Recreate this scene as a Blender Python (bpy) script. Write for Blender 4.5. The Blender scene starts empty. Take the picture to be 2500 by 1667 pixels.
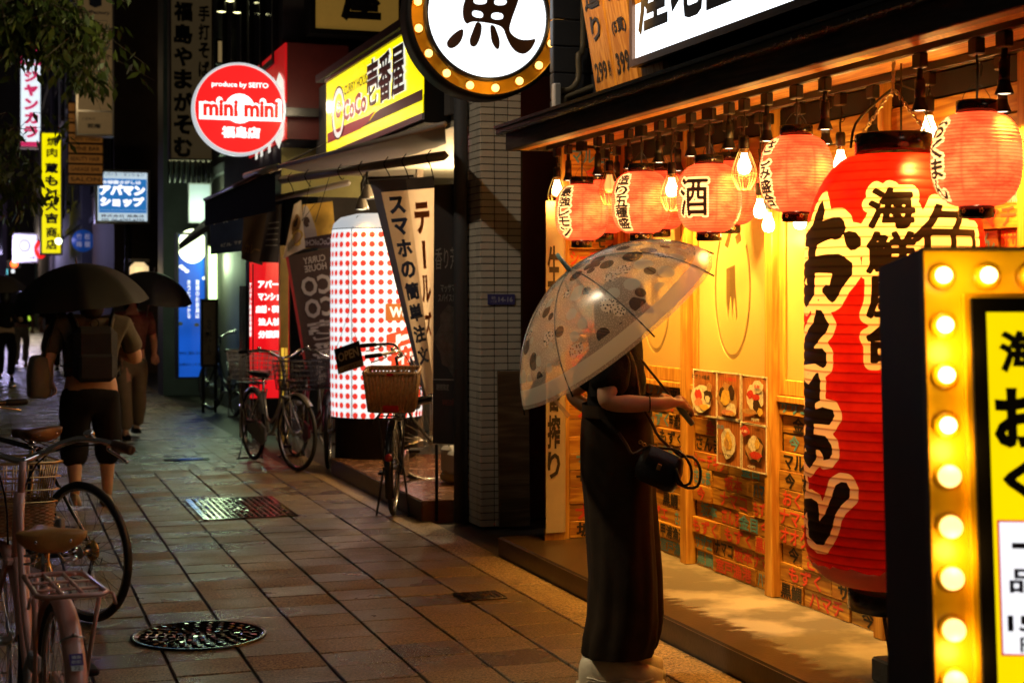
import bpy, bmesh, math, random
import numpy as np
from mathutils import Vector, Matrix, Euler

random.seed(7)
S = bpy.context.scene
COL = S.collection
PI = math.pi
def R(d): return math.radians(d)

# ------------------------------------------------------------------ camera
YAW = math.atan2(1270, 3800); SN, CS = math.sin(YAW), math.cos(YAW)
F = 3800.0; EYE = 1.55                       # focal length in photo pixels (2500 wide), eye height
camd = bpy.data.cameras.new('camera'); cam = bpy.data.objects.new('camera', camd); COL.objects.link(cam)
cam.location = (0, 0, EYE); cam.rotation_euler = (R(90), 0, -YAW)
camd.sensor_width = 36; camd.lens = 36 * F / 2500; camd.shift_y = -113.5 / 2500
camd.clip_start = 0.05; camd.clip_end = 500
camd.dof.use_dof = True; camd.dof.focus_distance = 6.8; camd.dof.aperture_fstop = 4.0
S.camera = cam
# ------------------------------------------------------------------ world, night sky
W = bpy.data.worlds.new('World'); S.world = W; W.use_nodes = True
wn = W.node_tree.nodes; wl = W.node_tree.links
sky = wn.new('ShaderNodeTexSky'); sky.sky_type = 'NISHITA'; sky.sun_disc = False
sky.sun_elevation = R(-4); sky.sun_rotation = R(200)
wn['Background'].inputs['Strength'].default_value = 1.0
sc_ = wn.new('ShaderNodeVectorMath'); sc_.operation = 'SCALE'; sc_.inputs['Scale'].default_value = .02; wl.new(sky.outputs[0], sc_.inputs[0])
ad_ = wn.new('ShaderNodeVectorMath'); ad_.operation = 'ADD'; ad_.inputs[1].default_value = (.014, .0115, .009)      # city glow on low cloud
wl.new(sc_.outputs[0], ad_.inputs[0]); wl.new(ad_.outputs[0], wn['Background'].inputs[0])
# ------------------------------------------------------------------ view
S.view_settings.view_transform = 'Standard'; S.view_settings.look = 'None'
S.view_settings.exposure = 0.0; S.view_settings.gamma = 1.0; S.view_settings.use_curve_mapping = False
S.render.engine = 'CYCLES'
S.cycles.use_denoising = True
try: S.cycles.denoiser = 'OPENIMAGEDENOISE'
except Exception: pass
S.cycles.max_bounces = 7; S.cycles.diffuse_bounces = 3; S.cycles.glossy_bounces = 3
S.cycles.transmission_bounces = 5; S.cycles.transparent_max_bounces = 12
S.cycles.sample_clamp_indirect = 4.0; S.cycles.sample_clamp_direct = 0
S.cycles.caustics_reflective = False; S.cycles.caustics_refractive = False
S.cycles.use_light_tree = True

# ------------------------------------------------------------------ photo pixel -> point on a real plane
def ray(u, v):
    k = (u - 1250) / F; m = (720 - v) / F
    return Vector((SN + CS * k, CS - SN * k, m))
def at(u, v, X=None, Y=None, z=None, t=None):
    d = ray(u, v)
    if X is not None: t = X / d.x
    elif Y is not None: t = Y / d.y
    elif z is not None: t = (z - EYE) / d.z
    return Vector((0, 0, EYE)) + d * t
def yat(u, X): return at(u, 720, X=X).y
def xat(u, Y): return at(u, 720, Y=Y).x
def zat(v, u, X=None, Y=None): return at(u, v, X=X, Y=Y).z

# ------------------------------------------------------------------ materials
def _mat(name):
    m = bpy.data.materials.new(name); m.use_nodes = True
    return m, m.node_tree.nodes, m.node_tree.links
def nd(n, t, **kw):
    x = n.new(t)
    for k, v in kw.items(): setattr(x, k, v)
    return x
def c4(c): return (c[0], c[1], c[2], 1)
def pm(name, col, rough=0.5, metal=0.0, var=0.0, scale=8.0, bump=0.0, bscale=60.0, spec=0.5, coat=0.0,
       col2=None, stretch=None, rvar=0.0, objvar=0.0, emit=None, estr=0.0, sss=0.0):
    """Principled surface with noise-driven colour / roughness variation and bump."""
    m, n, l = _mat(name); b = n['Principled BSDF']
    b.inputs['Base Color'].default_value = c4(col); b.inputs['Roughness'].default_value = rough
    b.inputs['Metallic'].default_value = metal; b.inputs['Specular IOR Level'].default_value = spec
    b.inputs['Coat Weight'].default_value = coat; b.inputs['Coat Roughness'].default_value = 0.08
    tc = nd(n, 'ShaderNodeTexCoord'); mp = nd(n, 'ShaderNodeMapping')
    l.new(tc.outputs['Object'], mp.inputs['Vector'])
    if stretch: mp.inputs['Scale'].default_value = stretch
    colout = None
    if var > 0 or col2 or rvar > 0:
        nz = nd(n, 'ShaderNodeTexNoise'); nz.inputs['Scale'].default_value = scale; nz.inputs['Detail'].default_value = 8
        nz.inputs['Roughness'].default_value = 0.65
        l.new(mp.outputs[0], nz.inputs['Vector'])
        rp = nd(n, 'ShaderNodeValToRGB'); rp.color_ramp.elements[0].position = 0.3; rp.color_ramp.elements[1].position = 0.7
        a = [max(0, x * (1 - var)) for x in col]; c = list(col2) if col2 else [min(1, x * (1 + var)) for x in col]
        rp.color_ramp.elements[0].color = c4(a); rp.color_ramp.elements[1].color = c4(c)
        l.new(nz.outputs['Fac'], rp.inputs['Fac']); colout = rp.outputs['Color']
        if rvar > 0:
            mr = nd(n, 'ShaderNodeMapRange'); mr.inputs['From Min'].default_value = .35; mr.inputs['From Max'].default_value = .65
            mr.inputs['To Min'].default_value = max(0.02, rough - rvar); mr.inputs['To Max'].default_value = min(1, rough + rvar)
            l.new(nz.outputs['Fac'], mr.inputs['Value']); l.new(mr.outputs[0], b.inputs['Roughness'])
    if objvar > 0:
        oi = nd(n, 'ShaderNodeObjectInfo'); hs = nd(n, 'ShaderNodeHueSaturation')
        mr = nd(n, 'ShaderNodeMapRange'); mr.inputs['To Min'].default_value = 1 - objvar; mr.inputs['To Max'].default_value = 1 + objvar
        l.new(oi.outputs['Random'], mr.inputs['Value']); l.new(mr.outputs[0], hs.inputs['Value'])
        if colout: l.new(colout, hs.inputs['Color'])
        else: hs.inputs['Color'].default_value = c4(col)
        colout = hs.outputs['Color']
    if colout: l.new(colout, b.inputs['Base Color'])
    if bump > 0:
        nb = nd(n, 'ShaderNodeTexNoise'); nb.inputs['Scale'].default_value = bscale; nb.inputs['Detail'].default_value = 5
        l.new(mp.outputs[0], nb.inputs['Vector'])
        bp = nd(n, 'ShaderNodeBump'); bp.inputs['Strength'].default_value = bump; bp.inputs['Distance'].default_value = 0.01
        l.new(nb.outputs['Fac'], bp.inputs['Height']); l.new(bp.outputs[0], b.inputs['Normal'])
    if emit: 
        b.inputs['Emission Color'].default_value = c4(emit); b.inputs['Emission Strength'].default_value = estr
    return m
def glow(name, col, s=1.0, var=0.06, scale=3.0):
    """Lit panel: a lightbox face, slightly uneven like tubes behind acrylic."""
    m, n, l = _mat(name); b = n['Principled BSDF']
    b.inputs['Base Color'].default_value = c4([x * .6 for x in col]); b.inputs['Roughness'].default_value = .25
    b.inputs['Emission Color'].default_value = c4(col)
    tc = nd(n, 'ShaderNodeTexCoord'); nz = nd(n, 'ShaderNodeTexNoise'); nz.inputs['Scale'].default_value = scale; nz.inputs['Detail'].default_value = 1
    l.new(tc.outputs['Object'], nz.inputs['Vector'])
    mr = nd(n, 'ShaderNodeMapRange'); mr.inputs['From Min'].default_value = .3; mr.inputs['From Max'].default_value = .7
    mr.inputs['To Min'].default_value = s * (1 - var); mr.inputs['To Max'].default_value = s * (1 + var)
    l.new(nz.outputs['Fac'], mr.inputs['Value']); l.new(mr.outputs[0], b.inputs['Emission Strength'])
    return m
def wood(name, col, dark, rough=0.55, axis='Y', scale=1.0, objvar=0.22, bump=0.15):
    """Softwood: long growth rings stretched along one axis, knots, per-board tone."""
    m, n, l = _mat(name); b = n['Principled BSDF']; b.inputs['Roughness'].default_value = rough
    tc = nd(n, 'ShaderNodeTexCoord'); oi = nd(n, 'ShaderNodeObjectInfo')
    ad = nd(n, 'ShaderNodeVectorMath', operation='ADD'); sc = nd(n, 'ShaderNodeVectorMath', operation='SCALE')
    cb = nd(n, 'ShaderNodeCombineXYZ'); l.new(oi.outputs['Random'], cb.inputs[0]); l.new(oi.outputs['Random'], cb.inputs[2])
    l.new(cb.outputs[0], sc.inputs[0]); sc.inputs['Scale'].default_value = 13.0
    l.new(tc.outputs['Object'], ad.inputs[0]); l.new(sc.outputs[0], ad.inputs[1])
    mp = nd(n, 'ShaderNodeMapping'); l.new(ad.outputs[0], mp.inputs['Vector'])
    st = {'X': (.7, 9, 9), 'Y': (9, .7, 9), 'Z': (9, 9, .7)}[axis]
    mp.inputs['Scale'].default_value = [x * scale for x in st]
    n1 = nd(n, 'ShaderNodeTexNoise'); n1.inputs['Scale'].default_value = 1.3; n1.inputs['Detail'].default_value = 3; n1.inputs['Distortion'].default_value = .6
    l.new(mp.outputs[0], n1.inputs['Vector'])
    mu = nd(n, 'ShaderNodeMath', operation='MULTIPLY'); mu.inputs[1].default_value = 11; l.new(n1.outputs['Fac'], mu.inputs[0])
    fr = nd(n, 'ShaderNodeMath', operation='PINGPONG'); fr.inputs[1].default_value = 1; l.new(mu.outputs[0], fr.inputs[0])
    n2 = nd(n, 'ShaderNodeTexNoise'); n2.inputs['Scale'].default_value = 14; n2.inputs['Detail'].default_value = 6; l.new(mp.outputs[0], n2.inputs['Vector'])
    mx = nd(n, 'ShaderNodeMath', operation='MULTIPLY'); l.new(fr.outputs[0], mx.inputs[0]); l.new(n2.outputs['Fac'], mx.inputs[1])
    rp = nd(n, 'ShaderNodeValToRGB'); rp.color_ramp.elements[0].position = .05; rp.color_ramp.elements[1].position = .55
    rp.color_ramp.elements[0].color = c4(dark); rp.color_ramp.elements[1].color = c4(col)
    l.new(mx.outputs[0], rp.inputs['Fac'])
    hs = nd(n, 'ShaderNodeHueSaturation'); mr = nd(n, 'ShaderNodeMapRange')
    mr.inputs['To Min'].default_value = 1 - objvar; mr.inputs['To Max'].default_value = 1 + objvar * .7
    l.new(oi.outputs['Random'], mr.inputs['Value']); l.new(mr.outputs[0], hs.inputs['Value']); l.new(rp.outputs[0], hs.inputs['Color'])
    l.new(hs.outputs[0], b.inputs['Base Color'])
    bp = nd(n, 'ShaderNodeBump'); bp.inputs['Strength'].default_value = bump; bp.inputs['Distance'].default_value = .004
    l.new(mx.outputs[0], bp.inputs['Height']); l.new(bp.outputs[0], b.inputs['Normal'])
    return m

M = {}
M['black'] = pm('black_paint', (.006, .0045, .004), .65, var=.3, spec=.25)
M['black_gloss'] = pm('black_lacquer', (.012, .010, .009), .18, var=.3)
M['rubber'] = pm('rubber', (.014, .013, .012), .6, bump=.1)
M['cable'] = pm('cable', (.02, .015, .01), .5)
M['steel'] = pm('steel', (.45, .43, .40), .3, metal=.9, var=.15, scale=30)
M['chrome'] = pm('chrome', (.7, .68, .65), .12, metal=1)
M['darkmetal'] = pm('dark_metal', (.035, .033, .032), .4, metal=.4, var=.3)
M['brass'] = pm('brass', (.75, .5, .18), .28, metal=1)
M['ink_black'] = pm('ink_black', (.012, .010, .010), .5)
M['ink_brown'] = pm('ink_brown', (.075, .03, .012), .45, var=.15, scale=40)
M['white_paint'] = pm('white_paint', (.75, .74, .70), .5, var=.06)
M['cream'] = pm('cream_paint', (.62, .56, .42), .6, var=.1)
M['beige'] = pm('beige_panel', (.42, .36, .24), .6, var=.12, scale=3)
M['grey'] = pm('grey_paint', (.22, .22, .23), .6, var=.12, scale=4)
M['darkgrey'] = pm('charcoal_render', (.045, .045, .05), .7, var=.25, scale=3, bump=.15)
M['night_wall'] = pm('dark_wall', (.08, .07, .064), .75, var=.3, scale=1.5, bump=.2, bscale=25)
M['brown_wall'] = pm('brown_wall', (.11, .07, .045), .7, var=.25, scale=2)
M['red_ink'] = pm('red_paint', (.62, .06, .03), .5, var=.15)
M['blue_ink'] = pm('blue_paint', (.10, .30, .42), .5, var=.15)
M['orange_ink'] = pm('orange_ink', (.55, .17, .05), .5)
M['navy'] = pm('navy_cloth', (.03, .045, .10), .8, var=.2)
M['maroon'] = pm('maroon_panel', (.12, .015, .012), .5, var=.15)

# ------------------------------------------------------------------ objects, things, parts
def tag(o, label=None, cat=None, group=None, kind=None):
    if label: o['label'] = label
    if cat: o['category'] = cat
    if group: o['group'] = group
    if kind: o['kind'] = kind
    return o
WM = {}
def thing(name, label, cat, loc=(0, 0, 0), rz=0.0, group=None, rot=None):
    o = bpy.data.objects.new(name, None); COL.objects.link(o); o.empty_display_size = .1
    o.location = loc; o.rotation_euler = rot if rot else (0, 0, rz)
    WM[o.name] = Matrix.LocRotScale(Vector(loc), Euler(rot) if rot else Euler((0, 0, rz)), None)
    return tag(o, label, cat, group)
def copy_tree(o, parent=None):
    c = o.copy(); COL.objects.link(c)
    if parent: c.parent = parent
    for ch in list(o.children): copy_tree(ch, c)
    return c
def repeat(proto, loc, rz, label, group=None):
    c = copy_tree(proto); c.location = loc; c.rotation_euler = (0, 0, rz); c['label'] = label
    if group: c['group'] = group
    return c

class MB:
    def __init__(s): s.v = []; s.f = []; s.mi = []; s.sm = []; s.cur = 0
    def add(s, vs, fs, smooth=False):
        o = len(s.v); s.v.extend([tuple(x) for x in vs])
        for f in fs: s.f.append(tuple(i + o for i in f)); s.mi.append(s.cur); s.sm.append(smooth)
        return s
    def box(s, c, d, rot=None, bev=0.0):
        hx, hy, hz = d[0] / 2, d[1] / 2, d[2] / 2
        if bev > 0:
            b = min(bev, hx * .9, hy * .9, hz * .9); vs = []; 
            for sx in (-1, 1):
                for sy in (-1, 1):
                    for sz in (-1, 1):
                        vs += [(sx * (hx - b), sy * (hy - b), sz * hz), (sx * (hx - b), sy * hy, sz * (hz - b)), (sx * hx, sy * (hy - b), sz * (hz - b))]
            bm = bmesh.new(); bv = [bm.verts.new(p) for p in vs]; r = bmesh.ops.convex_hull(bm, input=bv); bm.verts.index_update()
            vs = [v.co.copy() for v in bm.verts]; fs = [[v.index for v in f.verts] for f in bm.faces]; bm.free()
        else:
            vs = [(-hx, -hy, -hz), (hx, -hy, -hz), (hx, hy, -hz), (-hx, hy, -hz), (-hx, -hy, hz), (hx, -hy, hz), (hx, hy, hz), (-hx, hy, hz)]
            fs = [(0, 3, 2, 1), (4, 5, 6, 7), (0, 1, 5, 4), (1, 2, 6, 5), (2, 3, 7, 6), (3, 0, 4, 7)]
        m = Matrix.Translation(Vector(c))
        if rot is not None: m = m @ (rot.to_4x4() if isinstance(rot, Matrix) else Euler(rot).to_matrix().to_4x4())
        return s.add([m @ Vector(p) for p in vs], fs)
    def bb(s, x0, x1, y0, y1, z0, z1, bev=0.0):
        return s.box(((x0 + x1) / 2, (y0 + y1) / 2, (z0 + z1) / 2), (abs(x1 - x0), abs(y1 - y0), abs(z1 - z0)), None, bev)
    def tube(s, pts, r, n=8, caps=True, closed=False):
        pts = [Vector(p) for p in pts]; k = len(pts); rs = list(r) if isinstance(r, (list, tuple)) else [r] * k
        if 4 <= k <= 9 and not closed and n >= 5:          # round the bends (Catmull-Rom)
            P2, R2 = [], []
            for i in range(k - 1):
                a, b, c, d = pts[max(i - 1, 0)], pts[i], pts[i + 1], pts[min(i + 2, k - 1)]
                for j in range(3):
                    t = j / 3; P2.append(.5 * (2 * b + (c - a) * t + (2 * a - 5 * b + 4 * c - d) * t * t + (3 * b - a - 3 * c + d) * t ** 3)); R2.append(rs[i] + (rs[i + 1] - rs[i]) * t)
            pts, rs = P2 + [pts[-1]], R2 + [rs[-1]]; k = len(pts)
        vs = []; up = None
        for i, p in enumerate(pts):
            if closed: d = pts[(i + 1) % k] - pts[i - 1]
            else: d = pts[min(i + 1, k - 1)] - pts[max(i - 1, 0)]
            if d.length < 1e-9: d = Vector((0, 0, 1))
            d.normalize()
            if up is None:
                up = Vector((0, 0, 1)) if abs(d.z) < .9 else Vector((1, 0, 0))
            a = up - d * up.dot(d)
            if a.length < 1e-5: a = d.orthogonal()
            a.normalize(); up = a; b = d.cross(a)
            for j in range(n):
                t = 2 * PI * j / n; vs.append(p + (a * math.cos(t) + b * math.sin(t)) * rs[i])
        fs = []
        for i in range(k if closed else k - 1):
            for j in range(n):
                i2 = (i + 1) % k
                fs.append((i * n + j, i * n + (j + 1) % n, i2 * n + (j + 1) % n, i2 * n + j))
        if caps and not closed: fs += [tuple(range(n))[::-1], tuple(range((k - 1) * n, k * n))]
        return s.add(vs, fs, True)
    def lathe(s, prof, c=(0, 0, 0), n=32, axis='Z', caps=False, a0=0, a1=2 * PI):
        full = abs(a1 - a0 - 2 * PI) < 1e-6; nn = n if full else n + 1; vs = []
        for (r, z) in prof:
            for j in range(nn):
                t = a0 + (a1 - a0) * j / n; p = (r * math.cos(t), r * math.sin(t), z)
                if axis == 'X': p = (p[2], p[0], p[1])
                elif axis == 'Y': p = (p[0], p[2], p[1])
                vs.append((p[0] + c[0], p[1] + c[1], p[2] + c[2]))
        fs = []
        for i in range(len(prof) - 1):
            for j in range(n):
                j2 = (j + 1) % nn if full else j + 1
                fs.append((i * nn + j, i * nn + j2, (i + 1) * nn + j2, (i + 1) * nn + j))
        if caps: fs += [tuple(range(nn))[::-1], tuple(range((len(prof) - 1) * nn, len(prof) * nn))]
        return s.add(vs, fs, True)
    def ball(s, c, r, n=16, m=10, sc=(1, 1, 1)):
        prof = [(max(1e-4, math.sin(PI * i / m)), -math.cos(PI * i / m)) for i in range(m + 1)]
        o = len(s.v); s.lathe(prof, (0, 0, 0), n)
        for i in range(o, len(s.v)):
            p = s.v[i]; s.v[i] = (c[0] + p[0] * r * sc[0], c[1] + p[1] * r * sc[1], c[2] + p[2] * r * sc[2])
        return s
    def rings(s, rgs, caps=True):
        n = len(rgs[0]); vs = [p for r in rgs for p in r]; fs = []
        for i in range(len(rgs) - 1):
            for j in range(n): fs.append((i * n + j, i * n + (j + 1) % n, (i + 1) * n + (j + 1) % n, (i + 1) * n + j))
        if caps: fs += [tuple(range(n))[::-1], tuple(range((len(rgs) - 1) * n, len(rgs) * n))]
        return s.add(vs, fs, True)
    def grid(s, P, smooth=True):
        h = len(P); w = len(P[0]); vs = [p for r in P for p in r]
        return s.add(vs, [(i * w + j, i * w + j + 1, (i + 1) * w + j + 1, (i + 1) * w + j) for i in range(h - 1) for j in range(w - 1)], smooth)
    def torus(s, c, Rr, r, n=40, m=8, axis='Y'):
        pts = []
        for i in range(n):
            t = 2 * PI * i / n; a, b = Rr * math.cos(t), Rr * math.sin(t)
            pts.append((c[0] + a, c[1], c[2] + b) if axis == 'Y' else (c[0], c[1] + a, c[2] + b) if axis == 'X' else (c[0] + a, c[1] + b, c[2]))
        return s.tube(pts, r, m, closed=True)
    def mesh(s, name, mats):
        me = bpy.data.meshes.new(name); me.from_pydata(s.v, [], s.f)
        mats = mats if isinstance(mats, (list, tuple)) else [mats]
        for m in mats: me.materials.append(m)
        me.polygons.foreach_set('material_index', s.mi); me.polygons.foreach_set('use_smooth', s.sm); me.update()
        return me
    def build(s, name, mats, parent=None, world=False, label=None, **kw):
        if world and parent is not None and parent.name in WM:
            inv = WM[parent.name].inverted(); s.v = [tuple(inv @ Vector(p)) for p in s.v]
        o = bpy.data.objects.new(name, s.mesh(name, mats)); COL.objects.link(o)
        if parent is not None: o.parent = parent
        if parent is not None and parent.name in WM: WM[o.name] = WM[parent.name].copy()
        if label: o['label'] = label
        return tag(o, **kw) if kw else o
def inst(name, me, parent=None, loc=(0, 0, 0), rot=(0, 0, 0), scale=None):
    o = bpy.data.objects.new(name, me); COL.objects.link(o)
    if parent is not None: o.parent = parent
    o.location = loc; o.rotation_euler = rot
    if scale: o.scale = scale
    return o
def extrude_poly(loops_xy, d, fr):
    """2D loops (first outer, others holes) -> solid slab; fr maps (x, y, depth) to a point."""
    cu = bpy.data.curves.new('c', 'CURVE'); cu.dimensions = '2D'; cu.fill_mode = 'BOTH'; cu.extrude = d / 2
    for lp in loops_xy:
        sp = cu.splines.new('POLY'); sp.points.add(len(lp) - 1); sp.use_cyclic_u = True
        for i, p in enumerate(lp): sp.points[i].co = (p[0], p[1], 0, 1)
    o = bpy.data.objects.new('c', cu); me = o.to_mesh()
    vs = [fr(v.co.x, v.co.y, v.co.z + d / 2) for v in me.vertices]; fs = [tuple(p.vertices) for p in me.polygons]
    o.to_mesh_clear(); bpy.data.objects.remove(o); bpy.data.curves.remove(cu)
    return vs, fs

# ------------------------------------------------------------------ lettering
_tc = {}
def text_raw(body, bold=0.0, res=2, ls=1.0):
    key = (body, bold, res, ls)
    if key in _tc: return _tc[key]
    cu = bpy.data.curves.new('t', 'FONT'); cu.body = body; cu.size = 1; cu.resolution_u = res
    cu.align_x = 'CENTER'; cu.space_line = ls
    cu.bevel_depth = bold; cu.bevel_resolution = 0
    o = bpy.data.objects.new('t', cu); me = o.to_mesh()
    vs = np.array([tuple(v.co) for v in me.vertices]); fs = [tuple(p.vertices) for p in me.polygons]
    o.to_mesh_clear(); bpy.data.objects.remove(o); bpy.data.curves.remove(cu)
    if len(vs):
        lo, hi = vs.min(0), vs.max(0); vs = vs - (lo + hi) / 2
        vs[:, 2] = vs[:, 2] * (.15 if bold else 1)
        dim = hi - lo
    else: dim = np.array([1, 1, 1])
    _tc[key] = (vs, fs, dim); return _tc[key]
def frame(o, right, up):
    o = Vector(o); r = Vector(right).normalized(); u = Vector(up).normalized(); n = r.cross(u)
    return lambda x, y, d=0.0: o + r * x + u * y + n * d
def put_text(mb, body, fr, cx, cy, w, h, bold=0.02, off=0.003, res=2, keep=False, ls=1.0, skew=0.0):
    vs, fs, dim = text_raw(body, bold, res, ls)
    sx = w / dim[0]; sy = h / dim[1]
    if keep: sx = sy = min(sx, sy)
    zs = vs[:, 2] * min(sx, sy); zm = -zs.min() if len(zs) else 0
    mb.add([fr(cx + v[0] * sx + skew * v[1] * sy, cy + v[1] * sy, off + z + zm) for v, z in zip(vs, zs)], fs)
def column_text(mb, chars, fr, cx, y0, y1, w, bold=.02, off=.003, fill=.88):
    """Characters stacked from the top y0 down to y1."""
    n = len(chars); p = (y0 - y1) / n
    for i, ch in enumerate(chars):
        if ch.strip():
            if ch == 'ー': put_text(mb, 'l', fr, cx, y0 - p * (i + .5), w * .16, p * fill, bold, off)
            else: put_text(mb, ch, fr, cx, y0 - p * (i + .5), w, p * fill, bold, off)
def light(name, kind, loc, power, col, parent=None, r=.02, rot=None, spot=None, blend=.5):
    d = bpy.data.lights.new(name, kind); d.energy = power; d.color = col
    if kind == 'SPOT': d.spot_size = spot; d.spot_blend = blend
    d.shadow_soft_size = r
    o = bpy.data.objects.new(name, d); COL.objects.link(o)
    if parent is not None: o.parent = parent
    o.location = loc
    if rot: o.rotation_euler = rot
    return o
AMBER = (1.0, .47, .09)
AMBER2 = (1.0, .465, .075)
# ================================================================== PAVEMENT
def wet_stone(name, base, rough, objvar, bump=.35, scale=85, rvary=.10):
    """Rough-faced wet granite: grain speckle, damp patches that change the gloss, per-slab tone."""
    m, n, l = _mat(name); b = n['Principled BSDF']
    ge = nd(n, 'ShaderNodeNewGeometry'); oi = nd(n, 'ShaderNodeObjectInfo')
    g = nd(n, 'ShaderNodeTexNoise'); g.inputs['Scale'].default_value = scale; g.inputs['Detail'].default_value = 6; g.inputs['Roughness'].default_value = .88
    l.new(ge.outputs['Position'], g.inputs['Vector'])
    p = nd(n, 'ShaderNodeTexNoise'); p.inputs['Scale'].default_value = 2.2; p.inputs['Detail'].default_value = 6; l.new(ge.outputs['Position'], p.inputs['Vector'])
    rp = nd(n, 'ShaderNodeValToRGB'); e = rp.color_ramp.elements; e[0].position = .42; e[1].position = .60
    e[0].color = c4([x * .12 for x in base]); e[1].color = c4([x * 3.0 for x in base]); l.new(g.outputs['Fac'], rp.inputs['Fac'])
    hs = nd(n, 'ShaderNodeHueSaturation'); mr = nd(n, 'ShaderNodeMapRange'); mr.inputs['To Min'].default_value = 1 - objvar; mr.inputs['To Max'].default_value = 1 + objvar
    l.new(oi.outputs['Random'], mr.inputs['Value']); l.new(mr.outputs[0], hs.inputs['Value']); l.new(rp.outputs[0], hs.inputs['Color'])
    l.new(hs.outputs[0], b.inputs['Base Color'])
    ml = nd(n, 'ShaderNodeMath', operation='MULTIPLY'); ml.inputs[1].default_value = rvary; l.new(oi.outputs['Random'], ml.inputs[0])
    r2 = nd(n, 'ShaderNodeMapRange'); r2.inputs['From Min'].default_value = .38; r2.inputs['From Max'].default_value = .62
    r2.inputs['To Min'].default_value = rough - .13; r2.inputs['To Max'].default_value = rough + .10; l.new(p.outputs['Fac'], r2.inputs['Value'])
    ad = nd(n, 'ShaderNodeMath', operation='ADD'); l.new(r2.outputs[0], ad.inputs[0]); l.new(ml.outputs[0], ad.inputs[1]); l.new(ad.outputs[0], b.inputs['Roughness'])
    bp = nd(n, 'ShaderNodeBump'); bp.inputs['Strength'].default_value = bump; bp.inputs['Distance'].default_value = .012
    l.new(g.outputs['Fac'], bp.inputs['Height'])
    l.new(bp.outputs[0], b.inputs['Normal'])
    b.inputs['Specular IOR Level'].default_value = .6
    return m
M['slab'] = wet_stone('wet_granite', (.098, .075, .040), .24, .36, bump=.45, rvary=.30)
M['joint'] = pm('joint_sand', (.022, .018, .015), .6, var=.3, scale=40, bump=.3)
M['kerb'] = wet_stone('kerb_stone', (.17, .12, .06), .42, .12, bump=.25, scale=60)
M['asphalt'] = wet_stone('asphalt', (.04, .04, .042), .30, .0, bump=.3, scale=120)
M['concrete'] = None

pav = MB().add([(-3, -6, -.012), (2.87, -6, -.012), (2.87, 14.8, -.012), (-3, 14.8, -.012), (-3, 120, -.012), (2.87, 120, -.012)], [(0, 1, 2, 3), (3, 2, 5, 4)]).build('pavement', M['joint'], kind='structure')
road = MB().bb(-40, -3.15, -20, 120, -.3, -.14)
road.build('road', M['asphalt'], kind='structure')
MB().bb(-3.15, -3.0, -20, 120, -.3, .0, .015).build('kerb', M['kerb'], kind='structure')
MB().bb(2.87, 60, -20, 120, -.3, -.02).build('ground', M['night_wall'], kind='structure')
SLW, SLL = .319, .263
COLX = [1.343 + SLW * k for k in range(-9, 5)]
def slab_mesh(w, l):
    mb = MB().box((0, 0, -.02), (w, l, .04), None, .0035); return mb.mesh('paving_slab', M['slab'])
slm = [slab_mesh(SLW - .012, SLL - .008) for _ in range(1)]
rnd = random.Random(3); far = MB(); kept = 0
HOLES = []     # (x0, x1, y0, y1) openings for covers: slabs there are left out or the cover lies on top
for i, x in enumerate(COLX):
    off = rnd.uniform(-.05, .05); y = -2.0 + off
    while y < 14.0:
        cx, cy = x - SLW / 2, y + SLL / 2
        vis = cx * SN + cy * CS > 5.95 and cx > .0047 * cy - .2
        rx, ry, dz = rnd.gauss(0, .005), rnd.gauss(0, .006), rnd.uniform(-.003, .0)
        if vis and kept < 300:
            o = inst('paving_slab', slm[0], pav, (cx, cy, dz), (rx, ry, 0)); kept += 1
        else:
            far.box((cx, cy, -.02 + dz), (SLW - .012, SLL - .008, .04), (rx, ry, 0))
        y += SLL
for i in range(19):          # smaller setts farther on
    x = -.245 + .154 * i if i < 19 else 0; y = 14.0 + rnd.uniform(0, .05)
    while y < 34:
        far.box((x - .077, y + .07, -.02 + rnd.uniform(-.003, 0)), (.146, .135, .04), (rnd.gauss(0, .006), rnd.gauss(0, .006), 0)); y += .142
far.bb(-3, 2.61, 34, 118, -.05, -.001); far.bb(-3, -.33, 14.0, 34, -.05, -.001)
far.build('paving', M['slab'], pav, kind='stuff')
y = -2.0; kb = MB().box((0, 0, -.02), (.235, .895, .04), None, .004).mesh('kerb_stone', M['kerb'])
while y < 14.5:
    inst('kerb_stone', kb, pav, (2.745, y + .45, -.002), (0, rnd.gauss(0, .004), 0)); y += .9

# ---- covers in the pavement
M['iron'] = pm('wet_cast_iron', (.03, .028, .026), .16, metal=.85, var=.3, scale=30, rvar=.06)
t = thing('manhole_cover', 'round cast iron manhole cover with a raised lattice pattern', 'manhole cover', (at(486, 1551, z=0).x, at(486, 1551, z=0).y, 0))
MB().lathe([(.305, 0), (.305, .007), (.283, .007), (.283, .002), (0.001, .002)], n=56).build('rim', M['iron'], t)
mb = MB()
for r in (.05, .09, .13, .17, .21, .25):
    n = max(6, int(2 * PI * r / .055))
    for i in range(n):
        a = 2 * PI * (i + (.5 if int(r * 100) % 8 else 0)) / n
        mb.box((r * math.cos(a), r * math.sin(a), .005), (.030, .022, .008), Euler((rnd.uniform(-.15, .15), rnd.uniform(-.15, .15), a)).to_matrix(), .004)
mb.build('stud', M['iron'], t, kind='stuff')
p0 = at(455, 1221, z=0); p1 = at(720, 1260, z=0)
t = thing('access_cover', 'rectangular steel access cover with chequered raised studs, shining in the wet', 'access cover', (1.60, 7.72, 0))
cxs = [at(u, v, z=0) for u, v in ((455, 1219), (663, 1214), (722, 1260), (500, 1268))]
x0, x1, y0, y1 = cxs[0].x, (cxs[1].x + cxs[2].x) / 2, (cxs[2].y + cxs[3].y) / 2, (cxs[0].y + cxs[1].y) / 2
t.location = ((x0 + x1) / 2, (y0 + y1) / 2, 0); WM[t.name] = Matrix.Translation(t.location)
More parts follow.
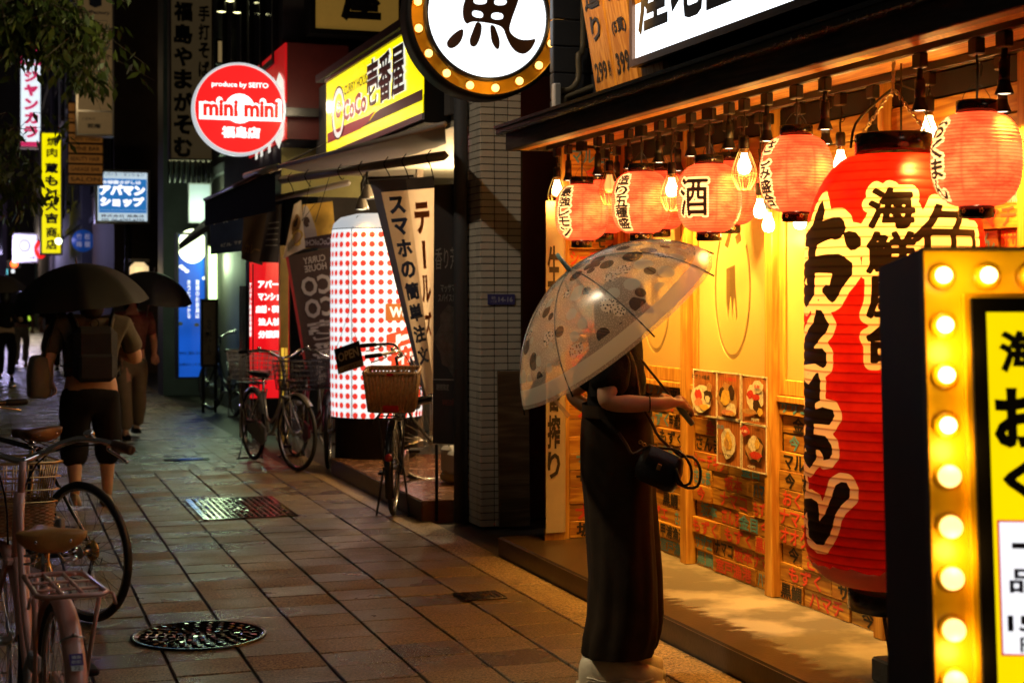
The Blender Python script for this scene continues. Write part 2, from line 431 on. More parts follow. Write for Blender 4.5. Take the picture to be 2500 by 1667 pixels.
w, l = x1 - x0, y1 - y0
MB().box((0, 0, 0), (w, l, .012), None, .002).build('plate', M['iron'], t)
mb = MB()
ni, nj = int(w / .042), int(l / .042)
for i in range(ni):
    for j in range(nj):
        mb.box(((i + .5 - ni / 2) * .042, (j + .5 - nj / 2) * .042, .0075), (.034, .014, .005), Euler((rnd.uniform(-.1, .1), rnd.uniform(-.1, .1), PI / 4 if (i + j) % 2 else -PI / 4)).to_matrix(), .002)
mb.build('stud', M['iron'], t, kind='stuff')
MB().box((0, 0, .0035), (w + .03, .012, .009)).box((0, l / 2 + .009, .003), (w + .03, .012, .008)).box((0, -l / 2 - .009, .003), (w + .03, .012, .008)).box((-w / 2 - .009, 0, .003), (.012, l + .03, .008)).box((w / 2 + .009, 0, .003), (.012, l + .03, .008)).build('frame', M['iron'], t)
q = [at(u, v, z=0) for u, v in ((1097, 1446), (1204, 1438), (1246, 1465), (1138, 1473))]
cx, cy = sum(p.x for p in q) / 4, sum(p.y for p in q) / 4
t = thing('valve_cover', 'small square black iron valve cover beside the shop step', 'valve cover', (cx, cy, 0))
MB().box((0, 0, .002), (.235, .20, .012), None, .002).build('plate', M['iron'], t)
mb = MB()
for i in range(8):
    for j in range(7): mb.box(((i - 3.5) * .027, (j - 3) * .027, .0085), (.012, .012, .005), None, .002)
mb.build('stud', M['iron'], t, kind='stuff')
MB().box((.02, -.02, .0125), (.05, .008, .004)).box((.02, -.02, .0125), (.008, .05, .0038)).build('mark', M['brass'], t)
q = at(455, 1122, z=0)
t = thing('drain_grate', 'small slotted steel drain grate far along the pavement', 'drain grate', (q.x, q.y, 0))
MB().box((0, 0, .001), (.42, .16, .008)).build('frame', M['iron'], t)
mb = MB()
for i in range(12): mb.box(((i - 5.5) * .033, 0, .007), (.018, .13, .006), None, .002)
mb.build('bar', M['iron'], t, kind='stuff')
# ================================================================== THE IZAKAYA
XW, XS, ZS, ZC = 3.56, 2.87, .11, 2.44            # wall plane, step edge, step height, soffit
POSTS = [8.59, 7.633, 6.667, 5.695, 4.727, 3.76]
M['plank_y'] = wood('pine_board', (.62, .34, .045), (.32, .13, .015), axis='Y')
M['plank_x'] = wood('pine_board_x', (.62, .34, .045), (.32, .13, .015), axis='X')
M['post'] = wood('pine_post', (.66, .37, .06), (.42, .19, .025), axis='Z', objvar=.1)
M['dark_beam'] = wood('charred_beam', (.085, .065, .05), (.022, .017, .014), axis='Y', objvar=.05, bump=.3)
M['step_side'] = pm('step_side', (.05, .035, .024), .35, var=.3, scale=6, bump=.1)
def step_mat():
    m, n, l = _mat('damp_concrete'); b = n['Principled BSDF']
    ge = nd(n, 'ShaderNodeNewGeometry'); sx = nd(n, 'ShaderNodeSeparateXYZ'); l.new(ge.outputs['Position'], sx.inputs[0])
    nz = nd(n, 'ShaderNodeTexNoise'); nz.inputs['Scale'].default_value = 9; nz.inputs['Detail'].default_value = 9; nz.inputs['Roughness'].default_value = .75
    mp = nd(n, 'ShaderNodeMapping'); mp.inputs['Scale'].default_value = (1, 2.2, 1); l.new(ge.outputs['Position'], mp.inputs[0]); l.new(mp.outputs[0], nz.inputs['Vector'])
    ad = nd(n, 'ShaderNodeMath', operation='MULTIPLY_ADD'); ad.inputs[1].default_value = .55; l.new(nz.outputs['Fac'], ad.inputs[0]); l.new(sx.outputs['X'], ad.inputs[2])
    yk = nd(n, 'ShaderNodeMapRange'); yk.inputs['From Min'].default_value = 7.2; yk.inputs['From Max'].default_value = 8.3; yk.inputs['To Max'].default_value = .32; l.new(sx.outputs['Y'], yk.inputs['Value'])
    sb = nd(n, 'ShaderNodeMath', operation='SUBTRACT'); l.new(ad.outputs[0], sb.inputs[0]); l.new(yk.outputs[0], sb.inputs[1])
    rp = nd(n, 'ShaderNodeMapRange'); rp.inputs['From Min'].default_value = 3.31; rp.inputs['From Max'].default_value = 3.37; l.new(sb.outputs[0], rp.inputs['Value'])
    mx = nd(n, 'ShaderNodeMix', data_type='RGBA'); l.new(rp.outputs[0], mx.inputs[0]); mx.inputs[6].default_value = (.035, .024, .015, 1)
    n2 = nd(n, 'ShaderNodeTexNoise'); n2.inputs['Scale'].default_value = 3.2; n2.inputs['Detail'].default_value = 8; l.new(ge.outputs['Position'], n2.inputs['Vector'])
    cr = nd(n, 'ShaderNodeValToRGB'); cr.color_ramp.elements[0].position = .42; cr.color_ramp.elements[1].position = .58
    cr.color_ramp.elements[0].color = (.08, .07, .056, 1); cr.color_ramp.elements[1].color = (.21, .19, .16, 1); l.new(n2.outputs['Fac'], cr.inputs['Fac'])
    l.new(cr.outputs[0], mx.inputs[7]); l.new(mx.outputs[2], b.inputs['Base Color'])
    rr = nd(n, 'ShaderNodeMapRange'); rr.inputs['To Min'].default_value = .32; rr.inputs['To Max'].default_value = .8; l.new(rp.outputs[0], rr.inputs['Value']); l.new(rr.outputs[0], b.inputs['Roughness'])
    n3 = nd(n, 'ShaderNodeTexNoise'); n3.inputs['Scale'].default_value = 70; n3.inputs['Detail'].default_value = 5; l.new(ge.outputs['Position'], n3.inputs['Vector'])
    bp = nd(n, 'ShaderNodeBump'); bp.inputs['Strength'].default_value = .25; bp.inputs['Distance'].default_value = .005; l.new(n3.outputs['Fac'], bp.inputs['Height']); l.new(bp.outputs[0], b.inputs['Normal'])
    return m
M['step'] = step_mat()
shop = thing('izakaya_shopfront', 'timber izakaya front clad in lettered boards with a lit eave', 'restaurant', (3.56, 6.0, 0))
MB().bb(XS, 4.9, 2, 8.83, -.02, ZS, .008).build('step', M['step'], shop, world=True)
MB().bb(XS - .006, XS - .0005, 2, 8.83, -.02, ZS - .008).build('step_riser', M['step_side'], shop, world=True)
# structural wall behind the boards, in pieces round the glazed bays
wb = MB()
wb.bb(XW + .03, XW + .10, 2, 8.66, ZS, 1.10)
wb.bb(XW + .03, XW + .10, 2, 8.66, 2.13, ZC + .3)
wb.bb(XW + .03, XW + .10, 2, 5.695, 1.1, 2.13)
wb.build('backing', M['brown_wall'], shop, world=True)
# posts
pb = MB().box((0, 0, 0), (.06, .075, ZC - ZS), None, .004).mesh('post', M['post'])
for y in POSTS: inst('post', pb, shop, (XW - .012 - shop.location.x, y - shop.location.y, (ZC + ZS) / 2))
# ---- boards
WORDS = ['もずく', 'サーモン', '甲浦漁港', 'マルヒロ', 'おくまん', 'ハマチ', 'サザエ', 'シーチキン', 'オオクチ', '黒鯛', 'さんま', '坂本', '今', '金目', 'ナマコ', '室戸漁港']
INKS = ['ink_black', 'ink_black', 'red_ink', 'red_ink', 'red_ink', 'blue_ink', 'blue_ink']
def letter_mesh(word, ink, w, h, fr, off=.0015):
    mb = MB(); put_text(mb, word, fr, 0, 0, w, h, .03, off); return mb.mesh('lettering', M[ink])
_lm = {}
def board(axis, c, ln, ht, th, word=None, ink=None, jit=True):
    """One board; axis 'Y' faces the street (-X), axis 'X' faces the camera side (-Y)."""
    d = (th, ln - .004, ht - .003) if axis == 'Y' else (ln - .004, th, ht - .003)
    me = MB().box((0, 0, 0), d, None, .002).mesh('plank', M['plank_y' if axis == 'Y' else 'plank_x'])
    o = inst('plank', me, shop, Vector(c) - shop.location)
    if jit: o.rotation_euler = (rnd.gauss(0, .004), 0, 0) if axis == 'Y' else (0, rnd.gauss(0, .004), 0)
    if word:
        fr = frame((-th / 2, 0, 0), (0, -1, 0), (0, 0, 1)) if axis == 'Y' else frame((0, -th / 2, 0), (1, 0, 0), (0, 0, 1))
        inst('lettering', letter_mesh(word, ink, min(ln * .93, ht * len(word) * 1.15), ht * .86, fr), o)
    return o
wr = random.Random(11)
def board_panel(y1, y0, z0, z1, rows, text=1):
    """Rows of uneven boards between two posts, from y1 (far) to y0 (near)."""
    h = (z1 - z0) / rows
    for r in range(rows):
        y = y1; z = z0 + h * (r + .5)
        while y > y0 + .02:
            ln = wr.choice([.22, .31, .40, .48]); ln = min(ln, y - y0)
            if y - y0 - ln < .12: ln = y - y0
            th = wr.choice([.010, .014, .02, .028, .034])
            w = wr.choice(WORDS) if wr.random() < text else None
            if w and len(w) * h > ln * 1.5: w = wr.choice(['今', '黒鯛', '坂本', 'さんま', 'ハマチ'])
            board('Y', (XW + .03 - th / 2, y - ln / 2, z), ln, h, th, w, wr.choice(INKS)); y -= ln
for a, b in zip(POSTS[:3], POSTS[1:4]): board_panel(a - .038, b + .038, ZS, 1.07, 12 if a < 6 else 11)
board_panel(POSTS[3] - .038, POSTS[4] + .038, ZS, 2.15, 23)
board_panel(POSTS[4] - .038, POSTS[5] + .038, .9, 2.15, 14)
# plain header boards over the windows, two rows, and the black canvas strip above
for a, b in zip(POSTS[:-1], POSTS[1:]):
    for z in (2.165, 2.275): board('Y', (XW + .012, (a + b) / 2, z + .0), a - b - .076, .108, .03)
    MB().bb(XW + .002, XW + .012, b + .04, a - .04, 2.335, ZC - .012).build('canvas_strip', M['black'], shop, world=True)
# return wall at the far end, facing the camera
for r in range(23):
    z = ZS + .1005 * (r + .5); th = wr.choice([.012, .02, .028])
    w = {0: ('坂本', 'ink_black'), 1: ('ナー', 'red_ink'), 2: ('今', 'blue_ink'), 3: ('サバ', 'ink_black'), 4: ('マル', 'blue_ink'), 5: ('三', 'ink_black'), 6: ('鯛', 'blue_ink'), 7: ('ナマ', 'red_ink'),
         20: ('マルヒ', 'ink_black'), 21: ('今', 'red_ink')}.get(r, (wr.choice(WORDS[:12]), wr.choice(INKS)))
    board('X', (3.402, 8.66 - th / 2, z), .316, .1005, th, w[0], w[1])
MB().bb(3.21, XW + .1, 8.662, 8.76, ZS, ZC + .2).build('end_wall', M['brown_wall'], shop, world=True)
MB().bb(3.195, 3.242, 8.63, 8.661, ZS, ZC).build('corner_trim', M['post'], shop, world=True)
# ---- glazed sashes with frosted film, clear oval ring
def frosted():
    m, n, l = _mat('frosted_glass'); b = n['Principled BSDF']; o = n['Material Output']
    b.inputs['Base Color'].default_value = (.76, .60, .24, 1); b.inputs['Roughness'].default_value = .35
    tr = nd(n, 'ShaderNodeBsdfTranslucent'); tr.inputs[0].default_value = (.8, .64, .28, 1)
    mx = nd(n, 'ShaderNodeMixShader'); mx.inputs[0].default_value = .45
    l.new(b.outputs[0], mx.inputs[1]); l.new(tr.outputs[0], mx.inputs[2]); l.new(mx.outputs[0], o.inputs[0]); return m
M['frosted'] = frosted()
def clear_glass(name='clear_glass', tint=(.95, .96, .95), refl=.08):
    m, n, l = _mat(name); o = n['Material Output']; n.remove(n['Principled BSDF'])
    tr = nd(n, 'ShaderNodeBsdfTransparent'); tr.inputs[0].default_value = c4(tint)
    gl = nd(n, 'ShaderNodeBsdfGlossy'); gl.inputs['Roughness'].default_value = .05
    mx = nd(n, 'ShaderNodeMixShader'); mx.inputs[0].default_value = refl; l.new(tr.outputs[0], mx.inputs[1]); l.new(gl.outputs[0], mx.inputs[2]); l.new(mx.outputs[0], o.inputs[0]); return m
M['glass'] = clear_glass()
def ell(cx, cy, a, b, n=48, a0=0, a1=2 * PI): return [(cx + a * math.cos(a0 + (a1 - a0) * i / n), cy + b * math.sin(a0 + (a1 - a0) * i / n)) for i in range(n)]
def sash(y1, y0):
    yc, w, z0, z1 = (y0 + y1) / 2, y1 - y0, 1.075, 2.11
    st, rl = .055, .075; xf = XW - .004
    s = MB()
    s.bb(xf, xf + .035, y0, y0 + st, z0, z1, .004); s.bb(xf, xf + .035, y1 - st, y1, z0, z1, .004)
    s.bb(xf + .002, xf + .033, y0 + st, y1 - st, z0, z0 + rl, .004); s.bb(xf + .002, xf + .033, y0 + st, y1 - st, z1 - .05, z1, .004)
    so = s.build('window', M['post'], shop, world=True)
    fr = frame((xf + .018, yc, (z0 + z1) / 2 + .01), (0, -1, 0), (0, 0, 1)); hw, hh = (w - 2 * st) / 2, (z1 - z0 - rl - .05) / 2
    rect = [(-hw, -hh), (hw, -hh), (hw, hh), (-hw, hh)]
    cut = [rect]
    out, inn = ell(0, -.02, .205, .36, 40, R(135), R(405)), ell(0, -.02, .185, .335, 40, R(135), R(405))
    cut.append(out + inn[::-1])                               # ring, open at the top
    cut.append([(-.07, .08), (.03, .10), (.035, .0), (.06, -.16), (.04, -.19), (.02, -.07), (.0, -.20), (-.02, -.06), (-.05, -.19), (-.07, -.1)])   # fish-bone motif
    cut.append([(-.09, .20), (-.03, .28), (.0, .27), (-.05, .18)]); cut.append([(.03, .24), (.09, .27), (.1, .22), (.05, .20)])
    vs, fs = extrude_poly(cut, .004, fr); MB().add(vs, fs).build('frosted_film', M['frosted'], so, world=True)
    MB().bb(xf + .0235, xf + .026, y0 + st, y1 - st, z0 + rl, z1 - .05).build('pane', M['glass'], so, world=True)
WM_keep = WM
for a, b in zip(POSTS[:3], POSTS[1:4]):
    sash(a - .039, b + .039)
    MB().bb(XW - .02, XW + .03, b + .038, a - .038, 1.072 - .03, 1.073, .004).build('sill', M['post'], shop, world=True)
# interior glimpsed through the clear parts
M['room'] = pm('room_plaster', (.55, .42, .22), .8, var=.2, scale=4)
rb = MB(); rb.bb(4.7, 4.75, 2, 8.7, ZS, 2.6); rb.bb(XW + .12, 4.7, 8.67, 8.73, ZS, 2.6); rb.bb(XW + .12, 4.7, 2, 2.05, ZS, 2.6); rb.bb(XW + .12, 4.7, 2, 8.7, 2.47, 2.5)
rb.build('interior_wall', M['room'], shop, world=True)
for i, z in enumerate((1.2, 1.5, 1.8)):
    MB().bb(4.4, 4.69, 4.0, 8.4, z, z + .025).build('interior_shelf', M['post'], shop, world=True)
shelf_cols = [pm('jar_%s' % k, c, .3) for k, c in (('red', (.5, .05, .03)), ('white', (.7, .65, .55)), ('blue', (.08, .2, .32)), ('brown', (.2, .09, .03)))]
for k in range(4):
    mb = MB()
    for z in (1.225, 1.525, 1.825):
        for j in range(9):
            h = rnd.uniform(.1, .2); mb.lathe([(.001, z), (.04, z), (.042, z + h * .6), (.02, z + h * .8), (.018, z + h), (.001, z + h)], (4.52, 4.2 + .46 * j + .11 * k, 0), 10)
    mb.build('bottles', shelf_cols[k], shop, world=True, kind='stuff')
light('room_light', 'POINT', (4.1, 7.3, 2.3), 90, AMBER2, None, .12)  # assumed lamps inside the room, out of view, no fixtures built
light('room_light', 'POINT', (4.1, 5.6, 2.3), 90, AMBER2, None, .12)
# ---- eave: soffit, beams, gutter, roof
MB().bb(2.96, XW + .03, 1.8, 8.76, ZC, ZC + .03).build('soffit', wood('soffit_pine', (.62, .33, .07), (.36, .15, .03), axis='Y', objvar=0), shop, world=True)
MB().bb(2.90, 2.96, 1.8, 8.80, 2.405, 2.515, .004).build('eave_beam', M['dark_beam'], shop, world=True)
MB().bb(2.961, 3.03, 1.8, 8.76, 2.41, 2.4395).build('eave_lining', M['post'], shop, world=True)
MB().bb(2.96, XW, 8.76, 8.80, 2.41, 2.515, .003).build('eave_end_beam', M['dark_beam'], shop, world=True)
gm = MB(); pr = [(-.05, .0), (-.055, .02), (-.055, .055), (-.05, .06), (-.045, .055), (.0, .055)]
gm.bb(2.845, 2.90, 1.8, 8.83, 2.50, 2.55, .006); gm.bb(2.835, 2.845, 1.8, 8.83, 2.535, 2.553)
gm.build('gutter', pm('gutter', (.02, .02, .021), .25, var=.3, scale=20), shop, world=True)
MB().add([(2.88, 1.8, 2.556), (2.88, 8.82, 2.556), (3.42, 8.82, 2.72), (3.42, 1.8, 2.72)], [(0, 3, 2, 1)]).build('roof', pm('roof_sheet', (.02, .02, .022), .35, var=.3), shop, world=True)
dm = MB()
for i in range(420):
    y = 2 + 6.8 * rnd.random(); s = rnd.uniform(.0018, .0042); dm.ball((2.842 + rnd.uniform(-.004, .004), y, 2.499 - s * .7 + rnd.choice([0, 0, .012])), s, 6, 4, (1, 1, 1.5))
M['water'] = pm('water_drop', (.6, .6, .6), .03, spec=1.0); M['water'].node_tree.nodes['Principled BSDF'].inputs['Transmission Weight'].default_value = .8
dm.build('rain_drops', M['water'], shop, world=True, kind='stuff')
# upper wall above the eave
M['siding'] = pm('grey_siding', (.085, .088, .10), .55, var=.15, scale=2, objvar=.12)
for k in range(16):
    MB().bb(3.42, 3.48, 1.8, 8.74, 2.56 + k * .16, 2.715 + k * .16, .006).build('siding_board', M['siding'], shop, world=True)
    MB().bb(3.18, 3.48, 8.742, 8.8, 2.56 + k * .16, 2.715 + k * .16, .006).build('siding_board', M['siding'], shop, world=True)

# ---- upper right: the lit box sign over the eave
sg = thing('lit_box_sign', 'wide white lit box sign with brushed grey characters over the eave', 'sign', (3.0, 5.0, 2.6))
def rectframe(mb, fr, x0, x1, y0, y1, b, d):
    for (a0, a1, b0, b1) in ((x0, x1, y0, y0 + b), (x0, x1, y1 - b, y1), (x0, x0 + b, y0 + b, y1 - b), (x1 - b, x1, y0 + b, y1 - b)):
        vs = [fr(x, y, dd) for dd in (0, d) for (x, y) in ((a0, b0), (a1, b0), (a1, b1), (a0, b1))]
        mb.add(vs, [(0, 3, 2, 1), (4, 5, 6, 7), (0, 1, 5, 4), (1, 2, 6, 5), (2, 3, 7, 6), (3, 0, 4, 7)])
def slab_fr(mb, fr, x0, x1, y0, y1, d0, d1):
    vs = [fr(x, y, dd) for dd in (d0, d1) for (x, y) in ((x0, y0), (x1, y0), (x1, y1), (x0, y1))]
    mb.add(vs, [(0, 3, 2, 1), (4, 5, 6, 7), (0, 1, 5, 4), (1, 2, 6, 5), (2, 3, 7, 6), (3, 0, 4, 7)])
ys = yat(1550, 3.0); fr = frame((3.0, ys, 2.665), (0, -1, 0), (0, 0, 1))
M['bronze'] = pm('bronze_frame', (.16, .10, .07), .35, metal=.7, var=.2, bump=.1)
mb = MB(); rectframe(mb, fr, 0, 4.4, 0, .95, .035, .03); mb.build('frame', M['bronze'], sg, world=True)
mb = MB(); slab_fr(mb, fr, 0.002, 4.398, .002, .948, -.22, -.001); mb.build('case', M['black'], sg, world=True)
mb = MB(); slab_fr(mb, fr, 0.036, 4.364, .036, .914, .0, .012); mb.build('lit_panel', glow('sign_white', (.88, .95, 1.0), 2.4), sg, world=True)
mb = MB()
for i, ch in enumerate('産地直送'): put_text(mb, ch, fr, .25 + i * .38, .345, .35, .42, .03, .013)
mb.build('lettering', pm('grey_ink', (.10, .10, .11), .5), sg, world=True)
# ---- hanging price boards
def price_board(u0, u1, vb, label, chars):
    ya, yb = yat(u0, 3.05), yat(u1, 3.05); w = ya - yb; zb = zat(vb, u0, X=3.05)
    t = thing('price_board', label, 'price board', (3.05, (ya + yb) / 2, zb), group='wooden price boards over the eave')
    up = Vector((-.17, 0, 1)).normalized(); fr = frame((3.05, ya, zb), (0, -1, 0), up)
    mb = MB(); slab_fr(mb, fr, 0, w, 0, .9, -.03, 0); mb.build('board', wood('price_pine', (.60, .40, .18), (.38, .2, .07), axis='Z', objvar=.1), t, world=True)
    mb = MB()
    for (s, cx, cy, tw, th, ink) in chars: 
        put_text(mb, s, fr, cx * w, cy, tw * w, th, .03, .002)
    mb.build('lettering', M['ink_black'], t, world=True)
price_board(1457, 1503, 234, 'tilted wooden board reading 299, nearest the round fish sign', [('299', .44, .115, .62, .10, 0), ('(税別)', .88, .11, .12, .10, 0), ('り', .5, .34, .5, .13, 0), ('造', .5, .52, .8, .16, 0), ('お', .5, .71, .8, .16, 0)])
price_board(1509, 1561, 221, 'tilted wooden board reading (5貫) 399, between the 299 board and the white sign', [('399', .44, .13, .62, .11, 0), ('(税)', .9, .16, .1, .1, 0), ('(5貫)', .5, .31, .66, .08, 0), ('司', .5, .50, .7, .13, 0), ('寿', .5, .66, .8, .14, 0)])
price_board(1568, 1622, 200, 'tilted wooden board mostly hidden behind the white box sign', [('499', .44, .25, .6, .11, 0)])
t = thing('assumed_floodlight', 'assumed unseen small black floodlight on an arm above the eave lighting the price boards', 'floodlight', (2.2, 6.9, 4.3))  # assumed fixture out of view, added to brighten the price boards
MB().box((0, 0, 0), (.07, .12, .08), (0, R(30), 0), .01).build('housing', M['black'], t); MB().tube([(0, 0, .05), (.2, 0, .12), (1.2, 0, .12)], .015, 8).build('bracket', M['black'], t)
light('assumed_flood_lamp', 'SPOT', (.05, 0, -.05), 420, AMBER2, t, .03, (R(16), R(-36), 0), R(46), .8)
# ---- conduit and junction box beside the price boards
t = thing('junction_box', 'pale grey junction box with conduit pipes under the round sign', 'junction box', (3.2, 8.7, 2.75))
yb = 8.735; a, b = xat(1346, yb), xat(1362, yb); z1, z0 = zat(206, 1354, Y=yb), zat(264, 1354, Y=yb)
MB().bb(a, b, yb - .06, yb, z0, z1, .006).build('box', M['white_paint'], t, world=True)
M['pipe'] = pm('beige_pipe', (.32, .26, .16), .45)
mb = MB(); zc = z0 + .06
mb.tube([(b, yb - .03, z1 - .04), (b + .07, yb - .03, z1 - .03), (b + .12, yb - .03, z1 + .04), (b + .12, yb - .03, z1 + .18), (b + .15, yb - .03, z1 + .24), (b + .15, yb - .03, z1 + .8)], .018, 10)
mb.tube([(b + .03, yb - .03, z0 - .02), (b + .03, yb - .03, z0 + .05), (b + .08, yb - .03, z0 + .08), (b + .45, yb - .03, z0 + .22)], .018, 10)
mb.build('pipe', M['pipe'], t, world=True)

# ---- light tracks, spotlights
M['lamp_black'] = pm('lamp_black', (.007, .006, .005), .5)
M['lamp_lens'] = pm('lamp_lens', (.8, .8, .8), .3, emit=(1, .88, .62), estr=2.6)
X1, X2 = 3.12, 3.42
for X, lab in ((X1, 'long black lighting track under the eave, outer run'), (X2, 'long black lighting track under the eave, inner run by the wall')):
    t = thing('light_track', lab, 'lighting track', (X, 5.5, ZC), group='lighting tracks under the eave')
    MB().bb(X - .018, X + .018, 2, 8.65, ZC - .034, ZC - .001, .003).build('rail', M['lamp_black'], t, world=True)
    MB().bb(X - .005, X + .005, 2, 8.65, ZC - .036, ZC - .0342).build('conductor', M['steel'], t, world=True)
def make_spot(long=.205):
    t = thing('track_spotlight', 'black track spotlight', 'spotlight')
    mb = MB().box((0, 0, -.027), (.034, .056, .052), None, .004); mb.build('connector', M['lamp_black'], t)
    MB().tube([(0, 0, -.055), (0, 0, -.095)], .011, 10).tube([(0, 0, -.09), (0, 0, -.10)], .017, 10).build('stem', M['lamp_black'], t)
    MB().tube([(0, 0, -.098), (0, 0, -long + .045)], .0185, 14).build('barrel', M['lamp_black'], t)
    MB().lathe([(.0185, -long + .047), (.019, -long + .035), (.030, -long + .004), (.031, -long), (.0285, -long), (.0275, -long + .006)], n=20).build('shade', M['lamp_black'], t)
    MB().lathe([(.028, -long + .005), (.015, -long + .001), (.001, -long)], n=18).build('lens', M['lamp_lens'], t)
    return t
sp0 = make_spot()
spots1 = [1387.5, 1459.5, 1535, 1609, 1687, 1780, 1872, 2014, 2246, 2452]
spots2 = [1506, 1655, 1732, 1812, 2016, 2131, 2447]
ordn = ['first', 'second', 'third', 'fourth', 'fifth', 'sixth', 'seventh', 'eighth', 'ninth', 'tenth', 'eleventh']
first = True
def spot(X, u, i, run, power, aim):
    global first
    y = yat(u, X)
    lab = 'black track spotlight, %s from the far end of the %s track' % (ordn[i], run)
    if first: o = sp0; o.location = (X, y, ZC - .034); o['label'] = lab; o['group'] = 'track spotlights under the eave'; first = False
    else: o = repeat(sp0, (X, y, ZC - .034), 0, lab)
    light('spot_lamp', 'SPOT', (0, 0, -.207), power, AMBER2, o, .02, (R(aim[0]), R(aim[1]), 0), R(95), .9)
for i, u in enumerate(spots1): spot(X1, u, i, 'outer', 68, (0, -26))
for i, u in enumerate(spots2): spot(X2, u, i, 'inner', 40, (0, -8))

# ---- bulbs in wire cages
M['bulb'] = pm('bulb_glass', (1, .9, .7), .1, emit=(1, .74, .36), estr=14)
M['bulb_dim'] = pm('bulb_amber', (.9, .5, .15), .1, emit=(1, .45, .1), estr=1.3)
def make_bulb(cage, cord, dim=False):
    t = thing('caged_bulb' if cage else 'bare_bulb', 'x', 'light bulb')
    MB().box((0, 0, -.027), (.034, .056, .052), None, .004).build('connector', M['lamp_black'], t)
    mb = MB().tube([(0, 0, -.055), (.006, .002, -.055 - cord * .3), (-.004, -.003, -.055 - cord * .7), (0, 0, -.06 - cord)], .0045, 6)
    mb.tube([(0, 0, -.07), (.02, 0, -.10), (.016, .006, -.075 - cord * .4), (-.006, 0, -.09 - cord * .3), (.002, 0, -.1 - cord * .5)], .002, 5)
    mb.build('cord', M['cable'], t)
    z = -.055 - cord
    MB().lathe([(.001, z), (.017, z), (.021, z - .01), (.021, z - .055), (.015, z - .06)], n=16).build('socket', M['lamp_black'], t)
    MB().lathe([(.0145, z - .058), (.0145, z - .075)], n=14).build('cap', M['brass'], t)
    MB().lathe([(.014, z - .073), (.016, z - .09), (.024, z - .11), (.03, z - .13), (.029, z - .148), (.02, z - .163), (.001, z - .168)], n=18).build('glass', M['bulb_dim' if dim else 'bulb'], t)
    if cage:
        mb = MB(); z0 = z - .058; zm = z - .165; zb = z - .235
        for i in range(10):
            a = 2 * PI * i / 10; ca, sa = math.cos(a), math.sin(a)
            mb.tube([(.02 * ca, .02 * sa, z0), (.034 * ca, .034 * sa, z0 - .03), (.056 * ca, .056 * sa, zm), (.03 * ca, .03 * sa, zb + .006), (.018 * ca, .018 * sa, zb)], .0011, 5)
        for r, zz in ((.021, z0), (.0565, zm), (.019, zb)): mb.torus((0, 0, zz), r, .0014, 24, 5, 'Z')
        mb.build('wire_cage', M['brass'], t)
    light('bulb_light', 'POINT', (0, 0, z - .20), 2.5 if dim else (11 if X == X1 else 6), AMBER if dim else AMBER2, t, .03)
    return t
def bulb(u, v, X, cage, label, dim=False, group='hanging light bulbs'):
    y = yat(u, X); zc = zat(v, u, X=X); cord = max(.03, (ZC - .034) - zc - .055 - .13)
    t = make_bulb(cage, cord, dim); t.location = (X, y, ZC - .034); t['label'] = label; t['group'] = group
bulb(1360, 463, X1, True, 'bright bulb in a brass wire cage at the far end of the eave')
bulb(1488, 452, X1, True, 'dim amber bulb in a wire cage between the lemon and five-kind lanterns', True)
bulb(1640, 462, X1, True, 'bright bulb in a wire cage just left of the 酒 lantern')
bulb(1817, 405, X1, True, 'bright bulb in a wire cage right of the 酒 lantern')
bulb(1855, 514, X2, False, 'bare bright bulb low on a cord behind the 酒 lantern')
bulb(1876, 548, 3.48, False, 'bare bulb close to the window frame, lowest of all')
bulb(1953, 540, X2, False, 'bare bulb hanging just below the lantern beside the giant one')
bulb(2268, 318, X2, False, 'bare bulb behind the cap of the giant lantern')
bulb(2052, 398, X2, False, 'bare bulb behind the shoulder of the giant lantern')
# ================================================================== PAPER LANTERNS
def outline_edges(vs, fs):
    cnt = {}
    for f in fs:
        for i in range(len(f)):
            e = (f[i], f[(i + 1) % len(f)]); k = (min(e), max(e)); cnt[k] = cnt.get(k, 0) + 1
    # merge coincident vertices first
    key = {}; rep = {}
    for i, v in enumerate(vs):
        k = (round(v[0], 5), round(v[1], 5)); rep[i] = key.setdefault(k, i)
    c2 = {}
    for f in fs:
        g = [rep[i] for i in f]
        for i in range(len(g)):
            a, b = g[i], g[(i + 1) % len(g)]
            if a != b: k = (min(a, b), max(a, b)); c2[k] = c2.get(k, 0) + 1
    return np.array([[vs[a][0], vs[a][1], vs[b][0], vs[b][1]] for (a, b), c in c2.items() if c == 1])
def text_edges(body, cx, cy, w, h):
    vs, fs, dim = text_raw(body, 0.0, 2)
    v2 = [(cx + v[0] * w / dim[0], cy + v[1] * h / dim[1]) for v in vs]
    return outline_edges(v2, fs)
def loop_edges(lp): return np.array([[*lp[i], *lp[(i + 1) % len(lp)]] for i in range(len(lp))])
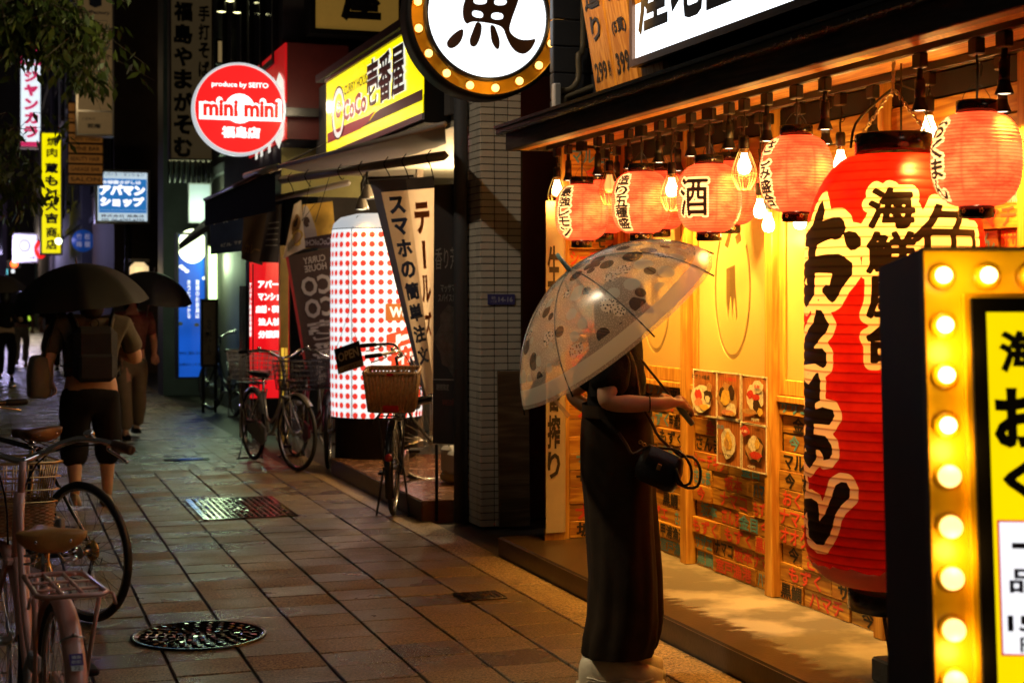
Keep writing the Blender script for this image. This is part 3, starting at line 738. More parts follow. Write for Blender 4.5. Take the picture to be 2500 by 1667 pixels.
def sdf(pts, E, near=None):
    """Signed distance (negative inside) of 2D points to closed outlines given as segments."""
    out = np.full(len(pts), 1.0)
    if len(E) == 0: return out
    lo = np.minimum(E[:, :2], E[:, 2:]).min(0) - .1; hi = np.maximum(E[:, :2], E[:, 2:]).max(0) + .1
    idx = np.where(((pts > lo) & (pts < hi)).all(1))[0]
    for c in range(0, len(idx), 4000):
        ii = idx[c:c + 4000]; p = pts[ii][:, None, :]
        a = E[None, :, :2]; d = E[None, :, 2:] - a; L = (d ** 2).sum(-1) + 1e-12
        t = np.clip(((p - a) * d).sum(-1) / L, 0, 1); q = a + d * t[..., None] - p
        dist = np.sqrt((q ** 2).sum(-1)).min(1)
        y1, y2 = E[None, :, 1], E[None, :, 3]; py = p[:, :, 1]
        cr = (y1 > py) != (y2 > py)
        xi = E[None, :, 0] + (py - y1) / np.where(np.abs(y2 - y1) < 1e-9, 1e-9, y2 - y1) * (E[None, :, 2] - E[None, :, 0])
        ins = (cr & (p[:, :, 0] < xi)).sum(1) % 2 == 1
        out[ii] = np.where(ins, -dist, dist)
    return out
def paper(name, red, margin, trans=.65, cream=(.92, .78, .50), inkw=.0, dark=(.50, .015, .008)):
    m, n, l = _mat(name); o = n['Material Output']; b = n['Principled BSDF']
    at_ = nd(n, 'ShaderNodeAttribute', attribute_name='ink'); tc = nd(n, 'ShaderNodeTexCoord')
    mp = nd(n, 'ShaderNodeMapping'); mp.inputs['Scale'].default_value = (4, 4, 9); l.new(tc.outputs['Object'], mp.inputs[0])
    nz = nd(n, 'ShaderNodeTexNoise'); nz.inputs['Scale'].default_value = 1.3; nz.inputs['Detail'].default_value = 7; nz.inputs['Roughness'].default_value = .7; l.new(mp.outputs[0], nz.inputs['Vector'])
    rp = nd(n, 'ShaderNodeValToRGB'); rp.color_ramp.elements[0].position = .36; rp.color_ramp.elements[1].position = .62
    rp.color_ramp.elements[0].color = c4(dark); rp.color_ramp.elements[1].color = c4(red); l.new(nz.outputs['Fac'], rp.inputs['Fac'])
    def step(v, w):
        r = nd(n, 'ShaderNodeMapRange'); r.inputs['From Min'].default_value = v - w; r.inputs['From Max'].default_value = v + w
        l.new(at_.outputs['Fac'], r.inputs['Value']); return r.outputs[0]
    ho = nd(n, 'ShaderNodeAttribute', attribute_name='hoop'); to = nd(n, 'ShaderNodeAttribute', attribute_name='tone')
    mt_ = nd(n, 'ShaderNodeMix', data_type='RGBA'); l.new(to.outputs['Fac'], mt_.inputs[0]); l.new(rp.outputs[0], mt_.inputs[6]); mt_.inputs[7].default_value = c4(dark); rp = mt_; rp_o = mt_.outputs[2]
    m1 = nd(n, 'ShaderNodeMix', data_type='RGBA'); l.new(step(margin, .0008), m1.inputs[0]); m1.inputs[6].default_value = c4(cream); l.new(rp_o, m1.inputs[7])
    m2 = nd(n, 'ShaderNodeMix', data_type='RGBA'); l.new(step(inkw, .0008), m2.inputs[0]); m2.inputs[6].default_value = (.010, .007, .005, 1); l.new(m1.outputs[2], m2.inputs[7])
    hm = nd(n, 'ShaderNodeMix', data_type='RGBA'); hm.blend_type = 'MULTIPLY'; l.new(ho.outputs['Fac'], hm.inputs[0]); l.new(m2.outputs[2], hm.inputs[6]); hm.inputs[7].default_value = (.42, .26, .2, 1); m2 = hm
    l.new(m2.outputs[2], b.inputs['Base Color']); b.inputs['Roughness'].default_value = .38
    tr = nd(n, 'ShaderNodeBsdfTranslucent'); l.new(m2.outputs[2], tr.inputs[0])
    mx = nd(n, 'ShaderNodeMixShader'); mx.inputs[0].default_value = trans; l.new(b.outputs[0], mx.inputs[1]); l.new(tr.outputs[0], mx.inputs[2]); l.new(mx.outputs[0], o.inputs[0])
    return m
M['lantern_paper'] = paper('lantern_paper', (.95, .25, .125), .012, .68, dark=(.84, .06, .03), inkw=.0018)
M['crest'] = pm('gold_crest', (.8, .5, .1), .35, metal=.6)
def marks(me, rows, ang, ts, seams, amt):
    # bamboo hoops (every sixth row) and brush-red tone at the seams and towards both ends
    H = np.zeros((rows + 1, len(ang))); H[::6, :] = 1
    q = np.abs(((ang * seams / (2 * PI)) + .5) % 1 - .5) * 2 * PI / seams
    se = np.exp(-(q / .045) ** 2) * .7; en = np.clip((np.abs(ts) - .55) / .45, 0, 1) ** 1.3
    wob = .25 * np.sin(ang * 5)[None, :] * np.sin(ts * 7 + 1)[:, None]
    T = np.clip(np.maximum(se[None, :], en[:, None] * (1 + wob)) * amt + 0 * H, 0, 1)
    for nm, A_ in (('hoop', H), ('tone', T)):
        a = me.attributes.new(nm, 'FLOAT', 'POINT'); a.data.foreach_set('value', A_.reshape(-1).astype(np.float32))
def lantern_mesh(Rm, hh, rn, ribs, n, prof, texts, name, mat, amp=.012, half=1.0):
    rows = ribs * 6; a0 = 0
    ang = np.linspace(0, 2 * PI, n, endpoint=False); ts = np.linspace(-1, 1, rows + 1)
    V = np.zeros((rows + 1, n, 3)); ST = np.zeros((rows + 1, n, 2))
    for i, t in enumerate(ts):
        r = prof(t) * (1 + amp * (-abs(math.sin(PI * ribs * (t + 1) / 2)) + .6)); 
        V[i, :, 0] = r * np.cos(ang); V[i, :, 1] = r * np.sin(ang); V[i, :, 2] = t * hh
        ST[i, :, 0] = (ang - PI) * Rm; ST[i, :, 1] = t * hh
    D = np.full((rows + 1) * n, 1.0)
    for E in texts: D = np.minimum(D, sdf(ST.reshape(-1, 2), E))
    fs = [(i * n + j, i * n + (j + 1) % n, (i + 1) * n + (j + 1) % n, (i + 1) * n + j) for i in range(rows) for j in range(n)]
    me = bpy.data.meshes.new(name); me.from_pydata(V.reshape(-1, 3).tolist(), [], fs); me.materials.append(mat)
    me.polygons.foreach_set('use_smooth', [True] * len(fs)); marks(me, rows, ang, ts, 8, .8)
    a = me.attributes.new('ink', 'FLOAT', 'POINT'); a.data.foreach_set('value', D.astype(np.float32)); me.update(); return me
def small_lantern(u, v, X, heading, chars, label, diam=.298, power=4.2, wide=.085, cords=True, tall=.20):
    y = yat(u, X); zc = zat(v, u, X=X); Rm = diam / 2; hh = Rm * 1.04
    t = thing('paper_lantern', label, 'lantern', (X, y, zc), R(heading - 180), group='red paper lanterns under the eave')
    E = []
    if chars:
        # angle runs anticlockwise seen from above; on the outside of the paper that reads left to right when s grows
        n = len(chars)
        if n == 1: E.append(text_edges(chars, 0, 0, .15, .17))
        else:
            p = 2 * tall * .68 / n
            for i, ch in enumerate(chars): E.append(text_edges('l' if ch == 'ー' else ch, rnd.uniform(-.004, .004), tall * .68 - p * (i + .5), wide * (.15 if ch == 'ー' else 1), p * .93))
    me = lantern_mesh(Rm, hh, .06, 26, 120 if chars else 56, lambda q: .058 + (Rm - .058) * max(0, 1 - abs(q) ** 2.7) ** .55, E, 'paper', M['lantern_paper'], .016)
    inst('paper', me, t)
    for s, r, h in ((1, .067, .042), (-1, .058, .040)):
        z = s * (hh + .004); a, b = (z - .004, z + h - .004) if s > 0 else (z - h + .004, z + .004)
        MB().lathe([(r - .006, a), (r, a + .002), (r, b - .002), (r - .004, b), (r - .010, b), (r - .010, a)], n=32).build('cap_ring', M['black_gloss'], t)
    cr = MB()
    for a in (R(20), R(80), R(140), R(200), R(260), R(320)):
        for q in range(5):
            b = 2 * PI * q / 5; cr.ball((.0585 * math.cos(a + .1 * math.cos(b)), .0585 * math.sin(a + .1 * math.cos(b)), -hh - .018 + .006 * math.sin(b)), .0032, 6, 4)
    cr.build('crest', M['crest'], t)
    top = ZC - .034 - zc
    mb = MB().tube([(0, 0, top - .055), (.004, 0, top * .6 + hh * .4), (0, 0, hh - .02)], .0045, 6)
    mb.tube([(.0, .0, top - .07), (.02, .0, top - .09), (.014, .004, top - .13), (-.004, 0, top - .10)], .002, 5)
    mb.tube([(-.058, 0, hh + .01), (-.045, .0, hh + .06), (0, 0, hh + .10), (.045, 0, hh + .06), (.058, 0, hh + .01)], .0013, 5)
    mb.build('cord', M['cable'], t)
    MB().box((0, 0, top - .028), (.034, .062, .056), None, .004).build('connector', M['lamp_black'], t)
    light('lantern_light', 'POINT', (0, 0, .01), power, (1, .68, .34), t, .028)
    return t
small_lantern(1420, 519, X1, 206, '最強レモン', 'red paper lantern with five slim characters, farthest left of the front row')
small_lantern(1475, 505, X2, 190, '', 'red paper lantern half hidden behind the farthest left lantern of the front row', power=3.2)
small_lantern(1565, 495, X1, 204, '造り五種盛', 'red paper lantern with five brush characters, straight above the umbrella tip')
small_lantern(1611, 490, X2, 190, '', 'red paper lantern half hidden behind the lantern above the umbrella', power=3.2)
small_lantern(1731, 484, X1, 213, '酒', 'red paper lantern with one large bold character')
small_lantern(1779, 472, X2, 190, '', 'red paper lantern half hidden behind the lantern with one large character', power=3.2)
small_lantern(1944, 425, X1, 181, 'さしみ盛合', 'red paper lantern just left of the giant lantern')
small_lantern(2384, 390, X1, 171, 'おくまん', 'red paper lantern right of the giant lantern, above the lit board')

# ---- the giant lantern
GX, GY, GR = 3.18, 5.04, .327
GT = GX * SN + GY * CS
gz = lambda v: EYE + (720 - v) * GT / F
gl = thing('giant_lantern', 'giant red lantern painted with bold black brush characters on cream', 'giant lantern', (GX, GY, 0))
zt, zb = gz(381), gz(1424); hh = (zt - zb) / 2; zm = (zt + zb) / 2
def on_lantern(u, v):
    d = ray(u, v); ox, oy = -GX, -GY
    a = d.x ** 2 + d.y ** 2; b = 2 * (ox * d.x + oy * d.y); c = ox * ox + oy * oy - GR * GR
    q = b * b - 4 * a * c
    t = (-b - math.sqrt(max(q, 0))) / (2 * a); p = Vector((0, 0, EYE)) + d * t
    an = math.atan2(p.y - GY, p.x - GX) % (2 * PI)
    return ((an - PI) * GR, p.z - zm)
Z1 = lambda p: on_lantern(1920 + p[0] / 3.136, 280 + p[1] / 3.136)
Z2 = lambda p: on_lantern(1920 + p[0] / 2.272, 760 + p[1] / 2.272)
g_o = [(213,652),(238,690),(262,745),(255,815),(330,785),(390,783),(430,815),(447,870),(440,905),(405,950),(370,960),(340,950),(300,965),(235,1000),(228,1030),(222,1085),(300,1070),(400,1065),(440,1085),(505,1135),(505,1220),(470,1270),(430,1320),(400,1380),(375,1425),(350,1440),(325,1420),(275,1360),(275,1330),(300,1300),(330,1310),(350,1215),(250,1210),(218,1215),(215,1370),(190,1420),(155,1475),(130,1440),(118,1380),(120,1260),(132,1160),(165,1110),(168,1015),(145,1010),(142,920),(165,870),(182,850),(190,760),(200,690)]
g_o2 = [(155,1250),(140,1290),(160,1310)]
g_d = [(430,910),(470,890),(530,900),(570,950),(572,1000),(530,1035),(490,1040),(460,1010),(440,950)]
g_k = [(165,-10),(195,-5),(238,75),(225,110),(190,150),(150,205),(200,205),(222,235),(222,300),(205,315),(185,305),(160,290),(95,300),(85,260),(85,180),(105,140),(150,60),(158,20)]
g_m = [(90,370),(125,405),(165,342),(178,340),(188,390),(185,495),(160,510),(158,545),(200,530),(255,545),(268,580),(240,630),(190,625),(152,622),(152,680),(215,690),(250,740),(255,790),(235,820),(205,825),(200,790),(185,770),(165,765),(165,820),(130,870),(105,840),(75,800),(72,740),(85,690),(105,680),(108,625),(75,630),(70,640),(68,550),(100,540),(105,500),(90,450)]
g_m2 = [(105,752),(115,780),(100,775)]
g_n = [(92,905),(105,910),(110,960),(100,1040),(140,1035),(170,1055),(180,1095),(182,1165),(215,1120),(250,1030),(270,965),(305,945),(335,950),(352,985),(352,1030),(300,1080),(270,1130),(255,1200),(240,1240),(205,1295),(165,1290),(125,1250),(115,1110),(80,1150),(68,1145),(70,1000),(85,920)]
EE = [np.vstack([loop_edges([Z1(p) for p in g_o]), loop_edges([Z1(p) for p in g_o2])]), loop_edges([Z1(p) for p in g_d]), loop_edges([Z2(p) for p in g_k]),
      np.vstack([loop_edges([Z2(p) for p in g_m]), loop_edges([Z2(p) for p in g_m2])]), loop_edges([Z2(p) for p in g_n])]
def chars_on(chars, u, v0, v1, w):
    p = (v1 - v0) / len(chars); out = []
    for i, ch in enumerate(chars):
        s, z = on_lantern(u, v0 + p * (i + .5)); out.append(text_edges(ch, s, z, w, p * .90 * GT / F * .93))
    return out
small = chars_on('海鮮屋台', 2176, 452, 890, .165)
big = chars_on('魚', 2330, 480, 760, .33)
def gprof(q):
    z = q * hh + zm
    if q > 0:
        e = (z - 1.70) / (zt - 1.70)
        return GR * (1 - .0 * q) if e < 0 else .15 + (GR - .15) * max(0, 1 - e ** 2.0) ** .62
    e = (.68 - z) / (.68 - zb)
    return GR if e < 0 else .185 + (GR - .185) * max(0, 1 - e ** 2.6) ** .6
M['giant_paper'] = paper('giant_paper', (.58, .020, .010), .033, .60, dark=(.40, .006, .004), cream=(.94, .82, .58))
# thinner border round the small characters: grow their ink distance
class _S(np.ndarray): pass
def giant_mesh():
    ribs, n = 46, 360; rows = ribs * 6
    ang = np.linspace(0, 2 * PI, n, endpoint=False); ts = np.linspace(-1, 1, rows + 1)
    V = np.zeros((rows + 1, n, 3)); ST = np.zeros((rows + 1, n, 2))
    for i, t in enumerate(ts):
        ph = ribs * (t + 1) / 2; r = gprof(t) * (1 + .009 * (-(abs(2 * (ph % 1) - 1)) ** 3 + .3))
        V[i, :, 0] = r * np.cos(ang); V[i, :, 1] = r * np.sin(ang); V[i, :, 2] = t * hh + zm
        ST[i, :, 0] = (ang - PI) * GR; ST[i, :, 1] = t * hh
    P = ST.reshape(-1, 2); D = np.full(len(P), 1.0)
    for E in EE + big: D = np.minimum(D, sdf(P, E))
    for E in small:
        d = sdf(P, E) - .006; d = np.where(d > 0, d * 1.35, d); D = np.minimum(D, d)
    fs = [(i * n + j, i * n + (j + 1) % n, (i + 1) * n + (j + 1) % n, (i + 1) * n + j) for i in range(rows) for j in range(n)]
    me = bpy.data.meshes.new('paper'); me.from_pydata(V.reshape(-1, 3).tolist(), [], fs); me.materials.append(M['giant_paper'])
    me.polygons.foreach_set('use_smooth', [True] * len(fs)); marks(me, rows, ang, ts, 12, .35)
    a = me.attributes.new('ink', 'FLOAT', 'POINT'); a.data.foreach_set('value', D.astype(np.float32)); me.update(); return me
inst('paper', giant_mesh(), gl)
MB().lathe([(.128, zt - .012), (.141, zt - .012), (.141, zt + .078), (.133, zt + .082), (.120, zt + .082), (.120, zt)], n=48).build('cap_ring', M['black_gloss'], gl)
zq = gz(1485)
MB().lathe([(.155, zb + .012), (.168, zb + .010), (.168, zq), (.160, zq - .004), (.001, zq - .004)], n=48).build('cap_ring', M['black_gloss'], gl)
# torn white lower edge
tm = MB(); P = []
for i in range(97):
    a = 2 * PI * i / 96; row = []
    for j in range(6):
        z = .575 - .02 * rnd.random() * (j == 0) - (.575 - zb - .006) * j / 5; q = (z - zm) / hh; r = gprof(q) + .004
        row.append((r * math.cos(a), r * math.sin(a), z))
    P.append(row)
P[-1] = P[0]
tm.grid(P).build('torn_lining', paper('torn_paper', (.75, .62, .48), -9, .5, dark=(.6, .48, .36), inkw=-10), gl)
mb = MB(); ch = ZC - .002
def chain(mb, a, b, n, r=.0095, w=.0022):
    a, b = Vector(a), Vector(b); d = (b - a); L = d.length; d.normalize(); q = d.to_track_quat('Z', 'Y')
    for i in range(n):
        c = a + d * (L * (i + .5) / n); pts = []
        for k in range(10):
            t = 2 * PI * k / 10; p = Vector((r * .62 * math.cos(t), 0, r * 1.15 * math.sin(t)))
            if i % 2: p = Vector((p.y, p.x, p.z))
            pts.append(c + q @ p)
        mb.tube(pts, w, 5, closed=True)
chain(mb, (0, 0, ch), (0, .0, ch - .12), 8); chain(mb, (.005, .005, ch - .02), (-.01, -.01, ch - .15), 8)
chain(mb, (0, 0, ch - .12), (.09, -.09, zt + .07), 16); chain(mb, (0, 0, ch - .12), (-.09, .09, zt + .07), 16)
mb.build('chain', pm('chain_steel', (.55, .42, .25), .3, metal=1), gl)
MB().tube([(0, 0, ch - .12), (-.06, .02, ch - .17), (-.13, .05, zt + .12), (-.145, .06, zt + .03)], .005, 6).tube([(0, 0, ch - .1), (.08, -.03, ch - .13), (.13, -.05, zt + .1)], .003, 6).tube([(.02, -.02, ch - .03), (.02, -.02, zt)], .0045, 6).build('cord', M['cable'], gl)
mb = MB(); chain(mb, (-.045, 0, zq), (-.01, .0, .20), 26, .011); chain(mb, (-.015, 0, zq), (.0, .0, .20), 26, .011)
mb.build('chain', M['darkmetal'], gl)
light('lantern_light', 'POINT', (0, 0, 1.80), 30, AMBER2, gl, .03)
light('lantern_light', 'POINT', (0, 0, 1.25), 4, AMBER2, gl, .03)
t = thing('chain_weight', 'dark concrete block with a bent hook holding the lantern chain', 'weight', (GX, GY, ZS))
MB().box((.02, 0, .045), (.16, .12, .09), None, .008).build('block', pm('weight_block', (.09, .08, .06), .7, var=.3, bump=.3), t)
MB().tube([(.06, -.02, .088), (.06, -.02, .13), (.075, -.02, .15), (.075, -.02, .175), (.055, -.02, .188), (.035, -.02, .18), (.03, -.02, .165)], .006, 8).build('hook', pm('rusty_hook', (.16, .07, .04), .6, metal=.5, var=.3, scale=30), t)

# ================================================================== ROUND FISH SIGN
c = at(1187, 42, Y=8.96); fs_ = thing('round_sign', 'round white lit sign with a black fish character ringed by bulbs', 'sign', (c.x, c.y, c.z), R(-2))
fr = frame((0, 0, 0), (1, 0, 0), (0, 0, 1)); Ro = .492
M['amber_paint'] = pm('amber_paint', (.72, .40, .03), .3, var=.1)
def ringprof(mb, prof, n=72): mb.lathe([(r, z) for r, z in prof], n=n, axis='Y')
mb = MB(); ringprof(mb, [(Ro - .018, -.055), (Ro, -.055), (Ro + .006, .0), (Ro + .006, .16), (Ro - .03, .17), (.001, .17)]); mb.build('case', M['black'], fs_)
mb = MB(); ringprof(mb, [(Ro - .02, -.05), (Ro - .024, .0), (.385, .0)]); mb.build('bulb_channel', M['amber_paint'], fs_)
mb = MB(); ringprof(mb, [(.392, .0), (.392, -.05), (.372, -.055), (.368, -.03)]); mb.build('inner_rim', M['darkmetal'], fs_)
mb = MB(); ringprof(mb, [(.37, -.03), (.001, -.03)]); mb.build('lit_panel', glow('fish_white', (.90, .96, 1.0), 1.9), fs_)
M['globe'] = pm('globe_bulb', (1, .8, .45), .2, emit=(1, .58, .14), estr=3.2)
gm = MB().ball((0, -.02, 0), .024, 14, 10).mesh('bulb', M['globe'])
sk = MB().lathe([(.03, 0), (.03, -.008), (.016, -.012)], axis='Y', n=16).mesh('socket', M['amber_paint'])
for i in range(17):
    a = R(-83) + 2 * PI * i / 17; p = (.432 * math.cos(a), 0, .432 * math.sin(a)); b = inst('bulb', gm, fs_, p); inst('socket', sk, b)
def q4(p): u = 600 + p[0] / 2.613; v = p[1] / 2.613; k = (205 / Ro) ; return ((u - 1187) / k, (42 - v) / k)
body = [(1385,0),(1365,60),(1365,130),(1390,175),(1420,155),(1460,150),(1580,160),(1640,180),(1660,240),(1690,300),(1730,340),(1780,352),(1818,330),(1848,290),(1868,240),(1818,255),(1748,255),(1698,225),(1678,190),(1698,120),(1733,30),(1743,0),(1750,-60),(1700,-120),(1560,-150),(1400,-190),(1330,-120),(1380,-80)]
holes = [[(1440,-10),(1530,-5),(1525,35),(1435,40)],[(1580,-5),(1670,-5),(1655,35),(1575,38)],[(1430,75),(1505,85),(1500,130),(1425,120)],[(1560,85),(1640,85),(1640,130),(1555,132)],[(1450,-90),(1660,-90),(1650,-50),(1445,-50)]]
parts = [[body] + holes, [[(1255,300),(1275,265),(1330,215),(1370,200),(1368,250),(1345,300),(1300,335),(1265,330)]], [[(1460,148),(1495,165),(1490,230),(1470,290),(1445,320),(1415,310),(1410,270),(1430,220),(1445,180)]], [[(1550,165),(1580,170),(1600,220),(1617,270),(1612,325),(1590,325),(1560,280),(1552,220)]]]
def chaikin(lp, k=2):
    for _ in range(k):
        o = []
        for i in range(len(lp)):
            a, b = lp[i], lp[(i + 1) % len(lp)]; o += [(a[0] * .75 + b[0] * .25, a[1] * .75 + b[1] * .25), (a[0] * .25 + b[0] * .75, a[1] * .25 + b[1] * .75)]
        lp = o
    return lp
mb = MB(); f2 = frame((0, -.031, 0), (1, 0, 0), (0, 0, 1))
for k, pl in enumerate(parts):
    vs, fs = extrude_poly([chaikin([q4(p) for p in lp], 2) for lp in pl], .006, lambda x, y, d, k=k: f2(x, y, d + .0003 * k)); mb.add(vs, fs)
mb.build('fish_character', M['ink_brown'], fs_)
MB().bb(.2, .75, .03, .16, -.32, .22).build('bracket', M['black'], fs_)
light('ring_glow', 'POINT', (.0, -.12, -.42), .8, AMBER, fs_, .05); light('ring_glow', 'POINT', (-.42, -.12, .0), .5, AMBER, fs_, .05); light('ring_glow', 'POINT', (.42, -.12, -.05), .8, AMBER, fs_, .05)

# ================================================================== FOREGROUND LIT BOARD
rv = Vector((CS, -SN, 0)); fv = Vector((SN, CS, 0)); uv = Vector((0, 0, 1))
P0 = at(2255, 607, t=3.14)
rgt = (rv * math.cos(R(5)) - fv * math.sin(R(5))).normalized(); upv = (uv * math.cos(R(6)) + fv * math.sin(R(6)))
fb = thing('lit_signboard', 'tall yellow lit signboard with a black frame edged in glowing globe bulbs', 'signboard', (P0.x, P0.y, 0))
fr = frame(P0, rgt, upv); nrm = rgt.cross(upv)
BW, BH = .72, 1.60
mb = MB(); vs = [fr(x, y, d) for d, e in ((-.36, .035), (-.045, .0)) for (x, y) in ((-e - .003, -BH), (BW + e + .003, -BH), (BW + e + .003, .004), (-e - .003, .004))]
mb.add(vs, [(0, 3, 2, 1), (4, 5, 6, 7), (0, 1, 5, 4), (1, 2, 6, 5), (2, 3, 7, 6), (3, 0, 4, 7)])
slab_fr(mb, fr, -.003, .0, -BH, .004, -.046, .0); slab_fr(mb, fr, BW, BW + .003, -BH, .004, -.046, .0); slab_fr(mb, fr, 0, BW, .0, .004, -.046, .0)
mb.build('case', M['black'], fb, world=True)
M['yellow_paint'] = pm('yellow_paint', (.85, .45, .005), .28, var=.08)
mb = MB(); slab_fr(mb, fr, .0, .088, -BH, -.001, -.044, -.036); slab_fr(mb, fr, BW - .088, BW, -BH, -.001, -.044, -.036); slab_fr(mb, fr, .088, BW - .088, -.1, -.001, -.044, -.036)
slab_fr(mb, fr, .078, .0885, -BH, -.1, -.036, -.003); slab_fr(mb, fr, .078, BW - .078, -.1005, -.09, -.036, -.003)
mb.build('bulb_channel', M['yellow_paint'], fb, world=True)
mb = MB(); rectframe(mb, fr, .089, BW - .089, -BH + .02, -.101, .028, .012); mb.build('inner_frame', M['black'], fb, world=True)
mb = MB(); slab_fr(mb, fr, .117, BW - .117, -BH + .05, -.129, -.03, .001); mb.build('lit_panel', glow('board_yellow', (1.0, .74, .0), 1.05), fb, world=True)
M['globe2'] = pm('globe_bulb_bright', (1, .85, .5), .2, emit=(1, .70, .20), estr=2.6)
M['globe_clear'] = pm('globe_bulb_clear', (1, .8, .4), .08, emit=(1, .72, .25), estr=9)
def globe(x, y, clear):
    c = fr(x, y, -.030); q = nrm.to_track_quat('Z', 'Y').to_euler()
    b = bpy.data.objects.new('bulb', gb2[clear]); COL.objects.link(b); b.parent = fb; b.location = c - fb.location; b.rotation_euler = q
    inst('socket', sk2, b)
gb2 = [MB().ball((0, 0, .022), .0225, 18, 12).mesh('bulb', M['globe2']), MB().ball((0, 0, .022), .0165, 14, 10, (1, 1, 1.1)).mesh('bulb', M['globe_clear'])]
sk2 = MB().lathe([(.027, -.006), (.027, .0), (.022, .003), (.013, .004)], n=20).mesh('socket', M['yellow_paint'])
for i in range(15): globe(.040, -.053 - .1005 * i, i < 4)
for i in range(1, 7): globe(.040 + .0885 * i, -.053, True)
for i in range(1, 15): globe(BW - .04, -.053 - .1005 * i, i < 4)
for i in range(8): light('board_glow', 'POINT', fr(.042, -.003 - .201 * i if i else -.053, .022) - fb.location, .55, (1, .55, .10), fb, .02)
mb = MB()
def fx(u, v):            # photo pixel -> board coordinates
    d = ray(u, v); o = Vector((0, 0, EYE)); t = (P0 - o).dot(nrm) / d.dot(nrm); p = o + d * t - P0
    return p.dot(rgt), p.dot(upv)
def bt(s, u0, v0, u1, v1, bold, off=.002):
    (x0, y0), (x1, y1) = fx(u0, v0), fx(u1, v1); put_text(mb, s, fr, (x0 + x1) / 2, (y0 + y1) / 2, x1 - x0, y0 - y1, bold, off)
bt('海', 2434, 805, 2545, 908, .045); bt('お', 2420, 945, 2560, 1092, .05); bt('く', 2440, 1110, 2540, 1230, .05)
mb.build('lettering', M['ink_black'], fb, world=True)
mb = MB(); x0, y0 = fx(2427, 1267); x1, y1 = x0 + .30, fx(2445, 1598)[1]
rectframe(mb, fr, x0, x1, y1, y0, .004, .0035); mb.build('price_border', pm('red_border', (.7, .02, .03), .4, emit=(.9, .02, .05), estr=.6), fb, world=True)
mb = MB(); slab_fr(mb, fr, x0 + .004, x1 - .004, y1 + .004, y0 - .004, .0011, .003); mb.build('price_panel', glow('board_white', (.95, .95, 1.0), 1.15), fb, world=True)
mb = MB(); M['indigo'] = pm('indigo_ink', (.02, .015, .06), .5)
bt('一', 2462, 1322, 2540, 1337, .04, .0035); bt('品', 2455, 1385, 2530, 1445, .03, .0035); bt('150', 2450, 1498, 2560, 1540, .04, .0035); bt('円', 2480, 1552, 2530, 1590, .03, .0035)
mb.build('lettering', M['indigo'], fb, world=True)
# ---- feet
mb = MB(); 
for x in (.05, BW - .05): 
    p = fr(x, -BH, -.15); mb.tube([p, (p.x, p.y, .0)], .02, 8)
mb.build('foot', M['black'], fb, world=True)

# ================================================================== BANNER BOARD, POSTERS, NUMBER PLATE
Y0 = 8.58; x0, xm, x1 = xat(1333, Y0), xat(1371, Y0), xat(1388, Y0)
zt_, zb_ = 2.1, zat(1300, 1350, Y=Y0)
bn = thing('vertical_banner', 'tall cream vertical banner lettered in black at the far corner of the shop', 'banner', (x0, Y0, ZS))
P = []
for j in range(13):
    z = zb_ + (zt_ - zb_) * j / 12; row = []
    for i in range(5): row.append((x0 + (xm - x0) * i / 4, Y0, z))
    for i in range(1, 9): a = i / 8 * R(80); row.append((xm + .036 * math.sin(a), Y0 + .036 * (1 - math.cos(a)), z))
    P.append(row)
MB().grid(P).build('sheet', pm('vinyl', (.42, .36, .26), .5, var=.12, scale=5), bn, world=True)
fr = frame((x0, Y0 - .001, 0), (1, 0, 0), (0, 0, 1)); mb = MB()
for ch, v0, v1 in (('生', 600, 700), ('一', 872, 890), ('番', 925, 1005), ('搾', 1012, 1095), ('り', 1102, 1168), ('ル', 800, 860), ('ビ', 715, 770)):
    put_text(mb, ch, fr, (xm - x0) / 2, (zat(v0, 1350, Y=Y0) + zat(v1, 1350, Y=Y0)) / 2, (xm - x0) * .82, zat(v0, 1350, Y=Y0) - zat(v1, 1350, Y=Y0), .03, .001)
mb.build('lettering', M['ink_black'], bn, world=True)
MB().bb(x0 + .0, x1 - .01, Y0 + .02, Y0 + .035, ZS, zb_ + .02).build('foot', M['post'], bn, world=True)

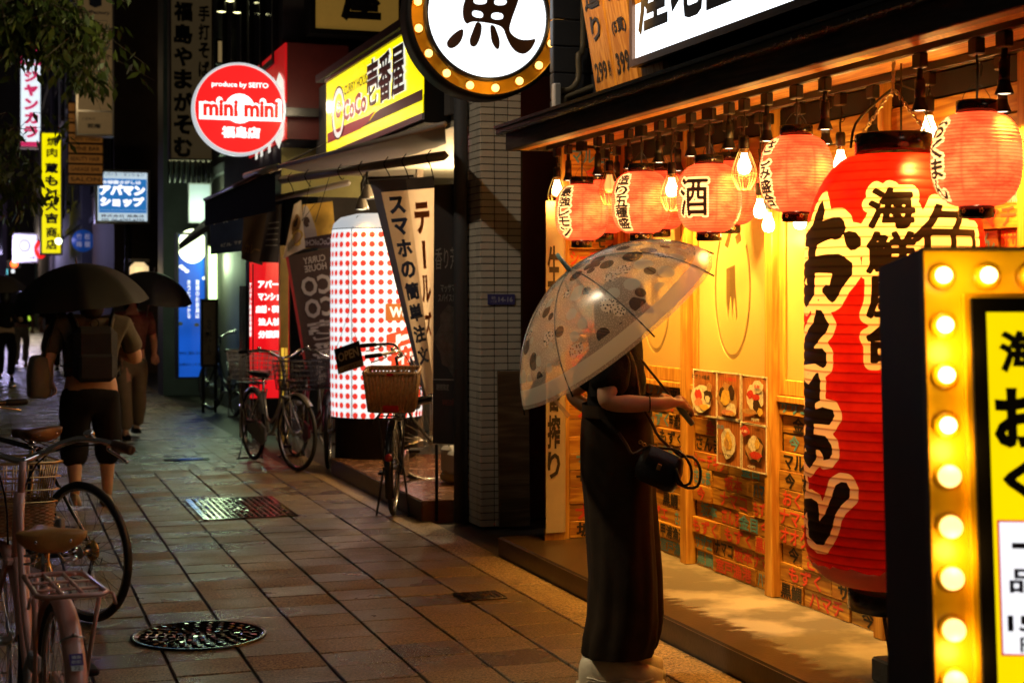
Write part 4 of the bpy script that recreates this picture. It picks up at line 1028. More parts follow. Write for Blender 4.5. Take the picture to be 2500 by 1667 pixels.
M['poster_wood'] = wood('poster_photo_wood', (.50, .20, .05), (.30, .10, .02), axis='Z', scale=3, objvar=.15, bump=0)
pc = {k: pm('print_' + k, c, .4, var=.35, scale=60) for k, c in (('white', (.72, .68, .55)), ('red', (.55, .05, .03)), ('pink', (.62, .25, .15)), ('dark', (.05, .03, .02)), ('yellow', (.68, .45, .08)), ('tan', (.45, .26, .1)), ('blue', (.12, .22, .4)))}
def blob(cx, cy, a, b, n=14, j=.22, rs=None):
    rs = rs or rnd; return [(cx + a * (1 + rs.uniform(-j, j)) * math.cos(2 * PI * i / n), cy + b * (1 + rs.uniform(-j, j)) * math.sin(2 * PI * i / n)) for i in range(n)]
def poster(u0, u1, v0, v1, label, blobs, texts):
    X = 3.518; y0, y1 = yat(u0, X), yat(u1, X); uc = (u0 + u1) / 2; z1, z0 = zat(v0, uc, X=X), zat(v1, uc, X=X)
    w, h = y0 - y1, z1 - z0
    t = thing('poster', label, 'poster', (X, (y0 + y1) / 2, (z0 + z1) / 2), group='food posters on the board wall')
    fr = frame((0, 0, 0), (0, -1, 0), (0, 0, 1))
    bow = lambda x, y: .008 * (1 - (2 * x / w) ** 2) * abs(y / h)
    P = [[fr(w * (i / 6 - .5), h * (j / 8 - .5), bow(w * (i / 6 - .5), h * (j / 8 - .5))) for i in range(7)] for j in range(9)]
    MB().grid(P).build('paper', M['poster_wood'], t)
    mb = MB(); rectframe(mb, fr, -w / 2 - .004, w / 2 + .004, -h / 2 - .004, h / 2 + .004, .007, .004); mb.build('margin', pc['white'], t)
    k = 0
    for col, cx, cy, a, b in blobs:
        k += 1; vs, fs = extrude_poly([blob(cx * w, cy * h, a * w, b * h)], .0006, lambda x, y, d, k=k: fr(x, y, d + .009 + .0007 * k)); MB().add(vs, fs).build('printed_dish', pc[col], t)
    for s, col, cx, cy, tw, th in texts:
        mb = MB(); put_text(mb, s, fr, cx * w, cy * h, tw * w, th * h, .03, .018); mb.build('lettering', pc[col], t)
    mb = MB()
    for sx in (-1, 1): mb.ball(tuple(fr(sx * w * .46, h * .5, .006)), .005, 8, 6)
    mb.build('pin', M['steel'], t)
poster(1694, 1750, 905, 1014, 'food poster headed にぎり8種盛, top left of the five', [('white', -.1, -.1, .42, .34), ('red', -.22, -.05, .16, .12), ('pink', -.2, -.22, .18, .1), ('dark', .2, -.05, .18, .16), ('white', .2, -.12, .1, .08), ('yellow', .05, -.3, .18, .07), ('tan', .28, .16, .1, .1)], [('にぎり8種盛', 'dark', -.05, .36, .78, .1)])
poster(1752, 1808, 911, 1024, 'food poster of a grilled bowl with red heading, top middle of the five', [('tan', 0, -.08, .42, .34), ('white', .18, -.28, .22, .14), ('dark', .18, .08, .16, .16), ('dark', -.2, .02, .13, .16), ('yellow', -.05, -.02, .22, .16), ('pink', .05, -.34, .28, .06)], [('カツ焼き', 'red', .1, .38, .7, .09), ('590円', 'yellow', .2, -.36, .4, .08)])
poster(1812, 1873, 919, 1035, 'food poster with a white badge and 720円, top right of the five', [('white', .08, .06, .34, .3), ('red', -.1, .12, .14, .09), ('red', .14, .06, .14, .08), ('dark', .18, -.1, .16, .12), ('white', .22, .30, .22, .12), ('yellow', .32, -.22, .1, .09), ('tan', -.12, -.24, .3, .05)], [('名物', 'red', .22, .30, .22, .08), ('720円', 'white', .15, -.40, .3, .07)])
poster(1752, 1809, 1021, 1135, 'food poster of a pale shell dish on plain wood, lower left of the pair', [('white', .02, -.02, .28, .33), ('yellow', .04, .0, .16, .2), ('tan', .0, -.06, .08, .12)], [('貝焼', 'blue', -.24, .30, .32, .1), ('ホタテ420円', 'dark', .02, -.28, .62, .07)])
poster(1813, 1872, 1037, 1150, 'food poster with a red 人気 burst and 420円, lower right of the pair', [('dark', .08, -.03, .36, .3), ('tan', .08, -.02, .33, .27), ('white', .02, .10, .18, .18), ('red', .12, -.14, .24, .08), ('yellow', .2, .1, .1, .12), ('red', -.3, .34, .2, .11)], [('人気!', 'white', -.3, .34, .28, .07), ('420円', 'white', .0, -.40, .32, .07)])
# ================================================================== PEOPLE
M['skin'] = pm('skin', (.58, .33, .20), .5, var=.08, scale=15); M['skin'].node_tree.nodes['Principled BSDF'].inputs['Subsurface Weight'].default_value = .15
M['skin'].node_tree.nodes['Principled BSDF'].inputs['Subsurface Radius'].default_value = (.02, .008, .004)
M['hair'] = pm('dark_hair', (.018, .012, .009), .42, var=.4, scale=60, stretch=(6, 6, .6), bump=.4, bscale=40)
M['cloth_black'] = pm('black_cotton', (.011, .010, .0095), .9, var=.25, scale=30, bump=.2, bscale=120, spec=.12)
M['cloth_brown'] = pm('dark_brown_cotton', (.030, .018, .009), .85, var=.3, scale=7, bump=.3, bscale=14, spec=.2)
M['leather'] = pm('black_leather', (.012, .009, .007), .28, var=.2, bump=.2, bscale=70)
M['shoe'] = pm('cream_sneaker', (.80, .68, .46), .6, var=.12, scale=14, bump=.15)
M['sole'] = pm('pale_sole', (.80, .70, .50), .5, var=.15, scale=20)

def skin_body(name, chains, root, mat, parent, sub=2, wr_=None):
    """chains: lists of (key, position, radius); shared keys weld. One continuous skinned surface."""
    idx = {}; vs = []; rs = []; es = []
    for chn in chains:
        prev = None
        for key, p, r in chn:
            if key not in idx: idx[key] = len(vs); vs.append(tuple(p)); rs.append(r)
            if prev is not None: es.append((idx[prev], idx[key]))
            prev = key
    me = bpy.data.meshes.new('sk'); me.from_pydata(vs, es, []); o = bpy.data.objects.new('sk', me); COL.objects.link(o)
    o.modifiers.new('s', 'SKIN'); 
    if not me.skin_vertices: me.skin_vertices.new()
    for i, d in enumerate(me.skin_vertices[0].data):
        r = rs[i]; d.radius = r if isinstance(r, tuple) else (r, r); d.use_root = (i == idx[root])
    m = o.modifiers.new('u', 'SUBSURF'); m.levels = sub; m.render_levels = sub
    dg = bpy.context.evaluated_depsgraph_get(); ev = o.evaluated_get(dg); m2 = bpy.data.meshes.new_from_object(ev)
    bpy.data.objects.remove(o)
    if wr_:                       # cloth wrinkles: push along the normal with stretched noise
        from mathutils import noise
        amp, fx_, fz_ = wr_; nv = [v.normal.copy() for v in m2.vertices]
        for v, q_ in zip(m2.vertices, nv):
            p = v.co; w = noise.noise(Vector((p.x * fx_, p.y * fx_, p.z * fz_))) + .5 * noise.noise(Vector((p.x * fx_ * 2.1 + 3, p.y * fx_ * 2.1, p.z * fz_ * 2.3)))
            v.co = p + q_ * (amp * w)
    m2.name = name; m2.materials.clear(); m2.materials.append(mat); m2.polygons.foreach_set('use_smooth', [True] * len(m2.polygons))
    return inst(name, m2, parent)
def hand_chains(tag_, wrist, palm_end, side, curl_dir, normal, L=.085, rad=.0085, spread=.019, curl=1.0):
    """Palm plus four fingers and a thumb, curled toward curl_dir. wrist/palm_end points; side = across the knuckles."""
    w, pe, sd, cd = Vector(wrist), Vector(palm_end), Vector(side).normalized(), Vector(curl_dir).normalized()
    fw = (pe - w).normalized(); ch = []
    ch.append([(tag_ + 'w', w, .024), (tag_ + 'p', w.lerp(pe, .5), (.034, .019)), (tag_ + 'e', pe, (.036, .016))])
    for k in range(4):
        ln = L * (.92, 1.06, 1.0, .80)[k]; b = pe + sd * spread * (k - 1.5)
        d1 = (fw * (1 - .5 * curl) + cd * (.5 + .3 * curl)).normalized(); d2 = (fw * (.2 - .7 * curl) + cd).normalized(); d3 = (-fw * curl * .9 + cd * .55 + fw * (1 - curl) * .5).normalized()
        p1 = b + d1 * ln * .45; p2 = p1 + d2 * ln * .33; p3 = p2 + d3 * ln * .26
        ch.append([(tag_ + 'e', pe, (.036, .016)), (tag_ + 'f%d0' % k, b, rad * 1.1), (tag_ + 'f%d1' % k, p1, rad), (tag_ + 'f%d2' % k, p2, rad * .92), (tag_ + 'f%d3' % k, p3, rad * .8)])
    tb = w.lerp(pe, .30) - sd * .026; t1 = tb - sd * .018 + fw * .022 + cd * .012; t2 = t1 + fw * .022 + cd * .022; t3 = t2 + cd * .02 + fw * .008
    ch.append([(tag_ + 'p', w.lerp(pe, .5), (.034, .019)), (tag_ + 't0', tb, .014), (tag_ + 't1', t1, .0115), (tag_ + 't2', t2, .010), (tag_ + 't3', t3, .0085)])
    return ch
def ell_ring(c, ax, ay, a, b, n=28, e=2.0, fold=None):
    c, ax, ay = Vector(c), Vector(ax).normalized(), Vector(ay).normalized(); out = []
    for j in range(n):
        t = 2 * PI * j / n; ct, st = math.cos(t), math.sin(t); k = 1 + (fold(t) if fold else 0)
        x = abs(ct) ** (2 / e) * (1 if ct > 0 else -1) * a * k; y = abs(st) ** (2 / e) * (1 if st > 0 else -1) * b * k
        out.append(c + ax * x + ay * y)
    return out

# ---- the woman with the clear umbrella (local x: the way she faces, y: to her left, z up)
WT = F * 1.55 / (1672 - 720); wl = (1508 - 1250) / F * WT
WB = Vector((0, 0, 0)) + rv * wl + fv * WT
wo = thing('person', 'woman in black top and wide dark trousers under a clear patterned umbrella at the shop', 'person', (WB.x, WB.y, 0), -YAW)
# her own frame: x = camera right, y = away from the camera
def px(u, v, d=0.0):       # photo position on her depth plane -> local coordinates
    s = F / (WT + d); return Vector(((u - 1250) / s - wl, d, EYE + (720 - v) / s))
shR, elR, wrR = px(1497, 868, -.17), px(1478, 985, -.24), px(1606, 986, -.20)
shL, elL, wrL = px(1490, 868, .17), px(1392, 965, .24), px(1460, 1010, .20)
pel, wst, chs, nek, hed = px(1505, 1050), px(1508, 985), px(1508, 880), px(1518, 805), px(1528, 745)
hd = hed
hand_end = px(1655, 985, -.185)
ch = [[('pel', pel, .085), ('wst', wst, .085), ('chs', chs, .115), ('nb', chs.lerp(nek, .62), .07), ('nek', nek, .052), ('jaw', nek + Vector((.01, 0, .045)), .055), ('hed', hd, (.082, .078)), ('top', hd + Vector((-.005, 0, .075)), .06)],
      [('jaw', nek + Vector((.01, 0, .045)), .055), ('chin', nek + Vector((.065, 0, .05)), .026)],
      [('hed', hd, (.082, .078)), ('nos', hd + Vector((.10, 0, -.015)), .014), ('tip', hd + Vector((.115, 0, -.03)), .009)],
      [('chs', chs, .115), ('shR', shR, .052), ('auR', shR.lerp(elR, .5), .048), ('elR', elR, .043), ('faR', elR.lerp(wrR, .4), .041), ('Rw', wrR, .026)],
      [('chs', chs, .115), ('shL', shL, .052), ('auL', shL.lerp(elL, .5), .044), ('elL', elL, .040), ('faL', elL.lerp(wrL, .5), .036), ('Lw', wrL, .024)],
      [('pel', pel, .085), ('hpR', px(1505, 1090, -.06), .07), ('knR', px(1515, 1370, -.08), .05), ('anR', px(1500, 1610, -.09), .04), ('toR', px(1540, 1640, -.09), .035)],
      [('pel', pel, .085), ('hpL', px(1505, 1090, .06), .07), ('knL', px(1515, 1370, .08), .05), ('anL', px(1500, 1610, .09), .04), ('toL', px(1540, 1640, .09), .035)]]
# umbrella axis in her frame
A = Vector((-.628, -.117, .778)).normalized(); UC = px(1507, 805, -.10)
grip = UC - A * .435
ch += hand_chains('R', wrR, grip + Vector((-.015, -.028, .052)), Vector((.60, .0, -.80)), Vector((.55, .65, -.45)), (0, -1, 0), L=.088, rad=.0088, spread=.0185, curl=.9)
ch += hand_chains('L', wrL, wrL + Vector((.05, -.03, -.06)), Vector((0, 1, .2)), Vector((.4, -.6, -.3)), (0, 0, 1), curl=.4)
skin_body('body', ch, 'pel', M['skin'], wo)
# face: eyes and mouth (mostly behind the umbrella)
mb = MB()
for s in (-1, 1): mb.ball(tuple(hd + Vector((.068, s * .034, .005))), .013, 12, 8)
mb.build('eye', pm('eye', (.05, .03, .02), .1), wo)
MB().ball(tuple(hd + Vector((.073, 0, -.062))), .018, 12, 8, (.5, 1.2, .35)).build('mouth', pm('lips', (.45, .12, .09), .4), wo)
# hair: shoulder length, gathered at the back
mb = MB(); rg = []
for i, (z, a, b, x) in enumerate([(.112, .005, .005, -.005), (.104, .05, .05, -.008), (.075, .088, .083, -.012), (.03, .102, .094, -.018), (-.02, .098, .096, -.03), (-.07, .080, .090, -.045), (-.12, .062, .078, -.055), (-.155, .04, .055, -.06), (-.17, .01, .02, -.062)]):
    rg.append(ell_ring(hd + Vector((x, 0, z)), (1, 0, 0), (0, 1, 0), a, b, 24, fold=lambda t: .02 * math.sin(9 * t)))
mb.rings(rg).build('hair', M['hair'], wo)
# top: loose black short-sleeved shirt
rw = random.Random(5)
tc = [[('c0', px(1510, 1010), (.155, .115)), ('c1', px(1512, 960), (.178, .122)), ('c2', px(1511, 905), (.182, .118)), ('c3', px(1506, 866), (.15, .090)), ('c4', px(1508, 834), (.080, .056)), ('c5', px(1512, 814), (.055, .046))]]
for sd_, sh, el in (('R', shR, elR), ('L', shL, elL)):
    d = el - sh; tc.append([('c3', px(1506, 866), (.15, .090)), ('s' + sd_, sh + d * .02, .082), ('u' + sd_, sh + d * .42, .079), ('v' + sd_, sh + d * .80, .080)])
skin_body('top', tc, 'c2', M['cloth_black'], wo, 3, (.016, 9, 5))
mb = MB()
collar = [ell_ring(px(1514, 822), (1, 0, -.2), (0, 1, 0), .060, .066, 28), ell_ring(px(1515, 806), (1, 0, -.2), (0, 1, 0), .054, .06, 28), ell_ring(px(1517, 803), (1, 0, -.2), (0, 1, 0), .058, .064, 28), ell_ring(px(1517, 820), (1, 0, -.2), (0, 1, 0), .068, .074, 28)]
mb.rings(collar, False)
mb.build('collar', M['cloth_black'], wo)
# trousers: high waist, very wide legs with long folds
mb = MB()
def leg(y, ph):
    rg = []
    for v, u, a in [(990, 1506, .135), (1030, 1506, .146), (1080, 1508, .150), (1140, 1510, .148), (1220, 1515, .138), (1300, 1520, .136), (1400, 1526, .138), (1500, 1524, .148), (1545, 1517, .152), (1580, 1511, .148), (1588, 1511, .140)]:
        f = min(1, max(0, (v - 1000) / 300))
        rg.append(ell_ring(px(u, v) + Vector(((.014 if y > 0 else -.012) * f, y * f, 0)), (1, 0, 0), (0, 1, 0), a * .95, .125 - .015 * f, 72, 2.3,
                  lambda t, v=v: (.01 + .035 * f) * math.sin(3 * t + ph + v * .004) + .055 * f * (abs(math.sin(3.5 * t + ph - v * .0022)) ** .6 - .6) + .03 * math.sin(9 * t + v * .010 + ph) * (.4 + .6 * f)))
    mb.rings(rg, False)
leg(-.075, .4); leg(.075, 2.1)
mb.build('trousers', M['cloth_brown'], wo)
mb = MB()
for v in (985, 1003): pass
mb.rings([ell_ring(px(1506, v), (1, 0, 0), (0, 1, 0), .139, .182, 36, 2.2) for v in (985, 988, 1012, 1015)], False); mb.build('waistband', M['cloth_brown'], wo)
# chunky trainers
def shoe(y, dx=0):
    t = MB(); rg = []
    L = [(-.150, .02, .05), (-.142, .034, .075), (-.10, .042, .085), (-.03, .045, .088), (.04, .048, .075), (.09, .050, .060), (.13, .044, .050), (.155, .025, .042), (.160, .01, .035)]
    for x, w, h in L: rg.append([Vector((x * 1.06 + dx, y + w * math.cos(a), .036 + 1.25 * h * max(0, math.sin(a)) ** .8 if math.sin(a) > 0 else .03)) for a in [2 * PI * k / 20 for k in range(20)]])
    t.rings(rg); t.build('shoe', M['shoe'], wo)
    t = MB(); rg = []
    for x, w, h in L:
        zt2 = .042 + .010 * math.sin(x * 60); zb2 = max(.0, .012 * (abs(x) / .16) ** 4)
        rg.append([Vector((x * 1.12 + dx, y + sy * (w + .009), z)) for sy, z in ((-1, zb2), (-1.06, (zb2 + zt2) / 2), (-1, zt2), (1, zt2), (1.06, (zb2 + zt2) / 2), (1, zb2))])
    t.rings(rg); t.build('sole', M['sole'], wo)
    t = MB()
    for k in range(2): t.tube([(x + dx, y - (.047 + .006) * (1 if abs(x) < .1 else .85), .045 + .012 * k + .007 * math.sin(x * 45 + k)) for x in [-.13 + .02 * i for i in range(14)]], .0045, 6)
    t.build('trim', M['sole'], wo)
shoe(-.10); shoe(.09, .02)
# bracelet and straps
MB().torus((0, 0, 0), .031, .0022, 24, 6, 'X').build('bracelet', M['black'], wo).location = elR.lerp(wrR, .84)
def strap_pts(): return [px(1519, 826, -.06), px(1531, 838, -.115), px(1545, 880, -.15), px(1554, 925, -.16), px(1560, 962, -.165), px(1566, 985, -.165)]
# ---- handbag
hb = thing('handbag', 'small black leather handbag with looped handles hanging at the woman\'s hip', 'handbag', (WB.x, WB.y, 0), -YAW)
bc = px(1612, 1140, -.20)
ex = Vector((.86, -.2, -.36)).normalized(); ez = Vector((.36, .05, .93)).normalized(); ey = ez.cross(ex).normalized()
rg = []
for h, a, b in [(-.078, .060, .030), (-.083 + .012, .078, .042), (-.04, .090, .047), (.01, .088, .043), (.05, .078, .034), (.066, .070, .022)]:
    rg.append(ell_ring(bc + ez * h, ex, ey, a, b, 28, 3.4, lambda t: .012 * math.sin(6 * t)))
MB().rings(rg).build('bag_body', M['leather'], hb)
mb = MB(); fr = lambda x, y, d=0: bc + ex * x + ez * y + ey * (-.046 - d)
P = [[fr(-.055 + .11 * i / 6, .064 - .075 * j / 5, (-.018 + .03 * math.sin(PI * min(1, j / 4) * .5)) + .002) for i in range(7)] for j in range(6)]
mb.grid(P).build('flap', M['leather'], hb)
MB().box(tuple(fr(-.0, -.0, .016)), (.016, .006, .024), (0, .35, 0), .002).build('clasp', M['brass'], hb)
for s in (-1, 1):
    MB().tube([bc + ex * (.045 * s) + ez * .06, bc + ex * (.075 + .03 * s) + ez * .085 + ey * -.03, bc + ex * (.13 + .02 * s) + ez * .05 + ey * -.045, bc + ex * (.145 + .015 * s) + ez * -.01 + ey * -.045, bc + ex * (.10 + .01 * s) + ez * -.03 + ey * -.05, bc + ex * (.06) + ez * (.02) + ey * -.045], .0058, 8).build('handle', M['leather'], hb)
st = strap_pts(); e1 = bc + ex * .065 + ez * .068; e2 = bc - ex * .075 + ez * .052
M['strap'] = pm('brown_strap', (.06, .03, .015), .5)
MB().tube(st + [px(1590, 1030, -.17), px(1612, 1070, -.19), e1], .0062, 8).build('shoulder_strap', M['strap'], hb)
MB().tube([px(1510, 1055, -.16), px(1530, 1085, -.17), px(1545, 1108, -.18), e2], .0062, 8).build('shoulder_strap', M['strap'], hb)
mb = MB()
def chain2(a, b, n):
    a, b = Vector(a), Vector(b)
    for i in range(n): mb.torus(tuple(a.lerp(b, (i + .5) / n)), .006, .0018, 12, 5, 'X' if i % 2 else 'Y')
chain2(e1 + Vector((-.012, 0, .045)), e1, 5); chain2(e2 + Vector((-.03, 0, .02)), e2, 4)
mb.build('chain_link', M['brass'], hb)

# ---- the clear umbrella (local z = its shaft, towards the tip)
def pvc():
    m, n, l = _mat('clear_pvc'); o = n['Material Output']; b = n['Principled BSDF']
    tc = nd(n, 'ShaderNodeTexCoord'); sx = nd(n, 'ShaderNodeSeparateXYZ'); l.new(tc.outputs['Object'], sx.inputs[0])
    ua = nd(n, 'ShaderNodeAttribute', attribute_name='flat'); uv_ = ua.outputs['Vector']
    # rain drops: small bright specks
    vo = nd(n, 'ShaderNodeTexVoronoi'); vo.inputs['Scale'].default_value = 120; vo.voronoi_dimensions = '2D'; l.new(uv_, vo.inputs['Vector'])
    dr = nd(n, 'ShaderNodeMapRange'); dr.inputs['From Min'].default_value = .14; dr.inputs['From Max'].default_value = .24; dr.inputs['To Min'].default_value = 1; dr.inputs['To Max'].default_value = 0; l.new(vo.outputs['Distance'], dr.inputs['Value'])
    # printed dots of several sizes
    v2 = nd(n, 'ShaderNodeTexVoronoi'); v2.voronoi_dimensions = '2D'; v2.inputs['Scale'].default_value = 13.5; v2.inputs['Randomness'].default_value = .8; l.new(uv_, v2.inputs['Vector'])
    sc = nd(n, 'ShaderNodeSeparateColor'); l.new(v2.outputs['Color'], sc.inputs[0])
    rad = nd(n, 'ShaderNodeMapRange'); rad.inputs['To Min'].default_value = .18; rad.inputs['To Max'].default_value = .47; l.new(sc.outputs[0], rad.inputs['Value'])
    lt = nd(n, 'ShaderNodeMath', operation='LESS_THAN'); l.new(v2.outputs['Distance'], lt.inputs[0]); l.new(rad.outputs[0], lt.inputs[1])
    # inside half of the dots, a small freckled pattern
    v3 = nd(n, 'ShaderNodeTexVoronoi'); v3.voronoi_dimensions = '2D'; v3.inputs['Scale'].default_value = 85; l.new(uv_, v3.inputs['Vector'])
    l3 = nd(n, 'ShaderNodeMath', operation='LESS_THAN'); l3.inputs[1].default_value = .26; l.new(v3.outputs['Distance'], l3.inputs[0])
    g3 = nd(n, 'ShaderNodeMath', operation='GREATER_THAN'); g3.inputs[1].default_value = .5; l.new(sc.outputs[1], g3.inputs[0])
    f3 = nd(n, 'ShaderNodeMath', operation='MULTIPLY'); l.new(l3.outputs[0], f3.inputs[0]); l.new(g3.outputs[0], f3.inputs[1])
    dc = nd(n, 'ShaderNodeMix', data_type='RGBA'); l.new(g3.outputs[0], dc.inputs[0]); dc.inputs[6].default_value = (.60, .64, .54, 1); dc.inputs[7].default_value = (.80, .74, .60, 1)
    d2 = nd(n, 'ShaderNodeMix', data_type='RGBA'); l.new(f3.outputs[0], d2.inputs[0]); l.new(dc.outputs[2], d2.inputs[6]); d2.inputs[7].default_value = (.05, .05, .05, 1)
    dk = nd(n, 'ShaderNodeMath', operation='GREATER_THAN'); dk.inputs[1].default_value = .62; l.new(sc.outputs[2], dk.inputs[0])
    d3 = nd(n, 'ShaderNodeMix', data_type='RGBA'); l.new(dk.outputs[0], d3.inputs[0]); l.new(d2.outputs[2], d3.inputs[6]); d3.inputs[7].default_value = (.07, .06, .055, 1); d2 = d3
    # rim band
    bd = nd(n, 'ShaderNodeAttribute', attribute_name='band')
    b1 = nd(n, 'ShaderNodeMath', operation='GREATER_THAN'); b1.inputs[1].default_value = .875; l.new(bd.outputs['Fac'], b1.inputs[0])
    b2 = nd(n, 'ShaderNodeMath', operation='LESS_THAN'); b2.inputs[1].default_value = .975; l.new(bd.outputs['Fac'], b2.inputs[0])
    bb = nd(n, 'ShaderNodeMath', operation='MULTIPLY'); l.new(b1.outputs[0], bb.inputs[0]); l.new(b2.outputs[0], bb.inputs[1])
    cc = nd(n, 'ShaderNodeMix', data_type='RGBA'); l.new(bb.outputs[0], cc.inputs[0]); l.new(d2.outputs[2], cc.inputs[6]); cc.inputs[7].default_value = (.76, .80, .66, 1)
    nodot = nd(n, 'ShaderNodeMath', operation='LESS_THAN'); nodot.inputs[1].default_value = .83; l.new(bd.outputs['Fac'], nodot.inputs[0])
    lt2 = nd(n, 'ShaderNodeMath', operation='MULTIPLY'); l.new(lt.outputs[0], lt2.inputs[0]); l.new(nodot.outputs[0], lt2.inputs[1])
    pf = nd(n, 'ShaderNodeMath', operation='MAXIMUM'); l.new(lt2.outputs[0], pf.inputs[0]); l.new(bb.outputs[0], pf.inputs[1])
    # opacity: print .8, drops .5, film .13
    o1 = nd(n, 'ShaderNodeMath', operation='MULTIPLY'); o1.inputs[1].default_value = .80; l.new(pf.outputs[0], o1.inputs[0])
    o2 = nd(n, 'ShaderNodeMath', operation='MULTIPLY'); o2.inputs[1].default_value = .8; l.new(dr.outputs[0], o2.inputs[0])
    o3 = nd(n, 'ShaderNodeMath', operation='MAXIMUM'); l.new(o1.outputs[0], o3.inputs[0]); l.new(o2.outputs[0], o3.inputs[1])
    o4 = nd(n, 'ShaderNodeMath', operation='MAXIMUM'); l.new(o3.outputs[0], o4.inputs[0]); o4.inputs[1].default_value = .38
    wc = nd(n, 'ShaderNodeMix', data_type='RGBA'); l.new(pf.outputs[0], wc.inputs[0]); wc.inputs[6].default_value = (.86, .78, .62, 1); l.new(cc.outputs[2], wc.inputs[7])
    l.new(wc.outputs[2], b.inputs['Base Color']); b.inputs['Roughness'].default_value = .25
    tl = nd(n, 'ShaderNodeBsdfTranslucent'); l.new(wc.outputs[2], tl.inputs[0])
    dm = nd(n, 'ShaderNodeMixShader'); dm.inputs[0].default_value = .5; l.new(b.outputs[0], dm.inputs[1]); l.new(tl.outputs[0], dm.inputs[2])
    tp = nd(n, 'ShaderNodeBsdfTransparent'); tp.inputs[0].default_value = (.93, .93, .92, 1)
    m1 = nd(n, 'ShaderNodeMixShader'); l.new(o4.outputs[0], m1.inputs[0]); l.new(tp.outputs[0], m1.inputs[1]); l.new(dm.outputs[0], m1.inputs[2])
    gl_ = nd(n, 'ShaderNodeBsdfGlossy'); gl_.inputs['Roughness'].default_value = .2
    bp = nd(n, 'ShaderNodeBump'); bp.inputs['Strength'].default_value = .5; bp.inputs['Distance'].default_value = .003; l.new(dr.outputs[0], bp.inputs['Height']); l.new(bp.outputs[0], gl_.inputs['Normal'])
    fz = nd(n, 'ShaderNodeFresnel'); fz.inputs[0].default_value = 1.4; mf = nd(n, 'ShaderNodeMath', operation='MULTIPLY'); mf.inputs[1].default_value = .45; l.new(fz.outputs[0], mf.inputs[0])
    m2 = nd(n, 'ShaderNodeMixShader'); l.new(mf.outputs[0], m2.inputs[0]); l.new(m1.outputs[0], m2.inputs[1]); l.new(gl_.outputs[0], m2.inputs[2]); l.new(m2.outputs[0], o.inputs[0])
    return m
M['pvc'] = pvc()
M['teal'] = pm('teal_plastic', (.20, .34, .32), .35)
def to_world(p): return WB + rv * p.x + fv * p.y + Vector((0, 0, p.z))
Aw = (rv * A.x + fv * A.y + Vector((0, 0, A.z))).normalized()
UW = to_world(UC); UR, UH = .485, .30
q = Aw.to_track_quat('Z', 'Y')
um = thing('clear_umbrella', 'clear plastic umbrella printed with pale dots and a pale green rim band', 'umbrella', UW, 0, rot=tuple(q.to_euler()))
rho = (UR ** 2 + UH ** 2) / (2 * UH)
def dome(f, a, sag=1.0):
    """f 0 at the tip, 1 at the rim; panels bow in a little between the eight ribs."""
    th = f * math.asin(min(1, UR / rho)); r = rho * math.sin(th); z = UH - rho * (1 - math.cos(th))
    k = abs(math.sin(4 * a)) ; d = .055 * k * f ** 1.5 * sag
    return Vector((r * (1 - d) * math.cos(a), r * (1 - d) * math.sin(a), z - .25 * d * r * sag))
def canopy_mesh(name, mat, n=96, m=28, sc=1.0):
    vs = []; bd = []; fs = []
    for i in range(m + 1):
        f = max(.015, i / m)
        for j in range(n): vs.append(tuple(dome(f, 2 * PI * j / n + PI / 8 * 0) * sc)); bd.append(f)
    for i in range(m):
        for j in range(n): fs.append((i * n + j, (i + 1) * n + j, (i + 1) * n + (j + 1) % n, i * n + (j + 1) % n))
    me = bpy.data.meshes.new(name); me.from_pydata(vs, [], fs); me.materials.append(mat); me.polygons.foreach_set('use_smooth', [True] * len(fs))
    a = me.attributes.new('band', 'FLOAT', 'POINT'); a.data.foreach_set('value', bd)
    fl = me.attributes.new('flat', 'FLOAT_VECTOR', 'POINT'); L_ = []
    for i in range(m + 1):
        for j in range(n): q_ = bd[i * n] * .53; L_ += [q_ * math.cos(2 * PI * j / n), q_ * math.sin(2 * PI * j / n), 0]
    fl.data.foreach_set('vector', L_); me.update(); return me
inst('canopy', canopy_mesh('canopy', M['pvc']), um)
for k in range(8):
    a = PI / 4 * k
    pts = [dome(f, a) * .995 for f in [i / 12 for i in range(13)]]
    rb = MB().tube(pts, .0030, 6).build('rib', M['darkmetal'], um)
    e = pts[-1]; MB().tube([pts[-2].lerp(e, .6), e, e + (e - pts[-2]).normalized() * .022], .0034, 6).build('rib_tip', M['black'], rb)
    MB().tube([(0, 0, -.02), dome(.5, a) * .985], .0016, 5).build('stretcher', M['steel'], rb)
MB().tube([(0, 0, UH), (0, 0, -.36)], .0052, 10).build('shaft', M['darkmetal'], um)
MB().tube([(0, 0, UH - .004), (0, 0, UH + .035), (0, 0, UH + .082)], [.011, .009, .0075], 12).build('ferrule', M['teal'], um)
MB().tube([(0, 0, -.355), (0, 0, -.37), (0, 0, -.47), (0, 0, -.485)], [.009, .0125, .0125, .008], 12).build('handle', M['teal'], um)
MB().lathe([(.012, -.03), (.012, -.005), (.008, 0)], n=14).build('runner', M['black'], um)
a = R(-60); e = dome(1, a); MB().add([e, e + Vector((.012, .012, 0)), e + Vector((.02, .015, -.08)), e + Vector((.002, .0, -.085))], [(0, 1, 2, 3)]).build('closing_tab', M['pvc'], um)

